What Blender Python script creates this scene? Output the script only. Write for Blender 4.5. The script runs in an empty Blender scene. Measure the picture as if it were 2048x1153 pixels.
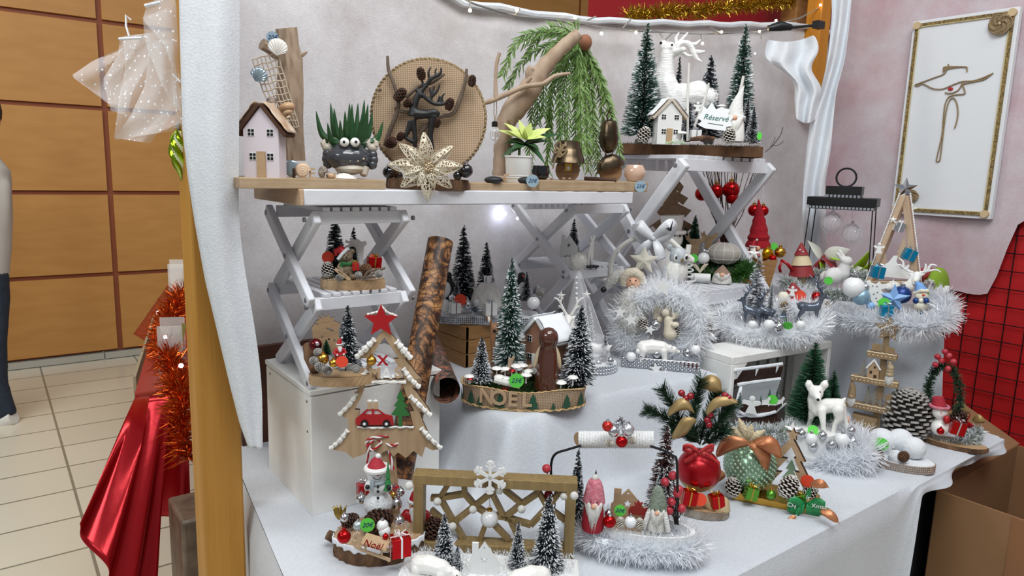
import bpy, math, random
from mathutils import Vector as V, Matrix, geometry, noise
R=math.radians; PI=math.pi
sc=bpy.context.scene; C=sc.collection
# ---------------- camera (image 2048x1153, focal 1400 px) ----------------
W,H,F=2048,1153,1400.0
CAMZ=1.5
_d=V((-242,8374,F)).normalized()             # image direction of "down" (x right, y down, z forward)
_f=(V((0,0,1))-_d*_d.z).normalized(); _r=_d.cross(_f)
A=R(37)
_u=_r*math.cos(A)+_f*math.sin(A); _v=_f*math.cos(A)-_r*math.sin(A)
# world X=_u, Y=_v, Z=-_d ; rows give camera-frame components
def cam2w(c): return V((c.dot(_u),c.dot(_v),-c.dot(_d)))
def w2cam(w): return _u*w.x+_v*w.y-_d*w.z
O=V((0,0,CAMZ))
cd=bpy.data.cameras.new('camera'); cam=bpy.data.objects.new('camera',cd); C.objects.link(cam)
cd.sensor_width=36; cd.lens=F/W*36; cd.clip_start=.05; cd.clip_end=100
xr=cam2w(V((1,0,0))); yu=cam2w(V((0,-1,0))); zb=cam2w(V((0,0,-1)))
m=Matrix((xr,yu,zb)).transposed().to_4x4(); m.translation=O; cam.matrix_world=m
sc.camera=cam
# ---------------- world and lights ----------------
w=bpy.data.worlds.new('world'); sc.world=w; w.use_nodes=True
w.node_tree.nodes['Background'].inputs[0].default_value=(.93,.96,1,1)
w.node_tree.nodes['Background'].inputs[1].default_value=.28
sc.view_settings.view_transform='Standard'; sc.view_settings.look='None'
sc.cycles.diffuse_bounces=7; sc.view_settings.gamma=1; sc.view_settings.exposure=0; sc.view_settings.use_curve_mapping=False
def area(name,loc,tgt,sx,sy,e,col=(1,1,1)):
 l=bpy.data.lights.new(name,'AREA'); l.shape='RECTANGLE'; l.size=sx; l.size_y=sy; l.energy=e; l.color=col
 o=bpy.data.objects.new(name,l); C.objects.link(o); o.location=loc
 o.rotation_euler=(V(tgt)-V(loc)).to_track_quat('-Z','Y').to_euler(); return o
area('ceiling_or_fill_lamp',(.2,-.5,4.1),(1.3,1.5,.9),2.2,1.0,72,(.96,.99,1))
area('ceiling_or_fill_lamp',(2.0,-.5,4.2),(2.2,1.4,.9),1.8,.8,20,(.96,.99,1))
area('ceiling_or_fill_lamp',(-1.2,3.2,3.9),(-.6,4.5,0),2.5,.6,64,(1,.97,.9))
area('ceiling_or_fill_lamp',(-2.4,.7,3.2),(.6,1.7,.9),1.6,.8,34,(.92,.98,1))  # fill light added at the left to lift the white box's side face
area('ceiling_or_fill_lamp',(1.1,.7,3.7),(1.2,2,1.6),2.2,.4,26,(.97,.99,1))  # added fill strip, brightens the upper part of the back cloth
# ---------------- pixel -> place helpers ----------------
def ray(px,py): return cam2w(V(((px-W/2)/F,(py-H/2)/F,1)))
YDEF=[1.6]
def at_z(px,py,z):
 r=ray(px,py)
 if z>1.36:                       # surfaces near eye level: the depth is given, not read off
  p=O+r*(YDEF[0]/r.y); p.z=z; return p
 return O+r*((z-CAMZ)/r.z)
def at_X(px,py,x): r=ray(px,py); return O+r*(x/r.x)
def at_Y(px,py,y): r=ray(px,py); return O+r*(y/r.y)
def at_t(px,py,t): return O+ray(px,py)*t
def K(p): return w2cam(V(p)-O).z/F           # metres per pixel at a place
def face(p,turn=0): return math.atan2(-p[0],p[1])+R(turn)   # local -Y looks at the viewer
# ---------------- materials ----------------
MATS={}
def mat(name,col,rough=.6,metal=0,noise_=None,bump=0,bscale=60,trans=0,emit=0,alpha=1,spec=None,sheen=0,coat=0,ior=1.45,stretch=(1,1,1),sss=0):
 """noise_=(colour2, scale, contrast) mixes a second colour by object-space noise"""
 if name in MATS: return MATS[name]
 m=bpy.data.materials.new(name); m.use_nodes=True; nt=m.node_tree; b=nt.nodes['Principled BSDF']
 I=b.inputs; I['Base Color'].default_value=(*col,1); I['Roughness'].default_value=rough; I['Metallic'].default_value=metal
 I['Transmission Weight'].default_value=trans; I['Alpha'].default_value=alpha; I['IOR'].default_value=ior
 if spec is not None: I['Specular IOR Level'].default_value=spec
 if sheen: I['Sheen Weight'].default_value=sheen
 if coat: I['Coat Weight'].default_value=coat
 if emit: I['Emission Color'].default_value=(*col,1); I['Emission Strength'].default_value=emit
 if noise_ or bump:
  tc=nt.nodes.new('ShaderNodeTexCoord'); mp=nt.nodes.new('ShaderNodeMapping'); nt.links.new(tc.outputs['Object'],mp.inputs[0])
  mp.inputs['Scale'].default_value=stretch
 if noise_:
  n=nt.nodes.new('ShaderNodeTexNoise'); n.inputs['Scale'].default_value=noise_[1]; n.inputs['Detail'].default_value=5
  r=nt.nodes.new('ShaderNodeValToRGB'); k=noise_[2]
  r.color_ramp.elements[0].position=.5-k; r.color_ramp.elements[1].position=.5+k
  r.color_ramp.elements[0].color=(*col,1); r.color_ramp.elements[1].color=(*noise_[0],1)
  nt.links.new(mp.outputs[0],n.inputs[0]); nt.links.new(n.outputs[0],r.inputs[0]); nt.links.new(r.outputs[0],I['Base Color'])
 if bump:
  n=nt.nodes.new('ShaderNodeTexNoise'); n.inputs['Scale'].default_value=bscale; n.inputs['Detail'].default_value=4
  bp=nt.nodes.new('ShaderNodeBump'); bp.inputs['Strength'].default_value=bump; bp.inputs['Distance'].default_value=.004
  nt.links.new(mp.outputs[0],n.inputs[0]); nt.links.new(n.outputs[0],bp.inputs['Height']); nt.links.new(bp.outputs[0],I['Normal'])
 MATS[name]=m; return m
def L(h):
 """#rrggbb seen colour -> linear"""
 h=h.lstrip('#'); return tuple(((int(h[i:i+2],16)/255+.055)/1.055)**2.4 if int(h[i:i+2],16)>10 else int(h[i:i+2],16)/255/12.92 for i in (0,2,4))
wood=lambda n,c,c2,s=8,st=(1,1,14),metal=0,**k: mat(n,L(c),.55,metal,(L(c2),s,.22),.25,90,stretch=st,**k)
# ---------------- mesh builder ----------------
class MB:
 def __init__(s): s.v=[]; s.f=[]; s.m=[]; s.mi=0; s.X=None
 def add(s,vs,fs):
  o=len(s.v)
  if s.X is not None: vs=[s.X@V(p) for p in vs]
  s.v.extend([tuple(p) for p in vs]); s.f.extend([tuple(i+o for i in f) for f in fs]); s.m.extend([s.mi]*len(fs)); return s
 def box(s,c,d,rot=None):
  x,y,z=[q/2 for q in d]; vs=[V((a*x,b*y,e*z)) for e in (-1,1) for b in (-1,1) for a in (-1,1)]
  if rot is not None: 
   if not isinstance(rot,Matrix): rot=Matrix.Rotation(rot,3,'Z')
   vs=[rot@p for p in vs]
  c=V(c); return s.add([p+c for p in vs],[(0,2,3,1),(4,5,7,6),(0,1,5,4),(2,6,7,3),(0,4,6,2),(1,3,7,5)])
 def bar(s,p0,p1,w,h,up=(0,0,1)):
  p0=V(p0);p1=V(p1); d=(p1-p0).normalized(); a=d.cross(V(up))
  if a.length<1e-4: a=d.cross(V((1,0,0)))
  a.normalize(); b=a.cross(d)
  q=[(a*i*w/2+b*j*h/2) for i,j in ((-1,-1),(1,-1),(1,1),(-1,1))]
  return s.add([p0+k for k in q]+[p1+k for k in q],[(3,2,1,0),(4,5,6,7),(0,1,5,4),(1,2,6,5),(2,3,7,6),(3,0,4,7)])
 def tube(s,pts,r,n=8,closed=False,cap=True):
  pts=[V(p) for p in pts]; N=len(pts); rs=r if isinstance(r,(list,tuple)) else [r]*N
  vs=[];fs=[]; a=None
  for i,p in enumerate(pts):
   t=(pts[(i+1)%N]-pts[i-1]) if closed else (pts[min(i+1,N-1)]-pts[max(i-1,0)])
   if t.length<1e-9: t=V((0,0,1))
   t.normalize()
   if a is None: a=t.orthogonal().normalized()
   a=(a-t*a.dot(t)); a=a.normalized() if a.length>1e-6 else t.orthogonal().normalized()
   b=t.cross(a)
   for k in range(n): q=2*PI*k/n; vs.append(p+(a*math.cos(q)+b*math.sin(q))*rs[i])
  for i in range(N if closed else N-1):
   j=(i+1)%N
   for k in range(n): l=(k+1)%n; fs.append((i*n+k,i*n+l,j*n+l,j*n+k))
  if cap and not closed: fs.append(tuple(range(n-1,-1,-1))); fs.append(tuple((N-1)*n+k for k in range(n)))
  return s.add(vs,fs)
 def cone(s,p0,p1,r0,r1,n=14): return s.tube([p0,p1],[r0,max(r1,1e-5)],n)
 def ball(s,c,r,nu=16,nv=10,rot=None):
  c=V(c); r=(r,r,r) if not isinstance(r,(tuple,list)) else r
  vs=[V((0,0,-r[2]))]; 
  for j in range(1,nv):
   t=-PI/2+PI*j/nv
   for i in range(nu): q=2*PI*i/nu; vs.append(V((r[0]*math.cos(t)*math.cos(q),r[1]*math.cos(t)*math.sin(q),r[2]*math.sin(t))))
  vs.append(V((0,0,r[2]))); n=len(vs)-1
  fs=[(0,1+(i+1)%nu,1+i) for i in range(nu)]
  for j in range(nv-2):
   for i in range(nu): a=1+j*nu+i; b=1+j*nu+(i+1)%nu; fs.append((a,b,b+nu,a+nu))
  o=1+(nv-2)*nu; fs+=[(o+i,o+(i+1)%nu,n) for i in range(nu)]
  if rot is not None: vs=[rot@p for p in vs]
  return s.add([p+c for p in vs],fs)
 def lathe(s,prof,n=24,c=(0,0,0),fn=None):
  c=V(c); vs=[]
  for r,z in prof:
   for i in range(n):
    q=2*PI*i/n; rr=max(r,1e-5)*(fn(q,z) if fn else 1); vs.append(c+V((rr*math.cos(q),rr*math.sin(q),z)))
  fs=[(j*n+i,j*n+(i+1)%n,(j+1)*n+(i+1)%n,(j+1)*n+i) for j in range(len(prof)-1) for i in range(n)]
  if prof[0][0]>1e-4: fs.append(tuple(range(n-1,-1,-1)))
  if prof[-1][0]>1e-4: fs.append(tuple((len(prof)-1)*n+i for i in range(n)))
  return s.add(vs,fs)
 def prism(s,out,holes=(),y=0,th=.004,T=None):
  """outline (x,z) extruded along y, front face at y-th/2"""
  loops=[list(out)]+[list(h) for h in holes]; flat=[p for l in loops for p in l]
  tri=geometry.tessellate_polygon([[V((p[0],p[1],0)) for p in l] for l in loops]); n=len(flat)
  vs=[V((p[0],y-th/2,p[1])) for p in flat]+[V((p[0],y+th/2,p[1])) for p in flat]
  fs=[]
  for a,b,c in tri:
   cr=(flat[b][0]-flat[a][0])*(flat[c][1]-flat[a][1])-(flat[b][1]-flat[a][1])*(flat[c][0]-flat[a][0])
   if cr<0: a,b,c=c,b,a
   fs+= [(a,b,c),(c+n,b+n,a+n)]
  o=0
  for li,l in enumerate(loops):
   ar=sum(l[i][0]*l[(i+1)%len(l)][1]-l[(i+1)%len(l)][0]*l[i][1] for i in range(len(l)))
   flip=(ar<0)!=(li>0)
   for i in range(len(l)):
    a=o+i;b=o+(i+1)%len(l); fs.append((b,a,a+n,b+n) if not flip else (a,b,b+n,a+n))
   o+=len(l)
  if T is not None: vs=[T@p for p in vs]
  return s.add(vs,fs)
 def grid(s,rows):
  n=len(rows[0]); vs=[p for r in rows for p in r]
  return s.add(vs,[(j*n+i,j*n+i+1,(j+1)*n+i+1,(j+1)*n+i) for j in range(len(rows)-1) for i in range(n-1)])
 def needle(s,p0,p1,w,side=None):
  p0=V(p0);p1=V(p1); d=p1-p0; a=d.cross(side if side is not None else V((random.uniform(-1,1),random.uniform(-1,1),random.uniform(-1,1))))
  if a.length<1e-9: a=V((1,0,0))
  a=a.normalized()*w/2; return s.add([p0-a,p0+a,p1],[(0,1,2)])
 def strip(s,p0,p1,w0,w1):
  p0=V(p0);p1=V(p1); d=p1-p0; a=d.cross(V((random.uniform(-1,1),random.uniform(-1,1),random.uniform(-1,1))))
  a=a.normalized() if a.length>1e-9 else V((1,0,0)); return s.add([p0-a*w0/2,p0+a*w0/2,p1+a*w1/2,p1-a*w1/2],[(0,1,2,3)])
 def leaf(s,p,d,up,l,w,bend=.2,n=5,cup=0):
  """pointed leaf from p along d"""
  p=V(p);d=V(d).normalized();up=V(up); sd=d.cross(up)
  sd=sd.normalized() if sd.length>1e-5 else d.orthogonal().normalized(); up=sd.cross(d)
  vs=[];fs=[]
  for i in range(n+1):
   t=i/n; c=p+d*l*t-up*bend*l*t*t; ww=w/2*math.sin(PI*min(1,(t*.93+.07))**.8); 
   if i==n: ww=0.0004
   vs+=[c-sd*ww+up*cup*ww,c-up*0,c+sd*ww+up*cup*ww]
  for i in range(n):
   a=3*i; fs+=[(a,a+1,a+4,a+3),(a+1,a+2,a+5,a+4)]
  return s.add(vs,fs)
 def build(s,name,mats,parent=None,loc=None,rot=None,smooth=True,bevel=0,remesh=0,sm=2,solid=0,ang=40,sub=0):
  me=bpy.data.meshes.new(name); me.from_pydata(s.v,[],s.f)
  if not isinstance(mats,(list,tuple)): mats=[mats]
  for k in mats: me.materials.append(k)
  if any(s.m): me.polygons.foreach_set('material_index',s.m)
  if smooth:
   me.polygons.foreach_set('use_smooth',[True]*len(s.f))
   if not remesh:
    try: me.set_sharp_from_angle(angle=R(ang))
    except Exception: pass
  me.update()
  o=bpy.data.objects.new(name,me); C.objects.link(o)
  if parent is not None: o.parent=parent
  if loc is not None: o.location=loc
  if rot is not None: o.rotation_euler=rot if isinstance(rot,tuple) else (0,0,rot)
  if solid: k=o.modifiers.new('s','SOLIDIFY'); k.thickness=solid; k.offset=0
  if bevel: k=o.modifiers.new('b','BEVEL'); k.width=bevel; k.segments=2; k.limit_method='ANGLE'
  if remesh:
   k=o.modifiers.new('r','REMESH'); k.mode='VOXEL'; k.voxel_size=remesh; k.use_smooth_shade=True
   if sm: k=o.modifiers.new('m','SMOOTH'); k.factor=.5; k.iterations=sm
  if sub: k=o.modifiers.new('u','SUBSURF'); k.levels=sub; k.render_levels=sub
  return o
def tag(o,label,cat,group=None,kind=None):
 if label: o['label']=label
 if cat: o['category']=cat
 if group: o['group']=group
 if kind: o['kind']=kind
 return o
def thing(name,label,cat,loc,rz=0,group=None,scale=None):
 o=bpy.data.objects.new(name,None); C.objects.link(o); o.empty_display_size=.02
 o.location=loc
 o.rotation_euler=rz if isinstance(rz,tuple) else (0,0,rz)
 if scale: o.scale=(scale,)*3 if not isinstance(scale,tuple) else scale
 return tag(o,label,cat,group)
def struct(o): o['kind']='structure'; return o
PROTO={}
KIDS={}
def copy_tree(o,parent=None):
 c=o.copy(); C.objects.link(c)
 if parent is not None: c.parent=parent
 for ch in list(o.children): copy_tree(ch,c)
 return c
def make(key,fn,name,label,cat,loc,rz=0,scale=1,group=None):
 """one of a kind is built by fn(root); later ones are copies of it and its parts"""
 if key not in PROTO:
  r=thing(name,label,cat,loc,rz,group,scale); fn(r); PROTO[key]=r
 else:
  s=PROTO[key]; r=s.copy(); C.objects.link(r)
  for k in ('group',):
   if k in r: del r[k]
  for ch in list(s.children): copy_tree(ch,r)
  r.location=loc; r.rotation_euler=rz if isinstance(rz,tuple) else (0,0,rz)
  r.scale=(scale,)*3 if not isinstance(scale,tuple) else scale
  tag(r,label,cat,group)
 return r
def text(parent,s,size,loc,rot,m,ext=.0006,align='CENTER',shear=0,name='lettering'):
 c=bpy.data.curves.new(name,'FONT'); c.body=s; c.size=size; c.extrude=ext; c.align_x=align; c.align_y='CENTER'; c.shear=shear
 c.materials.append(m); o=bpy.data.objects.new(name,c); C.objects.link(o)
 if parent is not None: o.parent=parent
 o.location=loc; o.rotation_euler=rot; return o
UP=(R(90),0,0)      # stand text upright in the local xz plane, reading from -Y
def circ(n,r,cx=0,cz=0,a0=0): return [(cx+r*math.cos(a0+2*PI*i/n),cz+r*math.sin(a0+2*PI*i/n)) for i in range(n)]
def star2(n,r,ri,cx=0,cz=0,a0=PI/2): return [(cx+(r if i%2==0 else ri)*math.cos(a0+PI*i/n),cz+(r if i%2==0 else ri)*math.sin(a0+PI*i/n)) for i in range(2*n)]
def rect(x0,z0,x1,z1): return [(x0,z0),(x1,z0),(x1,z1),(x0,z1)]
def nth(i): return ['first','second','third','fourth','fifth','sixth','seventh','eighth','ninth','tenth','eleventh','twelfth','thirteenth','fourteenth'][i]
def rnd(a,b): return random.uniform(a,b)
def smst(a,b,x): t=max(0,min(1,(x-a)/(b-a))); return t*t*(3-2*t)
def N3(x,y,z=0): return noise.noise(V((x,y,z)))
random.seed(7)
# ================= setting =================
ZT=.72; YB=2.0; XR=3.48; ZR=.92
def wallpanels():
 m=bpy.data.materials.new('orange_wood_panels'); m.use_nodes=True; nt=m.node_tree; b=nt.nodes['Principled BSDF']
 tc=nt.nodes.new('ShaderNodeTexCoord'); mp=nt.nodes.new('ShaderNodeMapping'); mp.inputs['Scale'].default_value=(3,3,12)
 n=nt.nodes.new('ShaderNodeTexNoise'); n.inputs['Scale'].default_value=1.5; n.inputs['Detail'].default_value=6
 r=nt.nodes.new('ShaderNodeValToRGB'); r.color_ramp.elements[0].color=(*L('#b5803f'),1); r.color_ramp.elements[1].color=(*L('#bd8847'),1)
 r.color_ramp.elements[0].position=.35; r.color_ramp.elements[1].position=.65
 nt.links.new(tc.outputs['Object'],mp.inputs[0]); nt.links.new(mp.outputs[0],n.inputs[0]); nt.links.new(n.outputs[0],r.inputs[0]); nt.links.new(r.outputs[0],b.inputs['Base Color'])
 b.inputs['Roughness'].default_value=.55; return m
PW=at_z(140,728,0)                      # foot of the orange wall above the tile skirting
YW=PW.y
mo=wallpanels(); mseam=mat('seam_brown',L('#8a4a2c'),.6)
# seams measured on the photo
zs=[at_Y(100,y,YW).z for y in (29,209,388,556)]
pitch=(zs[0]-zs[3])/3
xs=at_Y(222,400,YW).x; zbot=at_Y(140,713,YW).z
b=MB(); s=MB(); wv=1.52
for i in range(-4,9):
 x0=xs+i*wv
 for j in range(-1,7):
  z1=zs[0]+pitch*(3-j) if j<6 else 0
  z1=zs[3]+pitch*j; z0=z1-pitch
  if z1<zbot+.02: continue
  z0=max(z0,zbot)
  b.box((x0+wv/2,YW+.03,(z0+z1)/2),(wv-.035,.04,z1-z0-.03))
o=struct(b.build('wall_back',mo,bevel=.002))
s.box((xs+3,YW+.06,(zbot+5)/2),(22,.05,5-zbot)); struct(s.build('wall_seams',mseam)); s=None
bb=MB()
for i in range(-12,16): bb.box((xs+.2+i*.62,YW+.03,zbot/2),(.612,.07,zbot-.01))
struct(bb.build('baseboard_back',mat('grey_tile',L('#b3b0a4'),.3),bevel=.002))
# floor tiles
def floormat():
 m=bpy.data.materials.new('floor_tiles'); m.use_nodes=True; nt=m.node_tree; b=nt.nodes['Principled BSDF']
 tc=nt.nodes.new('ShaderNodeTexCoord'); mp=nt.nodes.new('ShaderNodeMapping')
 br=nt.nodes.new('ShaderNodeTexBrick'); br.offset=0; br.squash=1
 br.inputs['Color1'].default_value=(*L('#d8d2be'),1); br.inputs['Color2'].default_value=(*L('#e0dac8'),1); br.inputs['Mortar'].default_value=(*L('#8d8878'),1)
 br.inputs['Scale'].default_value=1; br.inputs['Mortar Size'].default_value=.006; br.inputs['Brick Width'].default_value=.605; br.inputs['Row Height'].default_value=.3
 g=at_z(140,890,0); mp.inputs['Location'].default_value=(FX0,FY0,0)
 nt.links.new(tc.outputs['Object'],mp.inputs[0]); nt.links.new(mp.outputs[0],br.inputs[0]); nt.links.new(br.outputs[0],b.inputs['Base Color'])
 b.inputs['Roughness'].default_value=.22; return m
# rows measured: joint crossings on the photo
ga=at_z(107,830,0); gb=at_z(235,795,0)
FX0=-ga.x; FY0=-at_z(107,860,0).y
f=MB(); f.box((3,3,-.05),(24,24,.1)); struct(f.build('floor',floormat()))
# ---- fleece cloths of the stall ----
def fleece(name,c1,c2,scale,k=.2,c3=None,bs=260):
 m=bpy.data.materials.new(name); m.use_nodes=True; nt=m.node_tree; b=nt.nodes['Principled BSDF']
 tc=nt.nodes.new('ShaderNodeTexCoord')
 n=nt.nodes.new('ShaderNodeTexNoise'); n.inputs['Scale'].default_value=scale; n.inputs['Detail'].default_value=8; n.inputs['Roughness'].default_value=.68
 r=nt.nodes.new('ShaderNodeValToRGB'); r.color_ramp.elements[0].position=.5-k; r.color_ramp.elements[1].position=.5+k
 r.color_ramp.elements[0].color=(*L(c1),1); r.color_ramp.elements[1].color=(*L(c2),1)
 n2=nt.nodes.new('ShaderNodeTexNoise'); n2.inputs['Scale'].default_value=bs; n2.inputs['Detail'].default_value=3
 bp=nt.nodes.new('ShaderNodeBump'); bp.inputs['Strength'].default_value=.5; bp.inputs['Distance'].default_value=.002
 # glitter flecks woven into the fleece
 vo=nt.nodes.new('ShaderNodeTexVoronoi'); vo.inputs['Scale'].default_value=16
 lt=nt.nodes.new('ShaderNodeMath'); lt.operation='LESS_THAN'; lt.inputs[1].default_value=.022
 mx=nt.nodes.new('ShaderNodeMix'); mx.data_type='RGBA'; mx.inputs[7].default_value=(1,1,1,1)
 L_=nt.links.new
 L_(tc.outputs['Object'],n.inputs[0]); L_(tc.outputs['Object'],n2.inputs[0]); L_(tc.outputs['Object'],vo.inputs[0])
 L_(n.outputs[0],r.inputs[0]); L_(vo.outputs['Distance'],lt.inputs[0]); L_(lt.outputs[0],mx.inputs[0]); L_(r.outputs[0],mx.inputs[6])
 L_(mx.outputs[2],b.inputs['Base Color']); L_(n2.outputs[0],bp.inputs['Height']); L_(bp.outputs[0],b.inputs['Normal'])
 m2=nt.nodes.new('ShaderNodeMix'); m2.data_type='RGBA'; m2.blend_type='MULTIPLY'; m2.inputs[0].default_value=.13; L_(mx.outputs[2],m2.inputs[6]); n3=nt.nodes.new('ShaderNodeTexNoise'); n3.inputs['Scale'].default_value=150; L_(tc.outputs['Object'],n3.inputs[0]); r3=nt.nodes.new('ShaderNodeValToRGB'); r3.color_ramp.elements[0].position=.35; r3.color_ramp.elements[1].position=.6; L_(n3.outputs[0],r3.inputs[0]); r3.color_ramp.elements[0].color=(.55,.55,.55,1); L_(r3.outputs[0],m2.inputs[7]); L_(m2.outputs[2],b.inputs['Base Color'])
 b.inputs['Roughness'].default_value=.95; b.inputs['Sheen Weight'].default_value=.25; b.inputs['Specular IOR Level'].default_value=.2; return m
mfl=fleece('fleece_back','#b8b0b0','#dcdadb',4.2,.22); mfp=fleece('fleece_pink','#bd9ca4','#cfc9cd',2.2,.16)
mft=fleece('fleece_table','#c3c7ce','#ced2d8',2.0,.2); mfc=fleece('fleece_curtain','#ccd0d6','#dfe2e6',2.5,.2)
# back cloth: top edge sampled from the photo
topc=[(500,-260),(700,-130),(850,-40),(930,2),(1000,10),(1100,26),(1200,36),(1300,40),(1450,44),(1590,45),(1660,60)]
topp=[at_Y(x,y,YB) for x,y in topc]
def ztop(x):
 for a,c in zip(topp,topp[1:]):
  if x<=c.x: return a.z+(c.z-a.z)*max(0,(x-a.x)/(c.x-a.x))
 return topp[-1].z
rows=[]
NX,NZ=150,70
for j in range(NZ+1):
 row=[]
 for i in range(NX+1):
  x=.50+(XR-.50)*i/NX; zt=ztop(x); z=.45+(zt-.45)*j/NZ
  y=YB+.012*N3(x*2.2,z*1.1,3)+.006*N3(x*7,z*2.5,1)+.02*smst(zt-.12,zt,z)*math.sin((x-.5)*9)*.3
  row.append((x,y,z))
 rows.append(row)
tag(MB().grid(rows).build('backdrop_cloth',mfl),'large white fleece sheet hung as the back of the stall behind the shelves','cloth')
# rolled upper hem of the sheet
b=MB(); b.tube([(.55+(XR-.6)*i/40,YB-.012,ztop(.55+(XR-.6)*i/40)-.012+.004*math.sin(i*1.7)) for i in range(41)],.012,8)
tag(b.build('cloth_hem',mfc),'rolled white upper hem of the fleece sheet under the string lights','cloth hem')
# left curtain wrapping the post
rows=[]
edge=[(355,-200),(362,100),(366,260),(378,360),(392,450),(412,560),(436,660),(462,770),(482,850),(497,893)]
YC=1.47
for j in range(60):
 t=j/59; k=t*(len(edge)-1); a=int(min(k,len(edge)-2)); fr=k-a
 px=edge[a][0]*(1-fr)+edge[a+1][0]*fr; py=edge[a][1]*(1-fr)+edge[a+1][1]*fr
 p=at_Y(px,py,YC); q=at_Y(472+44*smst(400,830,py),py,YC+.02)
 xq=max(q.x,p.x+.02); row=[]
 for i in range(13):
  s_=i/12; x=p.x+(xq-p.x)*s_; row.append((x,YC-.012*math.sin(s_*PI)+.012*N3(x*12,p.z*2.5)+.006*math.sin(s_*7+t*4),p.z-.012*s_*smst(.9,1,t)))
 last=row[-1]
 if t<.86:
  for i in range(1,13): s_=i/12; row.append((last[0]+.03*math.sin(s_*PI/2)+.012*N3(s_*5,p.z*3),last[1]+(YB-.005-last[1])*s_,p.z))
 else:
  for i in range(1,13): s_=i/12; row.append((last[0]+.002*s_,last[1]+.012*s_,p.z))
 rows.append(row)
tag(MB().grid(rows).build('side_curtain',mfc,solid=.004),'white fleece curtain hanging over the left timber post with a rounded lower tip','curtain')
# timber post at the left
mpost=wood('yellow_timber','#a9752a','#c28f42',9,(2,2,.12))
pL=at_Y(400,1140,YC+.035)
pa=at_Y(398,1000,YC+.06)
b=MB(); b.box((pa.x+.052,YC+.06+.047,1.35),(.086,.088,2.7)); b.mi=1
tag(b.build('timber_post',mpost,bevel=.006),'yellow varnished timber post at the left end of the stall','post')
_p=at_X(1975,590,XR); ZLO=_p.z; YLO=_p.y
# wall of pink-tinted fleece on the right
rows=[]
for j in range(61):
 row=[]
 for i in range(91):
  y=-.3+(YB+.3)*i/90; s_=j/60
  zlo=ZLO+.34*smst(YLO,YLO-.10,y)+.004*math.sin(y*40)
  zlo-=.35*smst(YLO+.155,YLO+.19,y)
  zz=zlo+(3.0-zlo)*s_
  row.append((XR-.030-.018*N3(y*1.6,zz*3.2)-.010*N3(y*6,zz*1.2,5)-.03*max(0,math.sin((y-.9)*9+zz*2))*smst(1.75,1.3,zz)*.6,y,zz))
 rows.append(row)
tag(MB().grid(rows).build('pink_cloth',mfp),'pinkish white fleece sheet covering the right side wall above the red panel','cloth')
mred=mat('red_fabric',L('#c41016'),.6,0,(L('#a80c12'),5,.2),.1,30)
b=MB(); b.box((XR+.03,.6,1.45),(.03,3.2,2.9)); tag(b.build('red_backing',mred),'red fabric panel behind the black wire mesh','panel')
b=MB(); mesh_r=.0022; g0=.2
for i in range(22): y=-.3+i*.077; b.tube([(XR,y,.05),(XR,y,1.45)],mesh_r,6)
for i in range(19): z=.06+i*.077; b.tube([(XR-.004,-.35,z),(XR-.004,1.37,z)],mesh_r,6)
tag(b.build('wire_mesh',mat('black_metal',L('#161314'),.45,.5)),'black square wire mesh grid in front of the red panel','mesh panel')
# corner timbers and upper pieces
p=at_Y(1640,70,YB-.03)
b=MB(); b.box((at_Y(1607,60,YB+.05).x+.03,YB+.12,2.35),(.13,.09,.75)); tag(b.build('timber_beam',wood('brown_board','#8d6130','#a37640',6),bevel=.004),'short brown board at the top right corner beside the post','board')
pp=at_Y(1650,60,YB-.08)
b=MB(); b.box((pp.x,YB-.04,2.3),(.085,.08,1.0)); tag(b.build('corner_post',wood('orange_timber','#b06d14','#c8851f',5,(2,2,.35)),bevel=.006),'orange varnished corner post at the top right behind hanging cloth','post')
b=MB(); b.box((2.9,YB+.35,2.42),(1.5,.03,.62)); tag(b.build('red_banner',mat('red_cloth2',L('#8f0f18'),.7)),'dark red cloth stretched behind the gold tinsel at the top','banner')
b=MB(); a_=at_Y(1600,125,YB-.06); c_=at_Y(1640,118,YB-.16)
q0=at_t(1536,57,3.0); q1=at_t(1583,55,3.0); q2=at_t(1637,50,3.0)
th=thing('clamp_arm','black plastic clamp arm gripping the cloth at the top right corner','clamp',q0)
b=MB(); b.tube([V((0,0,0)),(q1-q0)*.5+V((0,0,.008)),q1-q0],[.012,.022,.012],10); b.build('jaw',mat('black_plastic',L('#15171b'),.4),th)
b=MB(); b.tube([q1-q0,q2-q0],.006,8); b.box(q2-q0,(.05,.03,.03)); b.build('handle',mat('black_plastic',(0,0,0)),th)
# hanging cloth strip beside the corner post
rows=[]
st=[(1662,-40,1706,),(1664,40,1700),(1655,120,1690),(1640,185,1672),(1622,230,1668),(1612,300,1662),(1606,370,1650),(1604,430,1652),(1608,520,1655),(1615,600,1660)]
for k in range(len(st)*3-2):
 a=k//3; fr=(k%3)/3; s0=st[a]; s1=st[min(a+1,len(st)-1)]
 px0=s0[0]*(1-fr)+s1[0]*fr; px1=s0[2]*(1-fr)+s1[2]*fr; py=s0[1]*(1-fr)+s1[1]*fr
 t_=2.95; row=[]
 for i in range(11): s_=i/10; p=at_t(px0+(px1-px0)*s_,py,t_+.025*math.sin(s_*9+py*.01)); row.append(p)
 rows.append(row)
tag(MB().grid(rows).build('cloth_strip',mfc,solid=.002,sub=1),'gathered strip of white cloth hanging beside the corner post down behind the lantern','cloth')
rows=[]
for k in range(9):
 py=78+k*20; row=[]
 wid=[95,112,100,60,50,56,50,46,40][k]; x0=[1535,1530,1528,1560,1585,1590,1588,1590,1592][k]
 for i in range(13): s_=i/12; row.append(at_t(x0+wid*s_,py+10*math.sin(s_*3)-(12 if k==0 else 0)*s_,2.9+.03*math.sin(s_*11+k*.5)))
 rows.append(row)
tag(MB().grid(rows).build('cloth_corner',mfc,solid=.002,sub=2),'crumpled corner of white cloth clamped at the top right below the black clamp','cloth')
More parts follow.
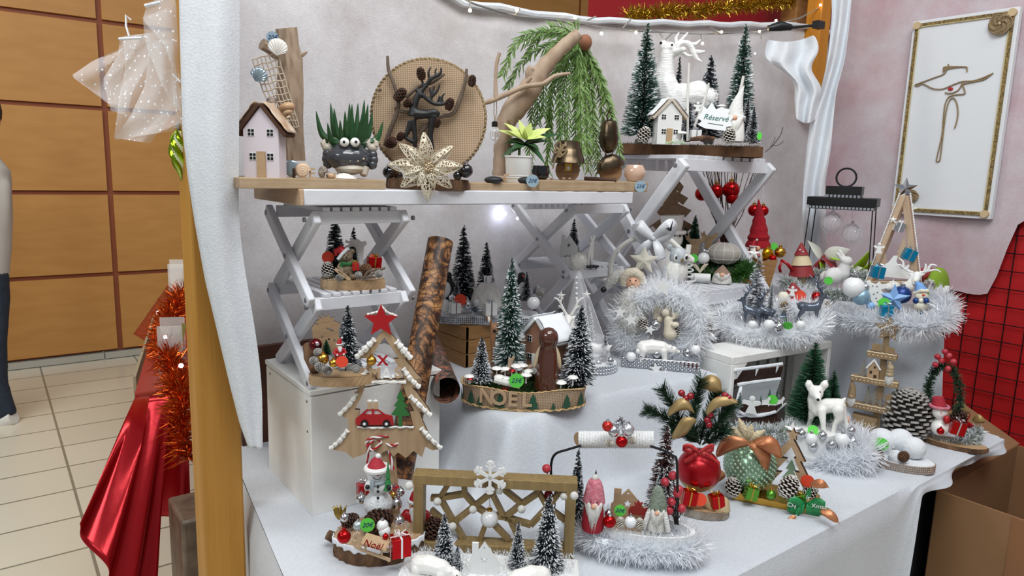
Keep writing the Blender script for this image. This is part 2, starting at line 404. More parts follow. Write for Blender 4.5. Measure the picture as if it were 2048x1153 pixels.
# ================= tables, boxes, shelves =================
TX0,TX1,TY0=at_z(500,975,ZT).x,2.5,.745
RX0,RX1,RY0=.98,1.735,at_z(1100,826,ZR).y
def zcloth(x,y):
 r=smst(RX0-.09,RX0+.02,x)*(1-smst(RX1,RX1+.035,x))
 ry=RY0+.015+.02*math.sin(x*6); fall=.10-.05*smst(1.4,1.9,x)
 k=smst(ry-fall,ry,y)*r
 z=ZT+(ZR-ZT)*k
 e=k*(1-k)*4
 z+=e*.012*math.sin((x*1.3+y)*22)+ .004*N3(x*5,y*5)*(1-k)*smst(TY0,TY0+.15,y)
 # creases of the cloth left of the riser
 z+=.03*math.exp(-((x-.93-(y-1.3)*.9)/.035)**2)*smst(1.02,1.15,y)*(1-k)
 z+=.012*math.exp(-((x-1.07-(y-1.2)*.6)/.02)**2)*smst(.98,1.08,y)*(1-smst(1.2,1.28,y))
 return z
rows=[]
nx,ny=300,170
x0,x1=TX0,TX1
ys=[TY0+(YB-.01-TY0)*j/ny for j in range(ny+1)]
xs_=[x0+(x1-x0)*i/nx for i in range(nx+1)]
def hang(x):            # depth of the front drop
 return .62 if x<1.8 else max(.03,.62-.62*smst(1.8,1.95,x)+.03)
# front drop rows (bottom to top) then table rows
for k in range(26,0,-1):
 row=[]
 for x in xs_:
  d=k/26; dz=hang(x)*d; fold=.018*math.sin(x*14+math.sin(x*5)*2)*min(1,d*2)+.012*math.sin(x*31)*d
  row.append((x,TY0-.012*smst(0,.08,d)-fold*d,ZT-.003-dz))
 rows.append(row)
for y in ys: rows.append([(x,y,zcloth(x,y)-(.004 if y==TY0 else 0)) for x in xs_])
def shx(p):
 x,y,z=p; k=(x-TX0)/(TX1-TX0); return (x+(1-k)*(y-1.73)*.124+max(0,k-.8)*5*(y-TY0)*.42*smst(TY0,TY0+.1,y),y,z)
rows=[[shx(p) for p in r] for r in rows]
t=thing('cloth_covered_table','long display table covered with white fleece cloth hanging down in front','table',(0,0,0))
MB().grid(rows).build('tablecloth',mft,t)
rows=[]
for k in range(20):
 d=k/19; rows.append([(TX0-.012*smst(0,.1,d)-.025*d*math.sin(y*22)-.02*d*d,y-.05*d*d*(1-(y-TY0)),(ZT-.003)-.62*d) for y in [TY0+(1.9-TY0)*i/60 for i in range(61)]])
MB().grid([[shx(p) for p in r] for r in rows]).build('cloth_side',mft,t)
rows=[]
for k in range(6):
 d=k/5; rows.append([(TX1+.01*smst(0,.3,d),y,(ZT-.003)-.05*d) for y in [TY0+(1.9-TY0)*i/30 for i in range(31)]])
MB().grid([[shx(p) for p in r] for r in rows]).build('cloth_end',mft,t)
b=MB(); b.box(((TX0+TX1)/2,(TY0+1.95)/2,ZT-.03),(TX1-TX0-.02,1.95-TY0-.02,.03)); b.build('table_board',mat('plywood',L('#a8845a'),.7),t)
for x in (TX0+.1,TX1-.1):
 for y in (TY0+.15,1.85): b=MB(); b.box((x,y,.335),(.05,.05,.67)); b.build('leg',mat('plywood',(0,0,0)),t)
b=MB(); b.box((2.15,1.1,.33),(.62,.55,.64)); tag(b.build('dark_filler',mat('dark_grey',L('#23242a'),.8),bevel=.01),'dark grey block added to darken the space under the right end of the table','crate')  # block added so that the space below the table looks dark
b=MB(); b.box((at_Y(497,900,1.9).x+.12,1.93,.6),(.26,.02,.8)); tag(b.build('brown_panel',wood('brown_panel','#4a2a1c','#5b3626')),'dark brown panel low between the post and the white box','panel')
# right hand block under fleece
ZB=1.06
A_=at_z(1893,652,ZB); B_=at_t(1745,600,2.3); C_=at_t(1642,600,2.68)
b=MB(); pts=[(B_.x,B_.y),(A_.x,A_.y),(A_.x+.28,A_.y+.2),(2.95,1.88),(2.62,1.88),(C_.x,C_.y)]; NP=6
rows=[]
for k in range(15):
 d=k/14; z=ZT+(ZB-ZT)*d; row=[]
 for i in range(81):
  s_=i/80*NP; a=int(min(s_,NP-.001)); fr=s_-a; p=pts[a]; q=pts[(a+1)%NP]
  x=p[0]+(q[0]-p[0])*fr; y=p[1]+(q[1]-p[1])*fr
  w_=(1-d)*.05+.0; cx=2.68; cy=1.4
  dx,dy=x-cx,y-cy; l=math.hypot(dx,dy); f_=1+(w_+.010*math.sin(s_*3*2*PI/NP+d*2)*(1-d)-.02*smst(.85,1,d))/l
  row.append((cx+dx*f_,cy+dy*f_,z))
 rows.append(row)
b.grid(rows)
top=[(p[0]*.98+cx*.02,p[1]*.98+cy*.02,ZB+.004) for p in rows[-1][:-1]]
b.add(top,[tuple(range(len(top)))]); b.add(rows[-1][:-1]+top,[(i,(i+1)%80,80+(i+1)%80,80+i) for i in range(80)])
tag(b.build('covered_block',mft),'fleece covered block at the right end of the table carrying the blue star wreath','riser')
# white wooden box
P0=at_z(625,1034,ZT)
t1=at_X(625,786,P0.x); ZBX=t1.z
bx1=P0.x+.33; by1=P0.y+.30
mwh=mat('white_paint',L('#eeeeea'),.5,0,(L('#e0deda'),9,.2),.15,120); mwp=mat('white_lacquer',L('#dcdde2'),.4,0,(L('#d0d1d6'),14,.25),.1,80)
t=thing('white_box','large white painted wooden box under the left folding shelf','box',(P0.x,P0.y,ZT))
w_,d_,h_=bx1-P0.x,by1-P0.y,ZBX-ZT
b=MB(); b.box((w_/2,d_/2,(h_-.015)/2+.0),(w_,d_,h_-.015)); b.build('body',mwh,t,bevel=.002)
b=MB(); b.box((w_/2,d_/2,h_-.006),(w_+.004,d_+.004,.012)); b.build('lid',mwh,t,bevel=.002)
for y,z in ((.02,h_-.03),(.02,h_-.10),(d_-.03,h_-.03)): b=MB(); b.cone((-.001,y,z),(.002,y,z),.003,.003,8); b.build('screw',mat('rust',L('#6a5a4c'),.6),t)
# folding shelves
def stool(name,label,X0,X1,Yf,Yb,levels,lw,grp='white folding slatted shelves',nsl=8,only=None):
 t=thing(name,label,'shelf',(X0,Yf,levels[0]),0,grp); D=Yb-Yf; Wd=X1-X0; mm=mwp; th=lw*.55
 for si,x in enumerate((0,Wd)):
  sg=1 if si==0 else -1
  for k in range(len(levels)-1):
   z0=levels[k]-levels[0]; z1=levels[k+1]-levels[0]
   for q,(ya,yb_) in enumerate(((0,D),(D,0))):
    xx=x+sg*(th*.5+q*th); b=MB(); dz=lw*.35
    p0=V((xx,ya,z0+dz*(1 if k else .6))); p1=V((xx,yb_,z1-dz*.2)); dr=(p1-p0).normalized()
    b.bar(p0-dr*lw*.35,p1+dr*lw*.35,th*.98,lw,up=V((1,0,0)).cross(dr) if 0 else V((0,-dr.z,dr.y)))
    b.build('leg',mm,t,bevel=lw*.12)
   for (y,z) in ((D/2,(z0+z1)/2),(0,z1-lw*.1),(D,z1-lw*.1),(0,z0+lw*.4)):
    b=MB(); b.tube([V((x-sg*.0015,y,z)),V((x+sg*.004,y,z))],lw*.17,12); b.build('bolt',mat('bolt_steel',L('#8d8f94'),.4,.8),t)
 for k,z in enumerate(levels):
  zz=z-levels[0]+(lw*.35 if k==0 else 0); b=MB(); inx=th*2.3
  b.box((Wd/2,-.0+lw*.3,zz),(Wd-2*inx*.6,lw*.55,lw*.9)); b.build('front_rail',mm,t,bevel=.0015)
  b=MB(); b.box((Wd/2,D-lw*.3,zz),(Wd-2*inx*.6,lw*.55,lw*.9)); b.build('back_rail',mm,t,bevel=.0015)
  b=MB(); sw=(Wd-2*inx)/nsl
  for i in range(nsl): b.box((inx+sw*(i+.5),D/2,zz+lw*.45+lw*.14),(sw*.72,D*.99,lw*.28))
  b.build('slats',mm,t,bevel=.001)
 return t
Yf1=P0.y+.015
ZP0=at_Y(608,412,Yf1-.03).z
S1=at_Y(622,612,Yf1); zt1=ZP0-.028; zm1=S1.z; X11=at_Y(826,590,Yf1).x
stool('folding_shelf','left white folding slatted shelf standing on the white box',S1.x-.012,X11,Yf1,Yf1+.25,[ZBX,zm1,zt1],.031)
Yf2=1.63; S2=at_Y(1132,408,Yf2); X21=at_Y(1262,410,Yf2).x; zm2=at_Y(1122,553,Yf2).z
stool('folding_shelf','middle white folding slatted shelf under the right end of the plank',S2.x,X21,Yf2,Yf2+.27,[ZR,zm2,zt1-.001],.032)
Yf3=1.475; A3=at_Y(1350,322,Yf3); B3=at_Y(1552,318,Yf3); zm3=at_Y(1420,600,Yf3).z
stool('folding_shelf','larger white folding shelf at the right carrying the stag forest board',A3.x,B3.x,Yf3,Yf3+.36,[ZT,zm3,A3.z-.01],.043,nsl=9)
ZS3=A3.z-.01+.043*.73; ZM3=zm3+.043*.73; ZM1=zm1+.031*.73; ZM2=zm2+.032*.73; ZB1=ZBX+.031*1.1
# plank across two shelves
pa=at_Y(608,388,Yf1-.03); pb=at_Y(1266,402,Yf1-.03)
t=thing('white_plank','thick white painted plank laid across the two folding shelves','plank',(pa.x,Yf1-.03,ZP0))
pth=.034; pl=pb.x-pa.x
b=MB(); b.box((pl/2,.155,pth/2),(pl,.31,pth)); b.build('board',mwp,t,bevel=.003)
b=MB(); b.box((-.004,.155,pth/2),(.008,.31,pth)); b.build('bare_end',wood('raw_pine','#c9ad8c','#b8977a',10),t,bevel=.002)
ZPL=ZP0+pth
# white crate on the right
Q0=at_t(1455,840,2.12); Q0.z=ZT; Q1=at_t(1455,710,2.12); ZC=Q1.z; Q2=at_t(1657,760,2.36)
crz=math.atan2(Q2.y-Q0.y,Q2.x-Q0.x)
t=thing('white_crate','white wooden crate lying on its side with a dark snowy box inside','crate',(Q0.x,Q0.y,ZT),crz)
w_,h_,d_=math.hypot(Q2.x-Q0.x,Q2.y-Q0.y),ZC-ZT,.15
mgr=wood('grey_boards','#a3a19c','#8f8d88',7,(14,1,1))
b=MB(); b.box((w_/2,d_/2,h_-.012),(w_,d_,.024)); b.build('top_board',mwh,t,bevel=.002)
for x in (.008,w_-.008): b=MB(); b.box((x,d_/2,(h_-.024)/2),(.016,d_,h_-.024)); b.build('side_board',mwh,t,bevel=.002)
b=MB()
for i in range(5): b.box((w_/2,d_-.008,.0+(h_-.024)*(i+.5)/5),(w_-.034,.012,(h_-.03)/5-.003))
b.build('back_boards',mgr,t)
b=MB(); b.box((w_/2,d_/2,.006),(w_-.034,d_-.02,.012)); b.build('bottom_board',mgr,t)
b=MB(); b.prism([(.016,h_-.024),(.016,h_-.07),(.028,h_-.07),(.07,h_-.024)],y=.006,th=.01); b.build('corner_brace',mwh,t)
b=MB()
for i in range(6): b.box((.30+.05*i,d_-.02,(h_-.03)/2),(.03,.006,h_-.04))
b.build('upright_boards',mgr,t)
# brown wooden crate on the riser
W0=at_z(930,737,ZR); W1=at_X(930,652,W0.x)
ZW=at_Y(930,655,W0.y).z; xr_=at_Y(1068,640,W0.y).x
mcr=wood('crate_wood','#8a6236','#a57a48',8,(1.5,1.5,16))
t=thing('wooden_crate','brown slatted wooden crate under the silver beaded tray','crate',(W0.x,W0.y,ZR)); hh=(ZW-ZR)/3; wx=xr_-W0.x; wy=YB-.03-W0.y
for i in range(3):
 b=MB(); b.box((wx/2,.006,hh*(i+.5)),(wx,.012,hh-.0015)); b.box((.006,wy/2,hh*(i+.5)),(.0125,wy,hh-.0015)); b.box((wx-.006,wy/2,hh*(i+.5)),(.012,wy,hh-.0015)); b.build('board',mcr,t,bevel=.0015)
b=MB(); b.box((wx/2,wy/2,ZW-ZR-.003),(wx-.01,wy-.01,.005)); b.build('top_board',mcr,t)
# cardboard box at the right
mcb=mat('cardboard',L('#8f6a4a'),.8,0,(L('#83603f'),4,.25)); mcd=mat('cardboard_inside',L('#5b3c24'),.85)
def q(px,py,z=.62): return at_z(px,py,z)
a0=q(1868,978); a1=V((a0.x+.95,a0.y-.35,.62)); 
t=thing('cardboard_box','large open brown cardboard box at the lower right below the table','box',(a0.x,a0.y-.61,0))
b=MB(); bw,bd,bh=.62,.6,.62; tk=.006
for c_,s_ in (((bw/2,0,bh/2),(bw,tk,bh)),((bw/2,bd,bh/2),(bw,tk,bh)),((0,bd/2,bh/2),(tk,bd,bh)),((bw,bd/2,bh/2),(tk,bd,bh)),((bw/2,bd/2,.01),(bw,bd,tk))): b.box(c_,s_)
b.build('carton',mcb,t)
b=MB(); b.prism([(0,0),(.62,0),(.6,.2),(.03,.2)],th=.005,T=Matrix.Translation((.02,bd,bh))@Matrix.Rotation(R(-62),4,'X')); b.build('back_flap',mcb,t)
b=MB(); b.grid([[(bw,0.02,bh),(bw,bd-.02,bh)],[(bw+.2,.05,bh+.08),(bw+.2,bd-.05,bh+.08)]]); b.build('side_flap',mcb,t,solid=.005)
b=MB(); b.box((-.005,.36,bh-.14),(.002,.10,.28)); b.build('tape',mat('brown_tape',L('#8a5f40'),.25),t)
b=MB(); b.grid([[(.02,.02,bh),(.02,.26,bh)],[(.16,.06,bh+.07),(.2,.24,bh+.05)]]); b.build('front_flap',mcb,t,solid=.005)
# neighbouring stall table with red foil
mfo=mat('red_foil',L('#a8121c'),.22,.55,None,.35,9); mrc=mat('red_cloth_top',L('#a23a2c'),.35)
n0=at_t(270,792,2.45); ZN=n0.z
n1=at_z(333,575,ZN)
t=thing('red_foil_table','neighbouring stall table covered in shiny red foil behind the timber post','table',(0,0,0))
b=MB(); b.grid([[tuple(n0),(n0.x+.9,n0.y-.02,ZN)],[tuple(n1),(n1.x+.7,n1.y,ZN)]]); b.build('table_top',mrc,t,solid=.02)
def drape(tops,bots,n=24,amp=.02,fr=9):
 rows=[]
 m_=40
 for j in range(n+1):
  d=j/n; row=[]
  for i in range(m_+1):
   s_=i/m_*(len(tops)-1); a=int(min(s_,len(tops)-1.001)); f_=s_-a
   p=V(tops[a]).lerp(V(tops[a+1]),f_); q_=V(bots[a]).lerp(V(bots[a+1]),f_)
   r=p.lerp(q_,d); k=amp*d*math.sin(s_*fr+d*2); row.append(r+V((k*.6,-k,0)))
  rows.append(row)
 return rows
tt=2.38
tops=[at_z(272,792,ZN),at_t(300,792,tt),at_t(345,790,tt),at_t(372,790,tt+.05)]
bots=[at_t(150,1045,tt-.25),at_t(232,1175,tt-.22),at_t(304,1190,tt-.1),at_t(372,1040,tt+.02)]
mid=at_t(305,1060,tt-.1)
b=MB(); b.grid(drape([tops[0],tops[1],tops[2]],[bots[0],bots[1],bots[2]])); b.build('foil_drape',mfo,t,solid=.001)
b=MB(); b.grid(drape([at_t(300,795,tt+.03),at_t(372,792,tt+.05)],[at_t(300,1035,tt+.03),at_t(385,1033,tt+.05)],amp=.006)); b.build('foil_front',mfo,t,solid=.001)
b=MB(); b.grid(drape([n1,n1.lerp(n0,.32)],[at_t(264,668,3.9),at_t(322,700,3.4)],amp=.01,fr=3)); b.build('foil_corner',mfo,t,solid=.001)
b=MB(); b.bar(n0.lerp(n1,.10)+V((-.02,0,-.04)),n0.lerp(n1,.6)+V((-.02,0,-.04)),.01,.09); b.build('board_edge',mat('grey_beige',L('#a39a80'),.6),t)
b=MB(); c_=at_t(388,1040,2.1); b.box((c_.x+.03,c_.y+.1,c_.z/2),(.13,.2,c_.z)); tag(b.build('taped_carton',mat('taped_brown',L('#7d6c5c'),.35,0,(L('#57483b'),18,.2),.4,40),bevel=.01),'brown taped carton standing between the red foil and the timber post','box')
# glass/acrylic holders on the red table
mac=mat('acrylic',(.9,.92,.9),.1,0,alpha=.35); mtn=mat('orange_tinsel',L('#c8561a'),.22,.9)
for (x0_,x1_,y0_,y1_,dd,lb) in ((322,368,650,772,.05,'nearer clear acrylic holder with a pale green sheet on the red table'),(340,372,528,600,.3,'farther clear acrylic holder with a yellow flyer on the red table')):
 p=at_z((x0_+x1_)/2,y1_,ZN); k=K(p); h=thing('acrylic_holder',lb,'holder',p,face(p,-12))
 b=MB(); b.box((0,0,(y1_-y0_)*k/2),((x1_-x0_)*k,.004,(y1_-y0_)*k)); b.box((0,.05,(y1_-y0_)*k*.55),((x1_-x0_)*k,.004,(y1_-y0_)*k*1.1)); b.box((0,.025,.003),((x1_-x0_)*k,.05,.004)); b.build('clear_panel',mac,h)
 b=MB(); b.grid([[(((x1_-x0_)*k)*(.1+.35*s_),.02+.01*s_,(y1_-y0_)*k*(.25+.8*math.sin(s_*1.3))) for s_ in [i/8 for i in range(9)]],[(((x1_-x0_)*k)*(.1+.35*s_)+.012,.045,(y1_-y0_)*k*(.2+.8*math.sin(s_*1.3))) for s_ in [i/8 for i in range(9)]]]); b.build('paper',mat('pale_green_paper',L('#c9cf7a'),.5),h)
def tinsel(path,r,n,m,w=.0012,curl=.3,core=None,lenj=.35,flat=0,two=None):
 """bristling garland along a path of points"""
 b=MB(); P=[V(p) for p in path]; seg=[(P[i+1]-P[i]).length for i in range(len(P)-1)]; T=sum(seg)
 for k in range(n):
  d=random.random()*T; i=0
  while i<len(seg)-1 and d>seg[i]: d-=seg[i]; i+=1
  p=P[i].lerp(P[i+1],d/seg[i] if seg[i] else 0); t_=(P[i+1]-P[i]).normalized()
  a=t_.orthogonal().normalized(); c=t_.cross(a); q=random.random()*2*PI
  dr=a*math.cos(q)+c*math.sin(q)+t_*rnd(-.6,.6)
  if flat: dr.z*=1-flat
  dr=dr.normalized()*r*(1-lenj*random.random())
  b.mi=1 if (two and random.random()<two) else 0
  md=p+dr*.55; en=p+dr+V((rnd(-1,1),rnd(-1,1),rnd(-1,1)))*r*curl*.5
  b.strip(p+dr*.05,md,w,w); b.strip(md,en,w,w*.3)
 b.mi=0; b.tube(P,r*core if core else .002,8)  # wide core tube is added to brighten the depth between the strands
 return b
pth=[at_t(x,y,t_) for x,y,t_ in ((368,590,3.2),(352,610,3.0),(345,632,2.9),(332,655,2.75),(328,680,2.65),(340,720,2.5),(352,765,2.42),(364,800,2.3),(368,840,2.25),(372,880,2.22),(378,920,2.2))]
tag(tinsel(pth,.085,2600,mtn,.004).build('tinsel_garland',mtn,smooth=False),'orange copper tinsel garland trailing over the red foil table edge','tinsel')
def led(p,r,e,col=(1,.82,.5),lb='',grp='warm string light bulbs',cat='light bulb'):
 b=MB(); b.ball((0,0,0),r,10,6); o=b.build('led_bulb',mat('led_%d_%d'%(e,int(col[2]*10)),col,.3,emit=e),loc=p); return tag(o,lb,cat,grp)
for n_,(x,y,t_) in enumerate(((316,626,3.0),(331,675,2.6),(355,593,3.2),(368,590,3.15),(362,732,2.4))):
 led(at_t(x,y,t_),.008,10,(.8,.85,1),'cool white bulb in the orange tinsel, %s'%('beside the black wire','left of the near holder','high behind the post','farthest back','lowest and nearest')[n_],'cool white bulbs in the orange tinsel')
b=MB(); b.tube([at_t(372,622,3.0),at_t(345,625,3.0),at_t(318,640,3.0),at_t(316,628,3.0)],.003,6); tag(b.build('light_wire',mat('black_plastic',(0,0,0))),'black wire of the small lights on the red table','wire')
# ---- person passing at the far left ----
pf=at_z(18,848,0); kp=K(pf)
t=thing('person','person cut off at the left edge in grey sweater, blue jeans and white shoe walking','person',pf,0)
mj=mat('denim',L('#27303f'),.85,0,(L('#1f2733'),30,.2)); mg=mat('grey_sweater',L('#b9b4ac'),.9)
def pp(x,y,dt=0): return at_t(x,y,w2cam(pf-O).dot(w2cam(pf-O))*0+ (pf.y/ray(18,848).y)+dt)-pf
b=MB()
b.tube([pp(-22,545),pp(-20,600),pp(-18,690,-.05),pp(-8,770,-.02),pp(14,835,0)],[kp*34,kp*34,kp*27,kp*21,kp*19],14)
b.tube([pp(-50,545),pp(-56,650),pp(-60,760),pp(-62,850)],[kp*32,kp*30,kp*22,kp*18],14); b.build('trousers',mj,t,remesh=.02)
b=MB(); b.tube([pp(-35,560),pp(-33,500),pp(-34,430),pp(-38,340),pp(-40,300)],[kp*44,kp*47,kp*50,kp*50,kp*22],16)
b.tube([pp(4,325+40),pp(2,440),pp(-6,520)],[kp*17,kp*16,kp*13],12); b.build('sweater',mg,t,remesh=.02)
b=MB(); b.ball(pp(-40,235),(.095,.11,.13),14,10); b.ball(pp(-40,290),(.055,.055,.07),10,8); b.ball(pp(-8,548),(.04,.04,.06),10,8); b.build('head_and_hand',mat('skin',L('#c99a80'),.6),t)
b=MB(); b.ball(pp(-40,228)+V((0,.02,.02)),(.105,.12,.13),14,10); b.build('hair',mat('brown_hair',L('#3b2a20'),.8),t)
b=MB(); b.tube([pp(28,838)+V((0,0,.01)),pp(10,845)+V((0,0,.01)),pp(-14,850)+V((0,0,.015))],[.04,.05,.045],12); b.build('shoe',mat('white_shoe',L('#d9d6d0'),.5),t)
b=MB(); b.tube([pp(-45,850)+V((0,0,.01)),pp(-80,850)+V((0,0,.015))],[.045,.045],12); b.build('shoe',mat('white_shoe',(0,0,0)),t)
# ---- framed string-art canvas on the right wall ----
cs=[at_X(1823,42,XR-.075),at_X(2043,14,XR-.075),at_X(1979,438,XR-.075),at_X(1786,428,XR-.075)]
cy0=(cs[0].y+cs[3].y)/2; cy1=(cs[1].y+cs[2].y)/2; cz1=(cs[0].z+cs[1].z)/2; cz0=(cs[2].z+cs[3].z)/2
cw,ch=cy0-cy1,cz1-cz0
tilt=math.atan2((cs[0].y-cs[3].y)+(cs[1].y-cs[2].y),2*ch)
t=thing('framed_canvas','tall framed white canvas with jute string drawing of a lady in a hat','picture',(XR-.06,(cy0+cy1)/2,(cz0+cz1)/2),(R(0),0,R(-90)))
t.rotation_euler=(0,-tilt*0,R(-90)); 
# local: x to the right as seen (=-Y world), y into the wall, z up
b=MB(); b.box((0,0,0),(cw,.03,ch)); b.build('canvas',mat('canvas_white',L('#dfe2e6'),.8,0,None,.15,300),t,bevel=.002)
b=MB(); fw=.012
for c_,s_ in (((0,-.018,ch/2-.02),(cw-.03,.008,fw)),((0,-.018,-ch/2+.02),(cw-.03,.008,fw)),((cw/2-.02,-.018,0),(fw,.008,ch-.03)),((-cw/2+.02,-.018,0),(fw,.008,ch-.03))): b.box(c_,s_)
b.build('dark_cord_trim',mat('dark_cord',L('#5b4a2c'),.8,0,(L('#97814f'),160,.1)),t)
b=MB(); mjt=mat('jute',L('#a58f6e'),.9,0,(L('#7f6b4e'),200,.2),.5,400)
for s0 in (-1,1):
 b.tube([(s0*(cw/2-.02)-s0*.009,-.02,ch/2-.02),(s0*(cw/2-.02)-s0*.009,-.02,-ch/2+.02)],.0025,6)
 b.tube([(-(cw/2-.02),-.02,s0*(ch/2-.029)),((cw/2-.02),-.02,s0*(ch/2-.029))],.0025,6)
b.build('light_cord_trim',mat('cord_cream',L('#c9b98d'),.8),t)
for sx_,sz_ in ((-1,1),(1,1),(1,-1),(-1,-1)):
 b=MB(); b.cone((sx_*(cw/2-.022),-.03,sz_*(ch/2-.022)),(sx_*(cw/2-.022),-.014,sz_*(ch/2-.022)),.016,.016,16); b.build('wood_button',mat('button_wood',L('#c9b08a'),.6),t)
cx0=V((XR-.06,(cy0+cy1)/2,(cz0+cz1)/2))
def cl(px,py,off=-.02):
 p=at_X(px,py,XR-.08)-cx0; return V((-p.y,off,p.z))
def cord(pts,r=.0028):
 P_=[cl(*p) for p in pts]; out=[]
 for i in range(len(P_)-1):
  a,b_,c_,d_=P_[max(i-1,0)],P_[i],P_[i+1],P_[min(i+2,len(P_)-1)]
  for s_ in (0,.25,.5,.75):
   out.append(.5*((2*b_)+(c_-a)*s_+(2*a-5*b_+4*c_-d_)*s_*s_+(3*b_-a-3*c_+d_)*s_**3))
 out.append(P_[-1]); bb_.tube(out,r,6)
bb_=MB()
cord([(1897,128),(1894,138),(1888,148),(1870,155),(1843,165),(1830,170),(1836,172),(1846,168),(1865,177),(1885,178),(1905,170),(1925,163),(1945,162),(1965,156),(1983,148)])
cord([(1926,168),(1950,163),(1970,158),(1986,146)])
cord([(1924,165),(1926,172),(1930,187),(1918,189),(1905,191),(1896,196),(1890,210),(1887,235),(1884,270),(1875,310),(1873,322),(1879,322),(1882,305),(1887,262),(1892,225),(1898,203),(1906,196),(1913,205),(1916,225),(1913,245),(1909,257)])
cord([(1890,185),(1896,187),(1905,186),(1917,180),(1924,168)])
for q_ in range(5): cord([(1886,145-q_*2.3),(1895,138-q_*1.2),(1930,134-q_*.1),(1934,144-q_*2)],.0024)
bb_.build('jute_drawing',mjt,t)
b=MB(); c_=cl(1901,178); b.ball(c_,(.011,.003,.007),12,8); b.build('red_lips',mat('lip_red',L('#b01424'),.5),t)
for px_,py_,r_ in ((2002,48,.042),(1825,392,.026)):
 c_=cl(px_,py_,-.03); bb_=MB()
 for q_ in range(9):
  rr=r_*(.25+.75*q_/8); pts=[c_+V((rr*math.cos(a_)*(1+.08*math.sin(3*a_+q_)),-.004*q_*0+.004*math.sin(a_*5+q_),rr*math.sin(a_)*(1+.08*math.cos(2*a_+q_)))) for a_ in [2*PI*i/20 for i in range(20)]]
  bb_.tube(pts,.0034,5,closed=True)
 f_=bb_.build('jute_rosette',mjt,t); b=MB(); b.ball(c_+V((0,-.006,0)),r_*.14,10,8); b.build('bead',mat('button_wood',(0,0,0)),f_)
# ---- string lights and gold tinsel along the top ----
sp=[(905,-12),(950,8),(1000,24),(1040,32),(1100,38),(1150,46),(1200,54),(1250,60),(1300,63),(1350,66),(1400,68),(1440,67),(1490,65),(1520,63),(1545,55),(1565,45),(1600,36),(1640,14),(1665,-8)]
YS=YB-.06
P_=[at_Y(x,y,YS) for x,y in sp]
b=MB()
for o_ in (-.002,.002): b.tube([p+V((0,o_,.0025*math.sin(i*2+o_*900))) for i,p in enumerate(P_)],.0016,6)
tag(b.build('light_string',mat('grey_wire',L('#8b8a86'),.6)),'grey twisted cable of the string lights along the upper cloth hem','cable')
for n_,(x,y,x2,y2) in enumerate(((940,3,940,18),(1030,30,1040,17),(1150,45,1148,37),(1175,40,1192,33),(1207,56,1203,64),(1245,57,1262,38),(1275,60,1272,65),(1318,64,1326,76),(1345,66,1330,80),(1402,68,1403,84),(1420,56,1442,66),(1520,63,1523,78),(1553,50,1553,42),(1640,14,1641,10))):
 a_=at_Y(x,y,YS); c_=at_Y(x2,y2,YS-.01)
 b=MB(); b.tube([a_,c_],.003,6); tag(b.build('bulb_stem',mat('grey_wire',(0,0,0))),'short grey bulb stem, %s from the left on the string lights'%nth(n_),'bulb holder','stems of the string lights')
for n_,(x,y) in enumerate(((940,21),(1034,20),(1150,35),(1203,67),(1272,65),(1328,84),(1405,87),(1443,64),(1519,63),(1552,41),(1641,10))):
 led(at_Y(x,y,YS-.02),.0055,22,lb='small warm white bulb, %s from the left on the string lights'%nth(n_))
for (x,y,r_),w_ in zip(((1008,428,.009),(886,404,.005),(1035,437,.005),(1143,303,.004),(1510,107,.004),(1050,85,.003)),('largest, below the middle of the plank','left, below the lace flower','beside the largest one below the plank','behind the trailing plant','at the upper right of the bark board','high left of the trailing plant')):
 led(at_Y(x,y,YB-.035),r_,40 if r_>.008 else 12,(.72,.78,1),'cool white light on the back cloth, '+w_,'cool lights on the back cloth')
mgt=mat('gold_tinsel',L('#b99a35'),.22,.95)
pth=[at_Y(x,y,YB+.1) for x,y in ((1255,28),(1290,30),(1330,24),(1370,20),(1410,22),(1450,14),(1500,10),(1550,4),(1600,-2),(1640,-8))]
tag(tinsel(pth,.05,3000,mgt,.003).build('tinsel_garland',mgt,smooth=False),'gold tinsel garland along the top right above the white cloth','tinsel')
# ---- tulle bow with glitter at the top left ----
mtu=bpy.data.materials.new('glitter_tulle'); mtu.use_nodes=True; nt=mtu.node_tree; bs=nt.nodes['Principled BSDF']
bs.inputs['Base Color'].default_value=(.92,.94,.97,1); bs.inputs['Alpha'].default_value=.34; bs.inputs['Roughness'].default_value=.6
vo=nt.nodes.new('ShaderNodeTexVoronoi'); vo.inputs['Scale'].default_value=75; tc=nt.nodes.new('ShaderNodeTexCoord'); nt.links.new(tc.outputs['Object'],vo.inputs[0])
lt=nt.nodes.new('ShaderNodeMath'); lt.operation='LESS_THAN'; lt.inputs[1].default_value=.17; nt.links.new(vo.outputs['Distance'],lt.inputs[0])
mr=nt.nodes.new('ShaderNodeMapRange'); mr.inputs[3].default_value=.3; mr.inputs[4].default_value=1; nt.links.new(lt.outputs[0],mr.inputs[0]); nt.links.new(mr.outputs[0],bs.inputs['Alpha'])
t=thing('tulle_bow','sheer white tulle bow with silver glitter tied at the top left of the stall','bow',(0,0,0))
def sheet(rows_px,td,name='tulle_layer',amp=.012):
 rows=[]
 n=14
 for k in range(n+1):
  s_=k/n*(len(rows_px)-1); a=int(min(s_,len(rows_px)-1.001)); f_=s_-a; r0=rows_px[a]; r1=rows_px[a+1]
  row=[]
  for i in range(n+1):
   u=i/n; x0_=r0[0]*(1-f_)+r1[0]*f_; x1_=r0[2]*(1-f_)+r1[2]*f_; y0_=r0[1]*(1-f_)+r1[1]*f_; y1_=r0[3]*(1-f_)+r1[3]*f_
   row.append(at_t(x0_+(x1_-x0_)*u,y0_+(y1_-y0_)*u,td+amp*math.sin(u*7+s_*2)))
  rows.append(row)
 MB().grid(rows).build(name,mtu,t)
TB=1.42
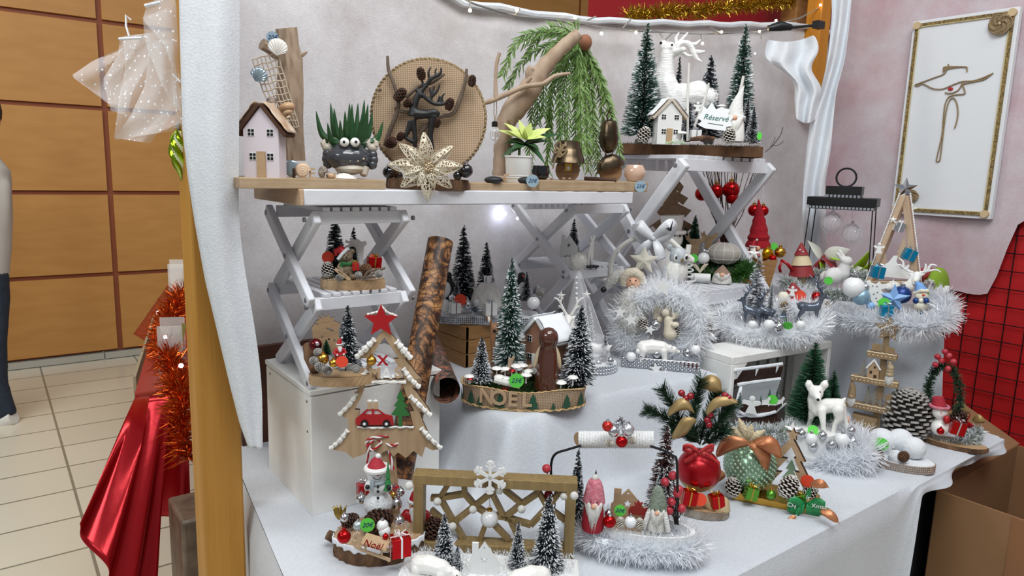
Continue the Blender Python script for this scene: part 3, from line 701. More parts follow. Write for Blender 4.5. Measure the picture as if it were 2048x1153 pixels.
sheet([(240,98,252,92),(185,122,245,150),(142,152,240,210),(180,180,235,222)],TB+.05)
sheet([(246,72,350,60),(250,130,362,150),(238,200,365,200),(228,276,300,287)],TB+.02)
sheet([(285,35,350,10),(292,90,372,90),(315,150,372,160),(345,215,368,225)],TB-.01)
sheet([(295,5,400,-30),(285,40,420,30),(330,90,430,95),(350,160,372,170)],TB-.03)
sheet([(300,80,360,80),(290,170,365,170),(262,230,372,245),(228,280,345,262)],TB)
sheet([(240,75,300,66),(236,110,300,120),(205,160,262,190),(222,222,258,232)],TB+.03)
for ps,r_ in (((at_t(262,40,TB),at_t(252,30,TB),at_t(252,52,TB),at_t(258,72,TB)),.002),((at_t(290,12,TB-.02),at_t(322,5,TB-.02)),.004),((at_t(238,78,TB),at_t(284,76,TB)),.003),((at_t(345,148,TB-.02),at_t(366,170,TB-.02)),.002)): b=MB(); b.tube(ps,r_,5); b.build('ribbon',mat('satin_white',L('#dfe1e6'),.25),t)
# twisted green and white ornament
o0=at_t(357,258,1.43); o1=at_t(360,362,1.43); k=K(o0); Lh=104*k
t=thing('icicle_ornament','shiny green and white twisted glass ornament hanging from the tulle bow','ornament',o0,0)
b=MB(); n=36
prof=[]
for j in range(49):
 s_=j/48; r_=17*k*(math.sin(min(1,s_/.35)*PI/2)**.7)*(1-smst(.45,1.02,s_)**1.2)+.0006
 prof.append((r_,-Lh*s_))
vs=[]
for r_,z in prof:
 for i in range(n):
  q_=2*PI*i/n; rr=r_*(1+.17*math.cos(5*(q_+z*38))); vs.append((rr*math.cos(q_),rr*math.sin(q_),z))
for j in range(48):
 for i in range(n):
  q_=2*PI*(i+.5)/n; z=prof[j][1]; b.mi=1 if math.cos(5*(q_+z*38)+2.4)>.45 else 0
  b.f.append((j*n+i,j*n+(i+1)%n,(j+1)*n+(i+1)%n,(j+1)*n+i)); b.m.append(b.mi)
b.v=vs; b.build('twist',[mat('green_glass',L('#86a818'),.12,.85),mat('pearl_white',L('#cfd6b0'),.35)],t)
b=MB(); b.tube([(0,0,0),(0,0,.012)],.006,10); b.build('cap',mat('silver',L('#c9cacf'),.2,1),t)
# ================= kinds of decoration =================
M_dkg=mat('bristle_dark_green',L('#2f5547'),.7); M_blk=mat('bristle_black_green',L('#252f36'),.7); M_grn=mat('bristle_green',L('#2d5a3e'),.7)
M_snow=mat('snow_white',L('#e9ebee'),.8); M_brn=mat('bristle_brown',L('#4a2a28'),.7); M_sil=mat('bristle_silver',L('#7c8088'),.35,.6)
M_bark=mat('bark',L('#7a5a3f'),.9,0,(L('#3f2b1e'),30,.15),.8,60,stretch=(1,1,.35)); M_cut=wood('cut_wood','#b99d7c','#a5845f',10,(1,1,1))
M_ply=wood('light_plywood','#bfa283','#ab8d6b',9,(1,1,12)); M_burn=mat('burnt_edge',L('#3a2415'),.8); M_wh=mat('matte_white',L('#e3e3e1'),.5)
M_pw=mat('porcelain_white',L('#eceae5'),.25,coat=.3); M_black=mat('black',L('#0d0d10'),.4); M_red=mat('red_paint',L('#a5141c'),.35); M_redg=mat('shiny_red',L('#b30d12'),.12,.75)
M_silv=mat('silver_mirror',L('#cfd1d6'),.12,1); M_pearl=mat('pearl_white_gloss',L('#e6e7e8'),.22,coat=.5); M_gold=mat('gold_metal',L('#c79a45'),.25,1)
M_cone=mat('cone_brown',L('#3a241b'),.7); M_conew=mat('cone_tip_white',L('#c9c4bc'),.8); M_twine=mat('jute',(0,0,0)); M_moss=mat('moss',L('#3d5a25'),.95,0,(L('#22381a'),60,.2),.8,120)
M_pgreen=mat('sticker_green',L('#5fd04a'),.6); M_pred=mat('sticker_red',L('#e2482c'),.6); M_pblue=mat('sticker_blue',L('#8fa6b4'),.6); M_ink=mat('blue_ink',L('#23406a'),.6)
M_flk=mat('flocked_snow',L('#dcdfe3'),.95,0,None,.7,200); M_skin=mat('skin_pink',L('#d9a88a'),.6); M_fur=mat('white_fur',L('#e4e2dd'),.95,0,(L('#c9c6c0'),90,.2),.8,180,stretch=(1,1,.3))
def tree_mb(h,r,rings,per,w,snow,dark,droop=.12,jit=.35,tip=.3,prof=None,clump=.5):
 """twisted-wire brush tree of height h, radius r (bristles from z=z0)"""
 b=MB(); z0=h*.07
 for k in range(rings):
  t=(k+.5)/rings; rr=r*(prof(t) if prof else (1-t)**.72*.97+.045); z=z0+(h-z0)*t*.985
  n=max(8,int(per*(rr/r)**.75))
  for i in range(n):
   q=random.random()*2*PI; l=rr*(1-jit*random.random()**2); zz=z+(h/rings)*rnd(-clump,clump)*.5+(h/rings)*.5*math.sin(q+k)
   d=V((math.cos(q),math.sin(q),-droop+rnd(-.1,.16)+.25*(t>.93)))
   a=V((0,0,zz)); m_=a+d*l*(1-tip); e=a+d*l
   b.mi=0; b.strip(a,m_,w,w*.9)
   b.mi=1 if random.random()<snow else 0
   b.strip(m_,e,w*(1.6 if b.mi else .9),w*.5)
 return b
TREES={'green_tall':dict(rings=36,per=150,w=.008,snow=.34,d=M_dkg,clump=.25,droop=.02),'dark':dict(rings=24,per=170,w=.0095,snow=.28,d=M_blk,clump=.4),
 'snowy':dict(rings=22,per=190,w=.010,snow=.6,d=M_blk,clump=.6,tip=.22),'green_snow':dict(rings=28,per=180,w=.009,snow=.42,d=M_dkg,clump=.6),'plain':dict(rings=32,per=150,w=.008,snow=.0,d=M_grn,clump=.3,droop=-.25),
 'brown':dict(rings=20,per=180,w=.010,snow=.45,d=M_brn,clump=.6),'silver':dict(rings=18,per=90,w=.011,snow=.6,d=M_sil,clump=.3),'mini':dict(rings=12,per=60,w=.018,snow=.3,d=M_dkg,clump=.5)}
def tree(style,px,py,hp,z,label,wr=.27,t=None,group=None,base=True,lean=0,hz=None):
 """px,py = foot of the trunk; hp = height in photo pixels; wr = radius/height"""
 p=at_z(px,py,z) if t is None else at_t(px,py,t); k=K(p); s=TREES[style]
 key='tree_'+style
 def fn(r):
  tree_mb(1,.27,s['rings'],s['per'],s['w'],s['snow'],s['d'],droop=s.get('droop',.12),tip=s.get('tip',.3),clump=s['clump']).build('bristles',[s['d'],M_snow],r,smooth=False)
  b=MB(); b.tube([(0,0,0),(0,0,.97)],[.014,.006],6); b.build('trunk',mat('trunk_dark',L('#2b241c'),.8),r)
  b=MB(); b.lathe([(.075,0),(.08,.01),(.08,.03),(.07,.04),(.0,.04)],16); b.build('stand',mat('stand_grey',L('#8a8f8c'),.8),r)
 h=hp*k
 return make(key,fn,'bottle_brush_tree',label,'artificial tree',p,(0,lean,random.random()*6),(h*wr/.27,h*wr/.27,h),group)
def rest(px,py,rp,z):
 p=at_z(px,py,z)
 for _ in range(4): k=K(p); p=at_z(px,py,z+rp*k)
 return p,K(p)
def ball(px,py,rp,label,m=M_silv,z=None,t=None,up=(0,0,1),cap=M_silv,group=None,name='bauble',cat='bauble',disc=0):
 """bauble whose centre is at the pixel; z = height of what it lies on (sphere rests on it)"""
 if t is None: p,k=rest(px,py,rp,z)
 else: p=at_t(px,py,t); k=K(p)
 def fn(r):
  b=MB(); b.ball((0,0,0),1,24,16); b.build('globe',m,r)
  b=MB(); b.lathe([(.3,.93),(.3,1.2),(.22,1.25),(0,1.25)],14,fn=lambda q,z: 1+.04*math.cos(14*q)); b.build('cap',cap,r)
  b=MB(); b.tube([(.14*math.cos(a),0,1.38+.16*math.sin(a)) for a in [2*PI*i/12 for i in range(12)]],.03,6,closed=True); b.build('ring',cap,r)
 u=V(up).normalized(); e=u.to_track_quat('Z','Y').to_euler()
 return make('ball_'+m.name+cap.name,fn,name,label,cat,p,tuple(e),rp*k,group)
def disc(px,py,rp,m,label,s='',t=None,z=None,turn=0,tilt=0,ar=1,sz=1.0):
 p=at_t(px,py,t) if t is not None else at_z(px,py,z); k=K(p); r=rp*k
 o=thing('price_sticker',label,'sticker',p,(R(tilt),0,face(p,turn)))
 b=MB(); b.lathe([(r,-.0004),(r,.0004)],28); b.X=None
 b.v=[(x*ar,z_,y) for x,y,z_ in b.v]; b.build('paper',m,o,smooth=False)
 if s: text(o,s,r*.95*sz,(0,-.0009,0),UP,M_ink,.0002,shear=.3)
 return o
def cone_fn(m1,m2,open_=1,nl=9,ws=1):
 def fn(r):
  b=MB(); b.lathe([(.12,-.95),(.5,-.6),(.62,-.1),(.5,.4),(.2,.85),(0,.95)],12); b.build('core',m1,r)
  b=MB(); tot=nl*9
  for i in range(tot):
   t=i/tot; z=-.92+1.85*t; rr=.95*math.sin(PI*min(1,.12+t*.86))**.75; q=i*2.39996
   d=V((math.cos(q),math.sin(q),.25+.9*t*t-.25*open_)).normalized(); s=V((-math.sin(q),math.cos(q),0)); u=d.cross(s)*-1
   c=V((0,0,z))+d*.1; w=(.24*(1-.45*t)+.05)*ws; l=rr*.92-.1
   p0=c; p1=c+d*l; h=.07*ws
   b.mi=0; b.add([p0-s*w*.4-u*h,p0+s*w*.4-u*h,p1+s*w-u*h*.6,p1-s*w-u*h*.6,p0-s*w*.4+u*h,p0+s*w*.4+u*h,p1+s*w+u*h,p1-s*w+u*h],[(0,1,2,3),(7,6,5,4),(0,4,5,1),(1,5,6,2),(3,7,4,0)])
   b.mi=1; b.add([p1-s*w-u*h*.7,p1+s*w-u*h*.7,p1+s*w+u*h*1.1,p1-s*w+u*h*1.1,p1+d*.08-s*w*.3-u*h*.3,p1+d*.08+s*w*.3-u*h*.3,p1+d*.09+s*w*.3+u*h*.9,p1+d*.09-s*w*.3+u*h*.9],[(0,1,5,4),(1,2,6,5),(2,3,7,6),(3,0,4,7),(4,5,6,7)])
  b.build('scales',[m1,m2],r,smooth=False)
 return fn
def pinecone(px,py,rp,z,label,kind='snow',t=None,tilt=(0,0,0),hr=1.2,group=None):
 """centre pixel; rp = half width"""
 if t is None: p,k=rest(px,py,rp*(hr if max(abs(tilt[0]),abs(tilt[1]))<.8 else 1)*.93,z)
 else: p=at_t(px,py,t); k=K(p)
 ms={'snow':(M_cone,M_conew),'brown':(mat('cone_mid',L('#4a2f20'),.7),mat('cone_tip_brown',L('#6b4a32'),.7)),'silver':(mat('cone_grey',L('#69635c'),.7),mat('cone_tip_silver',L('#a5a19d'),.6,.1)),'pale':(mat('cone_pale',L('#8a7a66'),.8),mat('cone_tip_pale',L('#d5cfc4'),.8)),'dark':(mat('cone_dark',L('#2a1a14'),.6),mat('cone_tip_dark',L('#4a2e20'),.6))}[kind]
 if rp>40: return make('cone_big',cone_fn(*ms,nl=22,ws=.62),'giant_pinecone',label,'pinecone',p,tilt,(rp*k*1.03,rp*k*1.03,rp*k*hr),group)
 return make('cone_'+kind,cone_fn(*ms),'pinecone',label,'pinecone',p,tilt,(rp*k*1.03,rp*k*1.03,rp*k*hr),group)
def gift(px,py,wp,z,label,m=M_red,rib=M_gold,t=None,hr=1.0,turn=20,group=None,tilt=0):
 """px,py = middle of the bottom front edge; wp = width in pixels"""
 p=at_t(px,py,t) if t is not None else at_z(px,py,z); k=K(p)
 def fn(r):
  b=MB(); b.box((0,0,.5),(1,1,1)); b.build('box',m,r,bevel=.03)
  b=MB(); b.box((0,0,.5),(.1,1.04,1.04)); b.box((0,0,.5),(1.04,.1,1.04)); b.build('ribbon',rib,r)
  b=MB()
  for q in range(4):
   a=q*PI/2+.5; b.tube([(0,0,1.02),(.22*math.cos(a-.4),.22*math.sin(a-.4),1.25),(.42*math.cos(a),.42*math.sin(a),1.22),(.22*math.cos(a+.4),.22*math.sin(a+.4),1.08),(0,0,1.02)],.035,5)
  b.build('bow',rib,r)
 return make('gift_'+m.name+rib.name,fn,'gift_box',label,'gift box',p,(0,R(tilt),face(p,turn)),(wp*k,wp*k*.8,wp*k*hr),group)
def house_flat(px,py,wp,hp,z,label,m=M_wh,turn=0,t=None,style=0,side='l',edge=None):
 p=at_t(px,py,t) if t is not None else at_z(px,py,z); k=K(p); w_=wp*k; h=hp*k; o=thing('cutout_house',label,'decorative house',p,face(p,turn))
 e=w_*.5; hh=h*.58; c0,c1=(-.42*w_,-.22*w_) if side=='l' else (.22*w_,.42*w_)
 if side=='l': out=[(-e,0),(e,0),(e,hh),(0,h*.97),(-.2*w_,h*.80),(-.2*w_,h*.95),(-.42*w_,h*.95),(-.42*w_,hh+ (h*.39)*.16),(-e,hh)]
 else: out=[(-e,0),(e,0),(e,hh),(.42*w_,hh+h*.06),(.42*w_,h*.95),(.2*w_,h*.95),(.2*w_,h*.80),(0,h*.97),(-e,hh)]
 holes=[star2(5,w_*.14,w_*.06,0,h*.62),circ(10,w_*.03,0,h*.86)]
 if style<2:
  ww=w_*.075
  for cx in (-.095,.095):
   for cz in (.16,.26): holes.append(rect(cx*w_-ww*.9,h*cz-ww*.8,cx*w_+ww*.9,h*cz+ww*.8))
 b=MB(); b.prism(out,holes,th=w_*.09 if style!=2 else w_*.05); b.build('board',m,o,smooth=False,bevel=.0006)
 return o
def house3d(px,py,wp,hp,z,label,m,roofm,doorm,turn,dr=.75,t=None,snow=False,left=False):
 p=at_t(px,py,t) if t is not None else at_z(px,py,z); k=K(p); w_=wp*k; h=hp*k; d=w_*dr; o=thing('toy_house',label,'decorative house',p,face(p,turn))
 eh=h*.66
 b=MB(); b.prism([(-w_/2,0),(w_/2,0),(w_/2,eh),(0,h*.97),(-w_/2,eh)],y=d/2,th=d); b.build('walls',m,o,smooth=False)
 for s in (-1,1):
  b=MB(); a=V((0,0,h*.985)); c=V((s*w_*.68,0,eh-(h*.97-eh)*.30)); dd=(c-a); nn=V((-dd.z*s,0,abs(dd.x))).normalized()*.012*w_/.12
  q=[a,c,c+nn,a+nn]; y0,y1=-w_*.08,d+w_*.08
  b.add([V((v.x,y0,v.z)) for v in q]+[V((v.x,y1,v.z)) for v in q],[(0,1,2,3),(7,6,5,4),(0,4,5,1),(1,5,6,2),(2,6,7,3),(3,7,4,0)]); b.build('roof_panel',roofm,o,smooth=False)
  if snow:
   b=MB(); n2=nn*1.6; rows=[]
   for i in range(9):
    u=i/8*.97; rows.append([a+dd*u+n2*(1+.5*abs(N3(i*1.7+s,j*.8)))+V((0,y0+(y1-y0)*j/8,0)) for j in range(9)])
   b.grid(rows); b.build('roof_snow',snow if snow is not True else M_snow,o,solid=.0012)
 for i,(cx,cz,ww) in enumerate(((-.27,.62,.1),(.27,.62,.1),(-.24,.29,.1),(.26,.29,.1))):
  b=MB(); b.mi=0; b.box((cx*w_,-.0006,cz*h),(ww*w_*2,.0015,ww*w_*2)); b.mi=1
  for a_ in (-1,1):
   for c_ in (-1,1): b.box((cx*w_+a_*ww*w_*.48,-.0016,cz*h+c_*ww*w_*.48),(ww*w_*.72,.001,ww*w_*.72))
  b.build('window',[M_wh,M_black],o,smooth=False)
 b=MB(); b.box((0.0,-.002,h*.18),(w_*.24,.004,h*.36)); b.build('door',doorm,o)
 return o
def body(name,parts,m,parent,vox,sm=3):
 """one continuous skin over balls ('b',c,r) and limbs ('t',pts,radii)"""
 b=MB()
 for q in parts:
  if q[0]=='b': b.ball(q[1],q[2],14,10)
  else: b.tube(q[1],list(q[2]),10); [b.ball(p,r,10,7) for p,r in zip(q[1],q[2])]
 return b.build(name,m,parent,remesh=vox,sm=sm)
def log_slice(px,py,wp,hp,z,label,depth=.6,turn=0,snow=False,name='log_slice',t=None,bark=M_bark,top=M_cut,seed=1):
 """bark-edged slice; px,py = lowest point of its front edge; wp,hp = width and thickness in pixels"""
 p=at_z(px,py,z); k=K(p); rx=wp*k/2; ry=rx*depth; h=hp*k; az=face(p); c=V((p.x-math.sin(az)*ry,p.y+math.cos(az)*ry,z))
 o=thing(name,label,'log slice',c,az+R(turn)); n=72
 rr=lambda q: 1+.05*N3(math.cos(q)*2+seed,math.sin(q)*2)+.018*math.sin(q*23+seed)+.012*N3(q*14,seed)
 b=MB(); b.lathe([(1,0),(1.01,.3),(1.0,.7),(.99,1.0)],n,fn=lambda q,z_: rr(q)*(1+.01*math.sin(q*40+z_*9))); b.v=[(x*rx,y*ry,z_*h) for x,y,z_ in b.v]; b.build('bark',bark,o,smooth=False)
 b=MB(); b.v=[(rr(2*PI*i/n)*rx*.985*math.cos(2*PI*i/n),rr(2*PI*i/n)*ry*.985*math.sin(2*PI*i/n),h+.0008) for i in range(n)]; b.f=[tuple(range(n))]; b.m=[0]; b.build('cut_face',top,o,smooth=False)
 if snow:
  rows=[]
  for j in range(4):
   rows.append([(V((rr(q)*rx*1.012*math.cos(q),rr(q)*ry*1.012*math.sin(q),h*(1.02-(.0,.15,.35,.5)[j]*(.5+.9*abs(N3(q*4,seed))))))) for q in [PI+PI*i/60 for i in range(61)]])
  MB().grid(rows).build('snow_drips',M_snow,o,solid=.002)
 return o,c,h
def star3d(px,py,rp,label,m,t,turn=0,tilt=0,name='faceted_star',parent=None,thick=.35,rot=0):
 p=at_t(px,py,t); k=K(p); r=rp*k
 o=MB(); out=star2(5,r,r*.42,0,0,PI/2+rot); c1=(0,-r*thick,0); c2=(0,r*thick*.6,0)
 vs=[V((x,0,z)) for x,z in out]+[V(c1),V(c2)]; fs=[]
 for i in range(10): j=(i+1)%10; fs+=[(i,j,10),(j,i,11)]
 o.add(vs,fs)
 s=o.build(name,m,loc=p,rot=(R(tilt),0,face(p,turn)),smooth=False)
 return tag(s,label,'star')
def flat_shape(name,outl,m,label,cat,px,py,z=None,t=None,turn=0,th=.004,holes=(),edge=None,tilt=0,unit=1):
 """outline given in photo pixels relative to (px,py), z up"""
 p=at_t(px,py,t) if t is not None else at_z(px,py,z); k=K(p)*unit
 b=MB(); b.prism([(x*k,y*k) for x,y in outl],[[(x*k,y*k) for x,y in h] for h in holes],th=th)
 o=b.build(name,m if edge is None else [m,edge],loc=p,rot=(R(tilt),0,face(p,turn)),smooth=False)
 if edge is not None:
  for f in o.data.polygons:
   if abs(f.normal.y)<.5: f.material_index=1
 return tag(o,label,cat) if cat else o
def beads(path,r,m,name='beads',parent=None,step=2.0):
 b=MB(); P=[V(p) for p in path]; d=0
 for i in range(len(P)-1):
  L_=(P[i+1]-P[i]).length; x=d
  while x<L_: b.ball(P[i].lerp(P[i+1],x/L_),r,6,5); x+=r*step
  d=x-L_
 return b.build(name,m,parent)
def tray(px,py,wp,z,hp,label,depth,mt,mb_,rows=4,turn=0,sup=.5,name='beaded_tray',mtop=None,rim=.0):
 """rounded tray trimmed with rows of beads; px,py = lowest front point"""
 p=at_z(px,py,z); k=K(p); rx=wp*k/2; ry=rx*depth; h=hp*k; az=face(p); c=V((p.x-math.sin(az)*ry,p.y+math.cos(az)*ry,z))
 o=thing(name,label,'tray',c,az+R(turn)); n=64
 pt=lambda q,s=1: (s*rx*(abs(math.cos(q))**sup)*(1 if math.cos(q)>0 else -1),s*ry*(abs(math.sin(q))**sup)*(1 if math.sin(q)>0 else -1))
 b=MB(); lo=[(*pt(2*PI*i/n),0) for i in range(n)]; hi=[(*pt(2*PI*i/n),h) for i in range(n)]
 b.add(lo+hi,[(i,(i+1)%n,n+(i+1)%n,n+i) for i in range(n)]+[tuple(range(n,2*n))]); b.build('base',mtop or mt,o,smooth=False)
 br=h/rows/2
 for j in range(rows):
  beads([(*pt(2*PI*i/128,1.015),br*(2*j+1)) for i in range(129)],br*.98,mb_,'bead_row',o)
 return o,c,h
# quadrupeds: profile data in units of body length, built facing local -X or +X
def doe(o,s,m,head=-1,legs=None,antl=False,vox=None):
 """standing deer, hoof to head height ~ s; faces local x*head"""
 f=head; L_=lambda x,y,z: V((x*f*s,y*s,z*s))
 P=[('t',[L_(-.22,0,.52),L_(-.05,0,.50),L_(.14,0,.53)],[.125*s,.115*s,.125*s]),('t',[L_(.15,0,.55),L_(.22,0,.68),L_(.25,0,.80)],[.10*s,.065*s,.065*s]),
       ('b',L_(.27,0,.84),(.085*s,.075*s,.08*s)),('t',[L_(.30,0,.82),L_(.40,0,.78)],[.055*s,.032*s]),('t',[L_(-.33,0,.56),L_(-.37,0,.60)],[.03*s,.016*s])]
 for y in (-.07,.07):
  P.append(('t',[L_(.15,y,.5),L_(.16,y,.28),L_(.14 if y<0 else .19,y,.03)],[.06*s,.032*s,.024*s]))
  P.append(('t',[L_(-.22,y,.52),L_(-.20,y,.38),L_(-.29,y,.22),L_(-.26 if y<0 else -.3,y,.03)],[.095*s,.06*s,.03*s,.024*s]))
 for y in (-1,1): P.append(('t',[L_(.24,y*.05,.90),L_(.20,y*.13,.99),L_(.19,y*.16,1.05)],[.025*s,.036*s,.012*s]))
 body('body',P,m,o,vox or s*.014)
 b=MB()
 for y in (-1,1): b.ball(L_(.325,y*.058,.86),.013*s,8,6)
 b.ball(L_(.432,0,.785),.017*s,8,6); b.build('eyes_and_nose',M_black,o)
 if antl: antlers(o,[L_(.22,-.03,.9),L_(.22,.03,.9)],s*.55,m,f)
def antlers(o,roots,s,m,f=1,spread=.5,back=.35,name='antler'):
 for i,r in enumerate(roots):
  y=-1 if i==0 else 1; b=MB(); g=lambda x,yy,z: r+V((x*f*s,y*yy*s,z*s))
  b.tube([g(0,0,0),g(-.15,.2,.25),g(-.3,.38,.55),g(-.22,.5,.95)],[.05*s,.045*s,.04*s,.015*s],7)
  for a,c in ((g(-.15,.2,.25),g(.12,.25,.5)),(g(-.26,.32,.45),g(-.02,.45,.8)),(g(-.3,.38,.55),g(-.55,.5,.8)),(g(-.1,.12,.18),g(.2,.1,.3))): b.tube([a,(a+c)/2+V((0,0,-.02*s)),c],[.035*s,.03*s,.01*s],6)
  b.build(name,m,o)
def bear(o,s,m,f=1,low=0,vox=None,eyes=True):
 """walking bear, shoulder height ~ .75 s, facing local x*f"""
 L_=lambda x,y,z: V((x*f*s,y*s,z*s))
 P=[('t',[L_(-.42,0,.47),L_(-.15,0,.52),L_(.2,0,.50)],[.24*s,.25*s,.22*s]),('t',[L_(.25,0,.5),L_(.48,0,.46-low)],[.19*s,.13*s]),('b',L_(.58,0,.45-low),(.15*s,.13*s,.12*s)),('t',[L_(.62,0,.43-low),L_(.78,0,.38-low)],[.085*s,.05*s]),
       ('b',L_(.50,.1,.56-low),.04*s),('b',L_(.50,-.1,.56-low),.04*s)]
 for y,x in ((-.13,.04),(.13,-.06)):
  P.append(('t',[L_(.24,y,.42),L_(.25+x,y,.2),L_(.27+x,y,.05)],[.13*s,.09*s,.08*s])); P.append(('b',L_(.31+x,y,.05),(.1*s,.075*s,.05*s)))
  P.append(('t',[L_(-.42,y,.42),L_(-.42-x,y,.2),L_(-.44-x,y,.05)],[.16*s,.1*s,.085*s])); P.append(('b',L_(-.39-x,y,.05),(.1*s,.08*s,.05*s)))
 body('body',P,m,o,vox or s*.02)
 b=MB()
 for y in (-1,1): b.ball(L_(.66,y*.085,.49-low),.02*s,8,6)
 b.ball(L_(.83,0,.39-low),.028*s,8,6); b.build('eyes_and_nose',M_black,o)
def fuzz(n,r0,r1,w,c=(0,0,0)):
 b=MB(); c=V(c)
 for i in range(n):
  d=V((random.gauss(0,1),random.gauss(0,1),random.gauss(0,1))).normalized(); b.needle(c+d*r0,c+(d+V((rnd(-.2,.2),rnd(-.2,.2),rnd(-.2,.2)))).normalized()*r1,w)
 return b
def mushroom(p,s,label,red=False,tilt=0):
 def fn(r):
  b=MB(); b.tube([(0,0,0),(.04,0,.5),(0,0,1)],[.13,.1,.12],8); b.build('stem',M_pw,r)
  b=MB(); b.lathe([(.1,.92),(.62,.95),(.72,1.02),(.62,1.18),(.35,1.3),(0,1.34)],18); b.build('cap',M_redg if red else M_pw,r)
 def fn2(r):
  fn(r); b=MB()
  for q in range(9): a=q*2.4; rr=.2+.045*q; b.ball((rr*math.cos(a),rr*math.sin(a),1.31-rr*rr*.45),.06,6,5)
  b.build('dots',M_wh,r)
 return make('mush_'+str(red),fn2 if red else fn,'mushroom',label,'mushroom decoration',p,(0,R(tilt),rnd(0,6)),s)
# ================= plank: left board =================
class Px:
 """local coordinates for shapes read off the photo at one depth"""
 def __init__(s,px,py,t=None,z=None):
  s.o=at_t(px,py,t) if t is not None else at_z(px,py,z); s.t=w2cam(s.o-O).z; s.k=s.t/F
  s.n=V((s.o.x,s.o.y,0)).normalized(); s.D=s.o.dot(s.n)
 def __call__(s,px,py,dt=0): r=ray(px,py); return O+r*((s.D+dt)/r.dot(s.n))-s.o
 def T(s,px,py,dt=0): return w2cam(s.o+s(px,py,dt)-O).z
def tdepth(p): return w2cam(V(p)-O).z
def tY(px,py,y): return tdepth(at_Y(px,py,y))
def smooth_pts(P_,n=4):
 P_=[V(p) for p in P_]; out=[]
 for i in range(len(P_)-1):
  a,b_,c_,d_=P_[max(i-1,0)],P_[i],P_[i+1],P_[min(i+2,len(P_)-1)]
  for j in range(n):
   s_=j/n; out.append(.5*((2*b_)+(c_-a)*s_+(2*a-5*b_+4*c_-d_)*s_*s_+(3*b_-a-3*c_+d_)*s_**3))
 return out+[P_[-1]]
M_dw=wood('driftwood','#b09a84','#8a7562',7,(3,3,.5)); M_oak=wood('oak_board','#b8a184','#a08666',9,(1,14,14)); M_shell=mat('shell_cream',L('#dccbb6'),.4,0,(L('#b08a68'),25,.2)); M_shw=mat('shell_white',L('#e2ddd6'),.35)
def board(x0p,x1p,ypx,yfront,thp,depth,name,label,m=M_oak):
 a=at_Y(x0p,ypx,yfront); c=at_Y(x1p,ypx,yfront); th=thp*K(a); o=thing(name,label,'board',(a.x,yfront,ZPL))
 n=40; out=[(i/n*(c.x-a.x),.004*N3(i*.35,x0p)) for i in range(n+1)]+[((n-i)/n*(c.x-a.x),depth+.005*N3(i*.3,x1p)) for i in range(n+1)]
 b=MB(); k=len(out); b.add([(x,y,0) for x,y in out]+[(x,y,th) for x,y in out],[(i,(i+1)%k,k+(i+1)%k,k+i) for i in range(k)]+[tuple(range(k,2*k)),tuple(range(k-1,-1,-1))])
 b.build('slab',m,o,smooth=False,bevel=.002); return ZPL+th
YDEF[0]=Yf1+.01
ZB_1=board(480,772,370,Yf1-.02,22,.21,'wooden_board','light wooden board at the left plank end carrying the pink house and crab pot')
ZB_2=board(941,1079,370,Yf1-.015,15,.12,'wooden_board','thin light wooden board in the middle right of the plank with black pebbles')
ZB_3=board(1080,1296,370,Yf1-.03,22,.2,'wooden_board','light wooden board overhanging the right end of the plank with bronze domes')
mpk=mat('pale_pink_paint',L('#d5cad0'),.5); mrf=mat('bark_roof',L('#54331f'),.8,0,(L('#3a2214'),30,.2))
house3d(524,352,72,142,ZB_1,'pale pink wooden toy house with brown roof at the left end of the plank',mpk,mrf,M_cut,-24,dr=.5,snow=M_shell)
tw=tY(585,340,Yf1+.13); g=Px(584,320,t=tw)
o=thing('driftwood_slab','tall grey-brown driftwood slab standing behind the pink house','driftwood',g.o)
n=30; b=MB()
L0=[(551,58),(554,100),(556,140),(552,180),(556,220),(560,260),(563,300),(566,322)]; R0=[(594,54),(597,90),(605,120),(606,150),(608,190),(606,230),(607,270),(610,322)]
rows=[]
for k in range(41):
 s_=k/40*7; a=int(min(s_,6.999)); f_=s_-a
 xl=L0[a][0]*(1-f_)+L0[a+1][0]*f_; xr_=R0[a][0]*(1-f_)+R0[a+1][0]*f_; yy=L0[a][1]*(1-f_)+L0[a+1][1]*f_; yr=R0[a][1]*(1-f_)+R0[a+1][1]*f_
 row=[]
 for i in range(24):
  q=2*PI*i/24; cx=(xl+xr_)/2; hw=(xr_-xl)/2; row.append(g(cx+hw*math.cos(q)*(1+.05*math.sin(q*7+k*.2)),(yy+yr)/2+(yr-yy)/2*math.cos(q),.02*math.sin(q)+.003*math.sin(q*9+k*.3)))
 rows.append(row+[row[0]])
b.grid(rows); b.add(rows[0][:-1],[tuple(range(24))]); b.build('slab',M_dw,o)
b=MB(); b.tube([g(600,112),g(608,108),g(614,104)],[.006,.004,.002],6); b.tube([g(556,112),g(540,98,-.02),g(524,88,-.03)],[.012,.012,.013],8); b.build('branch_stub',M_dw,o)
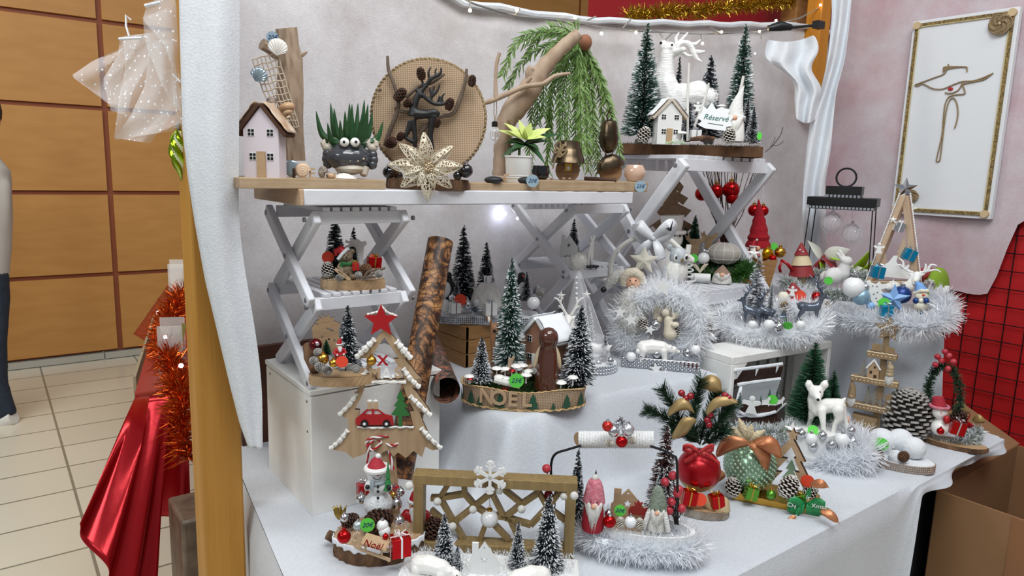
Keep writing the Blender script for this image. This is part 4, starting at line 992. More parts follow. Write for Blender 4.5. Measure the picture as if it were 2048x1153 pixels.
# fishing net
b=MB(); mnet=mat('net_cord',L('#c9b8a4'),.8)
def net(u,v):
 x=(505+50*u)*(1-v)+(570+28*u)*v-30*v*(1-v)*(1-u); y=(118-12*u)*(1-v)+(262-18*u+10*u*u)*v
 return g(x,y,-.045+.02*v)
nu,nv=6,11
for i in range(nu+1):
 b.tube([net(i/nu+.012*math.sin(j*2.1+i),j/nv) for j in range(nv+1)],.0016,5)
for j in range(nv+1): b.tube([net(i/nu,j/nv+.01*math.sin(i*2+j)) for i in range(nu+1)],.0016,5)
o2=b.build('fishing_net',mnet,loc=g.o); tag(o2,'cream knotted fishing net draped on the driftwood slab beside the pink house','net')
def shell_fan(px,py,rp,t,label,rot=0,m=M_shw):
 g=Px(px,py,t=t); r=rp*g.k; b=MB(); rows=[]
 for j in range(9):
  row=[]
  for i in range(41):
   a0=R(-80)+R(160)*i/40; a=a0*.8+rot; rr=r*2.1*j/8*math.cos(a0*.9)**.5*(1-.03*abs(math.sin(i*PI/4))); row.append((rr*math.sin(a),-.25*r*math.sin(PI*j/9)*(1+.12*math.cos(i*PI/2))-.001,rr*math.cos(a)-r*math.cos(rot)))
  rows.append(row)
 b.grid(rows); o=b.build('scallop_shell',m,loc=g.o,rot=face(g.o),solid=.0012); return tag(o,label,'seashell')
shell_fan(553,95,16,g.T(553,95,-.05),'pinkish white scallop shell tied near the top of the driftwood slab',.15)
shell_fan(511,150,14,g.T(511,150,-.05),'shimmering mother-of-pearl shell hanging at the left of the net',.5,mat('nacre',L('#b3bcc2'),.18,.4,(L('#6f8a94'),30,.3)))
disc(545,75,12,M_pblue,'round blue-grey price sticker behind the scallop shell at the top of the driftwood','20€',t=g.T(545,75,-.035))
def spiral_shell(px,py,rp,t,label,m=M_shell,turn=0,elong=1.2,z=None,tilt=0):
 if z is not None: p,k=rest(px,py,rp*.9,z)
 else: p=at_t(px,py,t); k=K(p)
 r=rp*k; b=MB(); pts=[];rs=[]
 for i in range(70):
  s_=i/69; a=s_*PI*6; rr=r*.62*(1-s_)**1.1; pts.append((rr*math.cos(a),-r*elong*(s_-.35),rr*math.sin(a))); rs.append(r*(.45*(1-s_)+.03))
 b.tube(pts,rs,10); o=b.build('spiral_shell',m,loc=p,rot=(R(tilt),0,face(p,turn))); return tag(o,label,'seashell')
spiral_shell(543,204,11,g.T(543,204,-.06),'dark striped spiral shell in the net above the pink house roof',mat('shell_dark',L('#4a3b34'),.4,0,(L('#b5a596'),40,.15)))
spiral_shell(573,224,17,g.T(573,224,-.06),'orange brown whelk shell caught in the lower net beside the pink house',mat('shell_orange',L('#b98556'),.4,0,(L('#dcc6a8'),18,.2)),turn=20,tilt=70,elong=1.8)
spiral_shell(605,336,16,None,'large beige spiral snail shell on the board before the driftwood',mat('shell_beige',L('#c9a27c'),.4,0,(L('#e0ccb4'),12,.2)),z=ZB_1,turn=10,elong=.6)
spiral_shell(643,338,13,None,'grey striped turban shell between the letter E and the crab pot',mat('shell_grey',L('#6b625b'),.5,0,(L('#a89c8e'),40,.15)),z=ZB_1,turn=-60,elong=.9)
p,k=rest(590,328,9,ZB_1); b=MB(); b.ball((0,0,0),1,16,10); o=b.build('pearl_shell',mat('nacre',(0,0,0)),loc=p+V((0,.02,.01))); o.scale=(15*k,4*k,17*k); o.rotation_euler=(0,0,face(p)); tag(o,'flat grey pearl shell standing behind the beige snail shell','seashell')
g=Px(688,350,z=ZB_1); b=MB(); b.lathe([(0,0),(.026,.001),(.022,.006),(.010,.011),(0,.013)],20,fn=lambda q,z: 1+.05*math.cos(11*q)); b.v=[(x,y*.6,z) for x,y,z in b.v]; tag(b.build('limpet_shell',M_shw,loc=g.o,rot=face(g.o)),'white limpet shell lying in front of the crab pot','seashell')
g=Px(660,346,z=ZB_1); b=MB(); b.ball((0,0,.006),(.009,.006,.006),10,7); tag(b.build('small_shell',mat('shell_orange',(0,0,0)),loc=g.o,rot=face(g.o)),'small orange shell beside the white limpet shell','seashell')
def letter(ch,px,py,hp,m,label,t=None,z=None,turn=0,tilt=0,ext=.0025):
 p=at_t(px,py,t) if t is not None else at_z(px,py,z); k=K(p); c=bpy.data.curves.new('wooden_letter','FONT'); c.body=ch; c.size=hp*k/.7; c.extrude=ext; c.offset=.0006; c.align_x='CENTER'
 c.materials.append(m); o=bpy.data.objects.new('wooden_letter',c); C.objects.link(o); o.location=p; o.rotation_euler=(R(90+tilt),0,face(p,turn)); return tag(o,label,'letter')
letter('E',624,353,20,M_ply,'small wooden letter E standing on the left board beside the snail shell',z=ZB_1)
letter('I',588,352,19,M_burn,'small dark wooden letter seen from the side left of the snail shell',z=ZB_1,turn=30)
letter('M',665,346,12,M_ply,'tiny wooden letter M leaning behind the white limpet shell',z=ZB_1)
# crab planter with aloe
YDEF[0]=Yf1+.015
g=Px(698,350,z=ZB_1); mcrab=mat('crab_glaze',L('#3f4146'),.15,0,None,coat=.6); mcrm=mat('crab_cream',L('#b5ab9c'),.35)
o=thing('crab_planter','dark grey glazed ceramic crab planter with cream spots on the left board','planter',g.o)
d0=.035
b=MB(); b.ball(g(698,316,d0),(48*g.k,.045,29*g.k),24,16); b.tube([g(698,300,d0),g(698,290,d0)],[.035,.032],20); b.build('bowl',mcrab,o)
b=MB(); b.ball(g(700,338,d0-.012),(30*g.k,.034,12*g.k),18,10); b.build('belly',mcrm,o)
for x in (681,727): b=MB(); b.cone(g(x,351,.012),g(x+2,336,.02),7*g.k,10*g.k,10); b.build('foot',mcrm,o)
for s_,x in ((-1,655),(1,745)):
 b=MB()
 for dx,dy in ((0,8),(4,18),(-2,28)): b.ball(g(x-s_*-1*dx*.4,300+dy+(0 if s_<0 else 2),d0-.005),(10*g.k,.012,10*g.k),10,8)
 b.build('legs',mcrab,o)
 b=MB(); b.ball(g(x,296,d0),(11*g.k,.010,9*g.k),12,8); b.tube([g(x-6,292,d0),g(x-9,286,d0),g(x-5,278,d0)],[.008,.007,.002],8); b.tube([g(x+6,292,d0),g(x+7,284,d0),g(x+3,277,d0)],[.008,.006,.002],8); b.build('claw',mcrm,o)
for x in (689,710):
 b=MB(); b.ball(g(x,285,0),9.5*g.k,14,10); e=b.build('eye',M_pw,o); b=MB(); b.ball(g(x-1+(x>700)*3,284,-.010),3*g.k,8,6); b.build('pupil',M_black,e)
 b=MB(); b.ball(g(x,288,.006),11.5*g.k,12,8); b.build('brow',mcrab,o)
b=MB()
for x,y,q in ((672,318,4),(686,312,2.5),(683,324,3),(715,322,3),(727,318,2.5),(700,322,2.2)): b.ball(g(x,y,d0-.042+abs(x-698)*.0003),(q*g.k,.004,q*g.k),8,6)
b.build('spots',mcrm,o)
mal=mat('aloe_green',L('#2f5a30'),.4,0,(L('#1d3d20'),20,.25))
o=thing('aloe_plant','spiky dark green aloe plant growing out of the crab planter','plant',g.o)
for i,(x,y,dt) in enumerate(((632,222,0),(661,205,.02),(655,246,-.02),(668,216,0),(699,206,.01),(704,208,-.01),(716,206,.02),(729,199,.0),(736,208,-.02),(745,222,.01),(766,243,0),(690,222,-.03),(680,240,-.035),(722,236,-.035),(706,228,.05))):
 b=MB(); base=g(698+(x-698)*.3,288,d0); tip=g(x,y,dt+d0); dr=tip-base; l=dr.length; m_=base+dr*.5+V((0,0,-.008))+(base-g(698,288,d0))*.5; m_.z-=.004
 pts=smooth_pts([base,m_+V((0,0,-.004)),tip],6); sd=w2cam(V((0,0,1))); vs=[];n=len(pts)
 for j,p in enumerate(pts):
  w_=.0105*(1-(j/(n-1))**1.6)+.0003; t_=(pts[min(j+1,n-1)]-pts[max(j-1,0)]).normalized(); s_=t_.cross(V((.6,.8,0))).normalized()
  f_=t_.cross(s_); vs+=[p-s_*w_,p+f_*w_*.5,p+s_*w_,p-f_*w_*.15]
 b.add(vs,[(4*j+a_,4*j+(a_+1)%4,4*j+4+(a_+1)%4,4*j+4+a_) for j in range(n-1) for a_ in range(4)]); b.build('leaf',mal,o)
# ================= burlap disc with deer =================
mbl=bpy.data.materials.new('burlap'); mbl.use_nodes=True; nt=mbl.node_tree; bs=nt.nodes['Principled BSDF']; bs.inputs['Roughness'].default_value=.95
tc=nt.nodes.new('ShaderNodeTexCoord'); w1=nt.nodes.new('ShaderNodeTexWave'); w1.inputs['Scale'].default_value=75; w1.inputs['Distortion'].default_value=1.2; w1.bands_direction='X'
w2=nt.nodes.new('ShaderNodeTexWave'); w2.inputs['Scale'].default_value=75; w2.bands_direction='Z'; w2.inputs['Distortion'].default_value=1.2
mu=nt.nodes.new('ShaderNodeMath'); mu.operation='MULTIPLY'; rp_=nt.nodes.new('ShaderNodeValToRGB'); rp_.color_ramp.elements[0].color=(*L('#857056'),1); rp_.color_ramp.elements[1].color=(*L('#cdb094'),1); rp_.color_ramp.elements[1].position=.35
for w_ in (w1,w2): nt.links.new(tc.outputs['Object'],w_.inputs[0])
nt.links.new(w1.outputs['Fac'],mu.inputs[0]); nt.links.new(w2.outputs['Fac'],mu.inputs[1]); nt.links.new(mu.outputs[0],rp_.inputs[0]); nt.links.new(rp_.outputs[0],bs.inputs['Base Color'])
YDEF[0]=Yf1-.02
o,c,h=log_slice(855,385,166,21,ZPL,'round log slice under the burlap disc in the middle of the plank',depth=.55,turn=0,seed=4)
ZL=ZPL+h; td=tdepth(c)+.0
g=Px(857,360,t=td)
o=thing('burlap_disc','large round burlap covered disc with rope rim standing on the log slice','wall disc',g.o,face(g.o)); r_=110*g.k
b=MB(); b.X=Matrix.Translation((0,0,121*g.k))@Matrix.Rotation(R(90),4,'X'); b.lathe([(r_*.99,-.006),(r_,0),(r_*.99,.006)],64); b.build('panel',mbl,o,smooth=False)
b=MB(); 
for ph in (0,PI): b.tube([((r_+.003*math.cos(a*42+ph))*math.cos(a),.0+.003*math.sin(a*42+ph),121*g.k+(r_+.003*math.cos(a*42+ph))*math.sin(a)) for a in [2*PI*i/500 for i in range(500)]],.0035,5,closed=True)
b.build('rope_rim',M_twine,o)
tf=td-.03; g=Px(857,360,t=tf)
mdr=mat('deer_black',L('#1b1a1c'),.5); o=thing('deer_silhouette','black carved reindeer with branching antlers in front of the burlap disc','deer',g.o)
b=MB(); k=g.k
def S(*pts): b.tube(smooth_pts([g(x,y) for x,y,_ in pts],3),[q for i,(_,_,r) in enumerate(pts[:-1]) for q in [ (r+(pts[i+1][2]-r)*j/3)*k*1.3 for j in range(3)]]+[pts[-1][2]*k*1.2],8)
S((829,228,9),(850,229,6.5),(868,226,7),(879,230,3)); S((826,232,9),(827,215,6),(834,195,5),(838,185,4)); S((833,178,3),(841,190,5),(849,191,2.5)); S((826,240,5),(829,262,4),(831,285,4)); S((822,243,5),(816,262,4),(811,275,3.5),(828,285,3.5),(831,295,3)); S((868,232,7),(863,255,4.5),(861,275,4),(866,300,3)); S((863,240,5),(860,262,3),(858,285,3))
S((840,186,3.5),(852,172,3),(862,158,3),(880,148,2.5),(882,135,1.5)); S((849,178,2.5),(845,165,2),(842,150,1.5)); S((860,160,2.5),(857,145,2),(862,134,1.2)); S((872,150,2),(870,143,1.5),(874,136,1))
S((846,190,3.5),(856,200,3),(870,208,3),(888,208,2.5),(896,200,2)); S((862,203,2.5),(862,185,2),(858,175,1.3)); S((864,193,2.5),(874,183,2),(880,168,1.3)); S((866,190,2),(867,180,1.6),(868,171,1.2)); S((875,208,2.2),(877,198,1.6),(880,191,1.2)); S((885,208,2.2),(884,195,1.8),(890,186,1.2))
b.build('figure',mdr,o,remesh=.0018,sm=1)
o=thing('branch_decoration','weathered forked twigs fixed behind the black reindeer on the burlap disc','twigs',g.o); mtw=wood('grey_twig','#6f5f52','#58483c',10,(3,3,3))
for pts in (((775,112,3),(777,140,4),(788,170,4),(797,210,5),(780,260,5),(768,292,4)),((933,138,3),(930,165,4),(917,205,5),(905,228,5),(880,234,4),(855,250,4),(838,270,4)),((889,148,3),(865,165,4),(835,175,4),(812,196,4)),((838,228,4),(800,222,4),(790,215,4)),((756,182,4),(762,178,4)),((860,305,3),(900,325,4))):
 b=MB(); b.tube(smooth_pts([g(x,y,.012) for x,y,_ in pts],3),[q for i,(_,_,r) in enumerate(pts[:-1]) for q in [(r+(pts[i+1][2]-r)*j/3)*k*.9 for j in range(3)]]+[pts[-1][2]*k*.8],7); b.build('twig',mtw,o)
for x,y,r,tl,lb in ((800,190,12,(.4,.6,0),'upper left'),(816,206,9,(1.2,.3,0),'second upper left'),(842,148,10,(.1,-.3,0),'top centre'),(944,162,9,(0,.2,0),'outer right edge'),(899,209,10,(.3,.2,0),'right of the antlers'),(874,246,8,(.5,0,0),'under the deer belly'),(801,273,8,(.7,0,0),'lower left beside the deer legs'),(782,285,12,(1.3,.2,0),'lowest left above the lace flower')):
 pinecone(x,y,r,0,'brown pinecone on the burlap disc, %s'%lb,'dark',t=g.T(x,y,-.004),tilt=tl,hr=1.25,group='pinecones on the burlap disc')
# lace flower
mlace=bpy.data.materials.new('glitter_lace'); mlace.use_nodes=True; nt=mlace.node_tree; bs=nt.nodes['Principled BSDF']; bs.inputs['Base Color'].default_value=(*L('#cfc4ae'),1); bs.inputs['Roughness'].default_value=.45; bs.inputs['Metallic'].default_value=.2
vo=nt.nodes.new('ShaderNodeTexVoronoi'); vo.feature='DISTANCE_TO_EDGE'; vo.inputs['Scale'].default_value=150; tc=nt.nodes.new('ShaderNodeTexCoord'); nt.links.new(tc.outputs['Object'],vo.inputs[0])
lt=nt.nodes.new('ShaderNodeMath'); lt.operation='LESS_THAN'; lt.inputs[1].default_value=.13; nt.links.new(vo.outputs['Distance'],lt.inputs[0]); nt.links.new(lt.outputs[0],bs.inputs['Alpha'])
mlr=mat('lace_rim',L('#cfc4ae'),.45,.2)
g=Px(852,335,t=tdepth(c)-.085); o=thing('lace_flower','large cream glitter lace poinsettia flower in front of the burlap disc','flower',g.o)
for x,y,wd,dt in ((850,265,17,0),(800,287,15,.0),(906,293,14,.005),(776,330,16,.0),(925,333,16,-.01),(857,402,19,-.01),(803,375,17,-.006),(904,375,16,0),(820,300,11,-.01),(888,305,11,-.012),(810,350,11,-.014),(895,352,11,-.012),(838,372,11,-.016),(870,372,11,-.015)):
 tip=g(x,y,dt); l=tip.length; d=tip.normalized(); s_=d.cross(V((-.0,-1,0))).normalized(); nn=s_.cross(d); rows=[]; w_=wd*g.k
 for j in range(11):
  u=j/10; cw_=w_*math.sin(PI*min(1,u*.92+.06))**.75*(1-.25*u) if j<10 else .0005
  rows.append([d*l*u+s_*cw_*q+nn*(-.006*abs(q)+.010*math.sin(PI*u)) for q in (-1,-.5,0,.5,1)])
 pe=MB().grid(rows).build('petal',mlace,o); b=MB(); b.tube([r[0] for r in rows]+[r[4] for r in rows[::-1]],.0011,5); b.tube([r[2] for r in rows],.0009,5); b.build('petal_rim',mlr,pe)
b=MB()
for i in range(14): a=i*2.4; rr=.0028*math.sqrt(i)*1.1; b.ball((rr*math.cos(a),-.016,rr*math.sin(a)),.0042,8,6)
for i in range(12): a=i*.52; b.tube([(0,-.01,0),(.018*math.cos(a),-.018,.018*math.sin(a)+.004)],.0011,4)
b.build('berry_centre',mat('champagne_metal',L('#b9a487'),.3,.8),o)
M_bg=mat('black_gloss',L('#121216'),.08,.3,coat=1)
for x,y,rp,lb in ((778,345,13,'left'),(797,352,9,'inner left'),(932,342,14,'right'),(915,352,9,'inner right')):
 ball(x,y,rp,'glossy black bauble on the log slice, %s of the lace flower'%lb,M_bg,t=tdepth(c)-.02,cap=M_silv,group='black baubles on the log slice')
pinecone(790,346,9,0,'dark pinecone beside the left black bauble on the log slice','dark',t=tdepth(c)-.03,tilt=(1.2,0,0)); pinecone(922,338,9,0,'dark pinecone behind the right black bauble on the log slice','dark',t=tdepth(c)-.0,tilt=(1.2,0,0))
# ================= driftwood with hanging plant =================
tg=tY(1020,350,Yf1+.13); g=Px(1010,352,t=tg); M_dl=wood('pale_driftwood','#baa48f','#8f765f',7,(3,3,.6))
o=thing('driftwood_log','pale driftwood trunk leaning right with side branches in the middle of the plank','driftwood',g.o); k=g.k
def limb(pts,name='branch',m=M_dl,dt=0,n=12):
 b=MB(); b.tube(smooth_pts([g(x,y,dt) for x,y,_ in pts],4),[(r+(pts[i+1][2]-r)*j/4)*k*(1+.06*math.sin(i*3+j*2)) for i,(_,_,r) in enumerate(pts[:-1]) for j in range(4)]+[pts[-1][2]*k],n); return b.build(name,m,o)
limb([(1003,352,19),(1004,320,18),(1006,280,17),(1012,245,20),(1035,210,24),(1062,175,22),(1085,140,17),(1110,110,14),(1140,82,13),(1158,68,11)],'trunk',n=16)
limb([(1060,170,8),(1060,145,10),(1066,137,9)],'stub',dt=-.01)
limb([(960,209,4),(985,201,5),(1010,190,5),(1050,173,5),(1085,168,4.5),(1110,152,4),(1140,147,2.5)],dt=-.05); limb([(992,198,5),(991,165,3.5),(993,130,3.5),(999,106,3.5)],dt=-.05)
limb([(1040,180,4),(1050,168,4),(1062,155,4)],dt=-.045)
b=MB()
for ph in (0,2.1,4.2): b.tube([g(1018+3*math.sin(i*.8+ph),352-i*2.9,-.035+.002*math.cos(i*.8+ph)) for i in range(40)],.0022,5)
tag(b.build('jute_braid',M_twine,loc=g.o),'braided jute strand hanging down the driftwood trunk beside the glass bulb','braid')
mfn=mat('fern_green',L('#7f9d55'),.5,0,(L('#587a3c'),8,.25)); M_stem=mat('fern_stem',L('#4a5a2a'),.6)
gf=Px(1165,75,t=tg); fp=thing('hanging_plant','bright green artificial trailing plant hanging over the driftwood top','plant',gf.o)
ends=[(1003,150,1050,70),(1012,175,1060,110),(1055,345,1075,160),(1075,250,1085,130),(1085,235,1095,110),(1092,345,1105,190),(1120,300,1120,180),(1135,320,1140,170),(1150,335,1150,180),(1165,330,1160,190),(1180,345,1172,190),(1195,345,1185,200),(1210,300,1195,170),(1225,260,1205,170),(1240,330,1215,190),(1210,200,1190,130),(1128,270,1130,150),(1158,290,1155,160),(1172,300,1168,150),(1187,310,1180,150),(1100,300,1105,160),(1060,110,1090,65),(1050,85,1090,60),(1100,52,1125,55),(1150,45,1150,55)]
random.seed(21)
for i,(x,y,mx_,my) in enumerate(ends):
 dt=rnd(-.05,.05) if x<1180 else rnd(.03,.08)
 P_=smooth_pts([gf(1150+rnd(-8,8),72,dt*.2),gf(mx_,my,dt*.8),gf(x+rnd(-4,4),y,dt)],10)
 b=MB(); b.mi=1; b.tube(P_,.0011,4); b.mi=0
 T=sum((P_[q+1]-P_[q]).length for q in range(len(P_)-1)); acc=0; nx_=.012
 for q in range(len(P_)-1):
  d=P_[q+1]-P_[q]; l=d.length
  while nx_<acc+l:
   f_=(nx_-acc)/l; pp_=P_[q]+d*f_
   for sg in (-1,1):
    sd=d.normalized().cross(V((.6,.8,0)))*sg+V((rnd(-.5,.5),rnd(-.8,.5),0)); dr=(d.normalized()*1.1+sd*.8+V((0,0,-.25))); b.leaf(pp_,dr,V((rnd(-.4,.2),-1,.3)),rnd(.020,.033),.0058,bend=.15,n=3,cup=.2)
   nx_+=.0095
  acc+=l
 b.build('trailing_stem',[mfn,M_stem],fp,smooth=False)
b=MB(); b.ball(gf(1170,85,0),(.02,.02,.022),12,8); b.build('plant_root',mat('red_brown_root',L('#8a5a42'),.8),fp)
# clear bulb ornament
g=Px(989,264,t=tg-.06); mgl=mat('clear_glass',(1,1,1),.03,0,trans=1,ior=1.08); mgs=mat('glass_shell',(.95,.97,1),.02,0,alpha=.22)
o=thing('glass_bulb_ornament','clear glass bulb ornament hanging on jute from the driftwood branch','ornament',g.o); k=g.k
b=MB(); b.lathe([(.002*1,12*k),(7*k,9*k),(13*k,0),(11*k,-12*k),(4*k,-22*k),(0,-24*k)],20); b.build('glass',mgs,o)
b=MB(); b.lathe([(6*k,9*k),(6*k,19*k),(3*k,21*k)],12); b.build('cap',mat('dark_bronze',L('#3d3a34'),.3,.8),o)
b=MB(); b.tube([(0,0,20*k),(-.004,0,40*k),(-.003,0,62*k),(.002,0,66*k)],.0011,5); b.tube([(0,0,20*k),(.006,0,40*k),(.004,0,62*k)],.0011,5); b.build('jute_loop',M_twine,o)
b=MB(); 
for i in range(9): a=i*.7; b.tube([(9*k*math.cos(a)*math.cos(s_),9*k*math.sin(a)*math.cos(s_),-5*k+13*k*math.sin(s_)) for s_ in [-1.5+.5*j for j in range(7)]],.0004,3)
b.build('glitter_wire',M_silv,o)
# poinsettia in white pot
YDEF[0]=Yf1+.03
g=Px(1051,350,z=ZB_2); k=g.k; o=thing('white_pot','white ribbed metal pot holding the pale poinsettia on the thin board','pot',g.o+V((0,.03,0)))
b=MB(); b.lathe([(24*k,0),(25*k,2*k),(28*k,50*k),(29.5*k,51*k),(29.5*k,54*k),(27*k,54*k),(26*k,48*k),(0,46*k)],32); b.build('pot_body',mat('enamel_white',L('#e4e6e6'),.3),o); 
b=MB()
for z in (10,14): b.tube([(26*k*math.cos(a),26*k*math.sin(a),z*k) for a in [2*PI*i/40 for i in range(40)]],.0008,5,closed=True)
b.build('ribs',mat('enamel_white',(0,0,0)),o)
o=thing('poinsettia','pale yellow and green poinsettia plant in the white pot','plant',g.o+V((0,.03,52*k)))
mpy=mat('bract_yellow',L('#d3dc8c'),.55,0,(L('#b9cc6a'),20,.2)); mpg=mat('leaf_dark_green',L('#2a4d2a'),.45)
gg=Px(1051,298,t=tdepth(g.o)+.02); sh=gg.o-(g.o+V((0,.03,52*k)))
for i,(x,y,dt) in enumerate(((1000,258,0),(1012,245,-.01),(1040,240,.01),(1062,247,0),(1098,255,0),(1090,272,-.02),(1022,262,-.03),(1050,255,-.035),(1075,262,.03),(1035,258,.03))):
 b=MB(); a_=gg(1050,278,0)+sh; e_=gg(x,y,dt)+sh; d=e_-a_; b.leaf(a_,d,V((0,-.7,.7)),d.length*1.05,.026,bend=.08,cup=.25,n=7); b.build('bract',mpy,o)
for x,y,dt in ((1012,315,-.02),(1020,282,-.02),(1118,272,-.02),(1085,325,-.03),(1010,290,.0),(1095,285,.01),(1075,300,-.04),(1030,300,-.04)):
 b=MB(); a_=gg(1050,288,0)+sh; e_=gg(x,y,dt)+sh; d=e_-a_; b.leaf(a_,d+V((0,0,d.length*.3)),V((0,-.5,.8)),d.length*1.08,.028,bend=.3,cup=.2,n=7); b.build('leaf',mpg,o)
b=MB(); b.tube([(0,0,-.01),(0,0,.03)],.004,6); b.build('stem',M_stem,o)
# pebbles, letters, mug etc.
YDEF[0]=Yf1+.005
for x,y,w_,lb in ((982,351,19,'left'),(1047,352,17,'right')):
 p,k=rest(x,y,6,ZB_2); b=MB(); b.ball((0,0,0),(w_*k,w_*.7*k,7.5*k),20,12); tag(b.build('black_pebble',mat('pebble',L('#1d1e22'),.5),loc=p-V((0,.012,0)),rot=face(p)),'smooth black pebble at the %s on the thin board by the white pot'%lb,'pebble')
p=at_z(1003,344,ZB_2)+V((0,0,.012)); b=MB(); b.prism(star2(6,.0115,.0045),[circ(8,.002)],th=.003); tag(b.build('wooden_flower',M_ply,loc=p,rot=(0,0,face(p))),'small cut-out wooden flower by the left black pebble','wooden flower')
letter('F',1012,354,18,M_ply,'small wooden letter F standing between the two black pebbles',z=ZB_2,turn=8); letter('E',1063,350,18,M_ply,'small wooden letter E standing behind the blue sticker on the thin board',z=ZB_2)
tfr=tY(1065,362,Yf1-.035)
disc(1065,362,12.5,M_pblue,'blue price sticker on the front edge of the thin wooden board','20€',t=tfr,sz=.9); disc(1281,373,11.5,M_pblue,'blue price sticker at the right end of the plank board','25€',t=tY(1281,373,Yf1-.045),sz=.9)
g=Px(1093,351,z=ZB_3); k=g.k; o=thing('black_cup','small glossy black cup beside the white pot','cup',g.o+V((0,.025,0))); b=MB(); b.lathe([(10*k,0),(16*k,4*k),(18*k,15*k),(16*k,28*k),(15*k,28*k),(15*k,15*k),(0,8*k)],24); b.build('cup_body',M_bg,o)
mbz=mat('aged_bronze',L('#6f5f4b'),.28,.9,(L('#3d332a'),14,.25)); mwd=wood('wheel_wood','#9c7652','#7b5a3c',9,(1,1,10))
g=Px(1144,357,z=ZB_3); k=g.k; P0_=g.o+V((0,.02,0)); o=thing('bronze_dome_ornament','bronze metal dome resting on a round wooden disc, bigger one of two','ornament',P0_,face(P0_,8))
b=MB(); b.X=Matrix.Translation((0,0,20*k))@Matrix.Rotation(R(90),4,'X'); b.lathe([(24*k,-.008),(24*k,.008)],32); b.build('wood_disc',mwd,o,bevel=.001)
b=MB(); b.lathe([(36*k,34*k),(34*k,36*k),(31*k,48*k),(26*k,60*k),(25*k,62*k),(23*k,76*k),(18*k,78*k),(0,78*k)],32); b.lathe([(36*k,34*k),(30*k,37*k),(20*k,38*k)],32); b.build('dome',mbz,o)
b=MB(); b.box((0,-.011,26*k),(14*k,.004,16*k)); b.build('bracket',M_gold,o); b=MB(); b.cone((0,-.016,24*k),(0,-.01,24*k),3.4*k,3.4*k,10); b.build('bolt',M_silv,o)
b=MB(); b.grid([[(30*k+i*6*k,-.01+j*.02,36*k-2*k*math.sin(i)) for i in range(9)] for j in range(2)]); b.build('beak',mbz,o,solid=.002)
g=Px(1236,357,z=ZB_3); P0_=g.o+V((0,.03,0)); o=thing('bronze_dome_ornament','smaller bronze dome on a wooden disc tilted behind the pink apple','ornament',P0_,face(P0_,25))
b=MB(); b.X=Matrix.Translation((0,0,20*k))@Matrix.Rotation(R(90),4,'X'); b.lathe([(24*k,-.006),(24*k,.006)],32); b.build('wood_disc',mwd,o,bevel=.001)
b=MB(); b.X=Matrix.Translation((0,0,26*k))@Matrix.Rotation(R(-22),4,'Y'); b.v=[]
rows=[]
for j in range(8):
 a=j/7*PI/2; rows.append([(32*k*math.cos(a)*math.cos(q),.022*math.cos(a)*math.sin(q),30*k*math.sin(a)) for q in [2*PI*i/24 for i in range(25)]])
b.grid(rows); b.build('dome',mbz,o,solid=.0015)
g=Px(1218,262,t=tdepth(P0_)-.03); k=g.k; o=thing('bronze_bell','aged bronze bell with loop hanging in front of the trailing plant','bell',g.o)
b=MB(); b.lathe([(19*k,-8*k),(20*k,-16*k),(16*k,-32*k),(8*k,-42*k),(0,-45*k)],24); b.lathe([(18*k,-9*k),(17*k,8*k),(14*k,18*k),(6*k,22*k),(0,22*k)],24); b.build('bell_body',mbz,o)
b=MB(); b.tube([(8*k*math.cos(a),0,28*k+9*k*math.sin(a)) for a in [2*PI*i/16 for i in range(16)]],.0022,6,closed=True); b.tube([(-6*k,0,38*k),(8*k,0,46*k)],.0018,5); b.build('loop',M_burn,o)
b=MB(); b.tube([(16*k*math.cos(a),-.004,-20*k+30*k*math.sin(a)) for a in [PI+PI*i/14 for i in range(15)]]+[(10*k,0,5*k)],.0016,5); b.build('band',M_bark,o)
g=Px(1120,303,t=tdepth(at_z(1120,350,ZB_3))-.01); b=MB()
for i in range(5): a=i*1.3; b.tube(smooth_pts([g(1120,303),g(1120+14*math.cos(a),300+12*math.sin(a)),g(1120+6*math.cos(a+.8),300+16*math.sin(a+.8)),g(1120,303)],4),.0028,6)
b.tube(smooth_pts([g(1120,303),g(1110,320),g(1106,338)],4),.0025,6); tag(b.build('twine_bow',M_twine,loc=g.o),'knotted jute twine bow at the left of the bigger bronze dome','bow')
p=at_z(1198,358,ZB_3); b=MB(); b.tube([(-.045,0,.006),(.045,0,.004)],.0055,8); tag(b.build('cinnamon_stick',mat('cinnamon',L('#4f3324'),.7),loc=p+V((0,-.005,0)),rot=face(p,4)),'dark cinnamon stick lying between the bronze domes and the apple','stick')
p,k=rest(1269,344,18,ZB_3); o=thing('ceramic_apple','glossy pale pink ceramic apple at the right end of the plank','apple',p)
b=MB(); b.lathe([(0,-18*k),(14*k,-17*k),(21*k,-6*k),(22*k,4*k),(16*k,15*k),(6*k,15*k),(0,11*k)],28); b.build('apple_body',mat('pink_ceramic',L('#c9a38c'),.12,0,(L('#d6b8a4'),25,.2),coat=.8),o); b=MB(); b.tube([(0,0,12*k),(6*k,0,18*k),(14*k,0,20*k)],.0018,6); b.build('stem',mtw,o)
for x,y in ((1103,352),(1128,352),(1140,345)): 
 p,k=rest(x,y,3,ZB_3); b=MB(); b.ball((0,0,0),(4*k,3*k,3*k),8,6); tag(b.build('small_pebble',M_dw,loc=p),'tiny brown pebble %s on the right board'%('left of the black cup' if x<1110 else 'before the twine bow' if y>350 else 'right of the black cup'),'pebble')
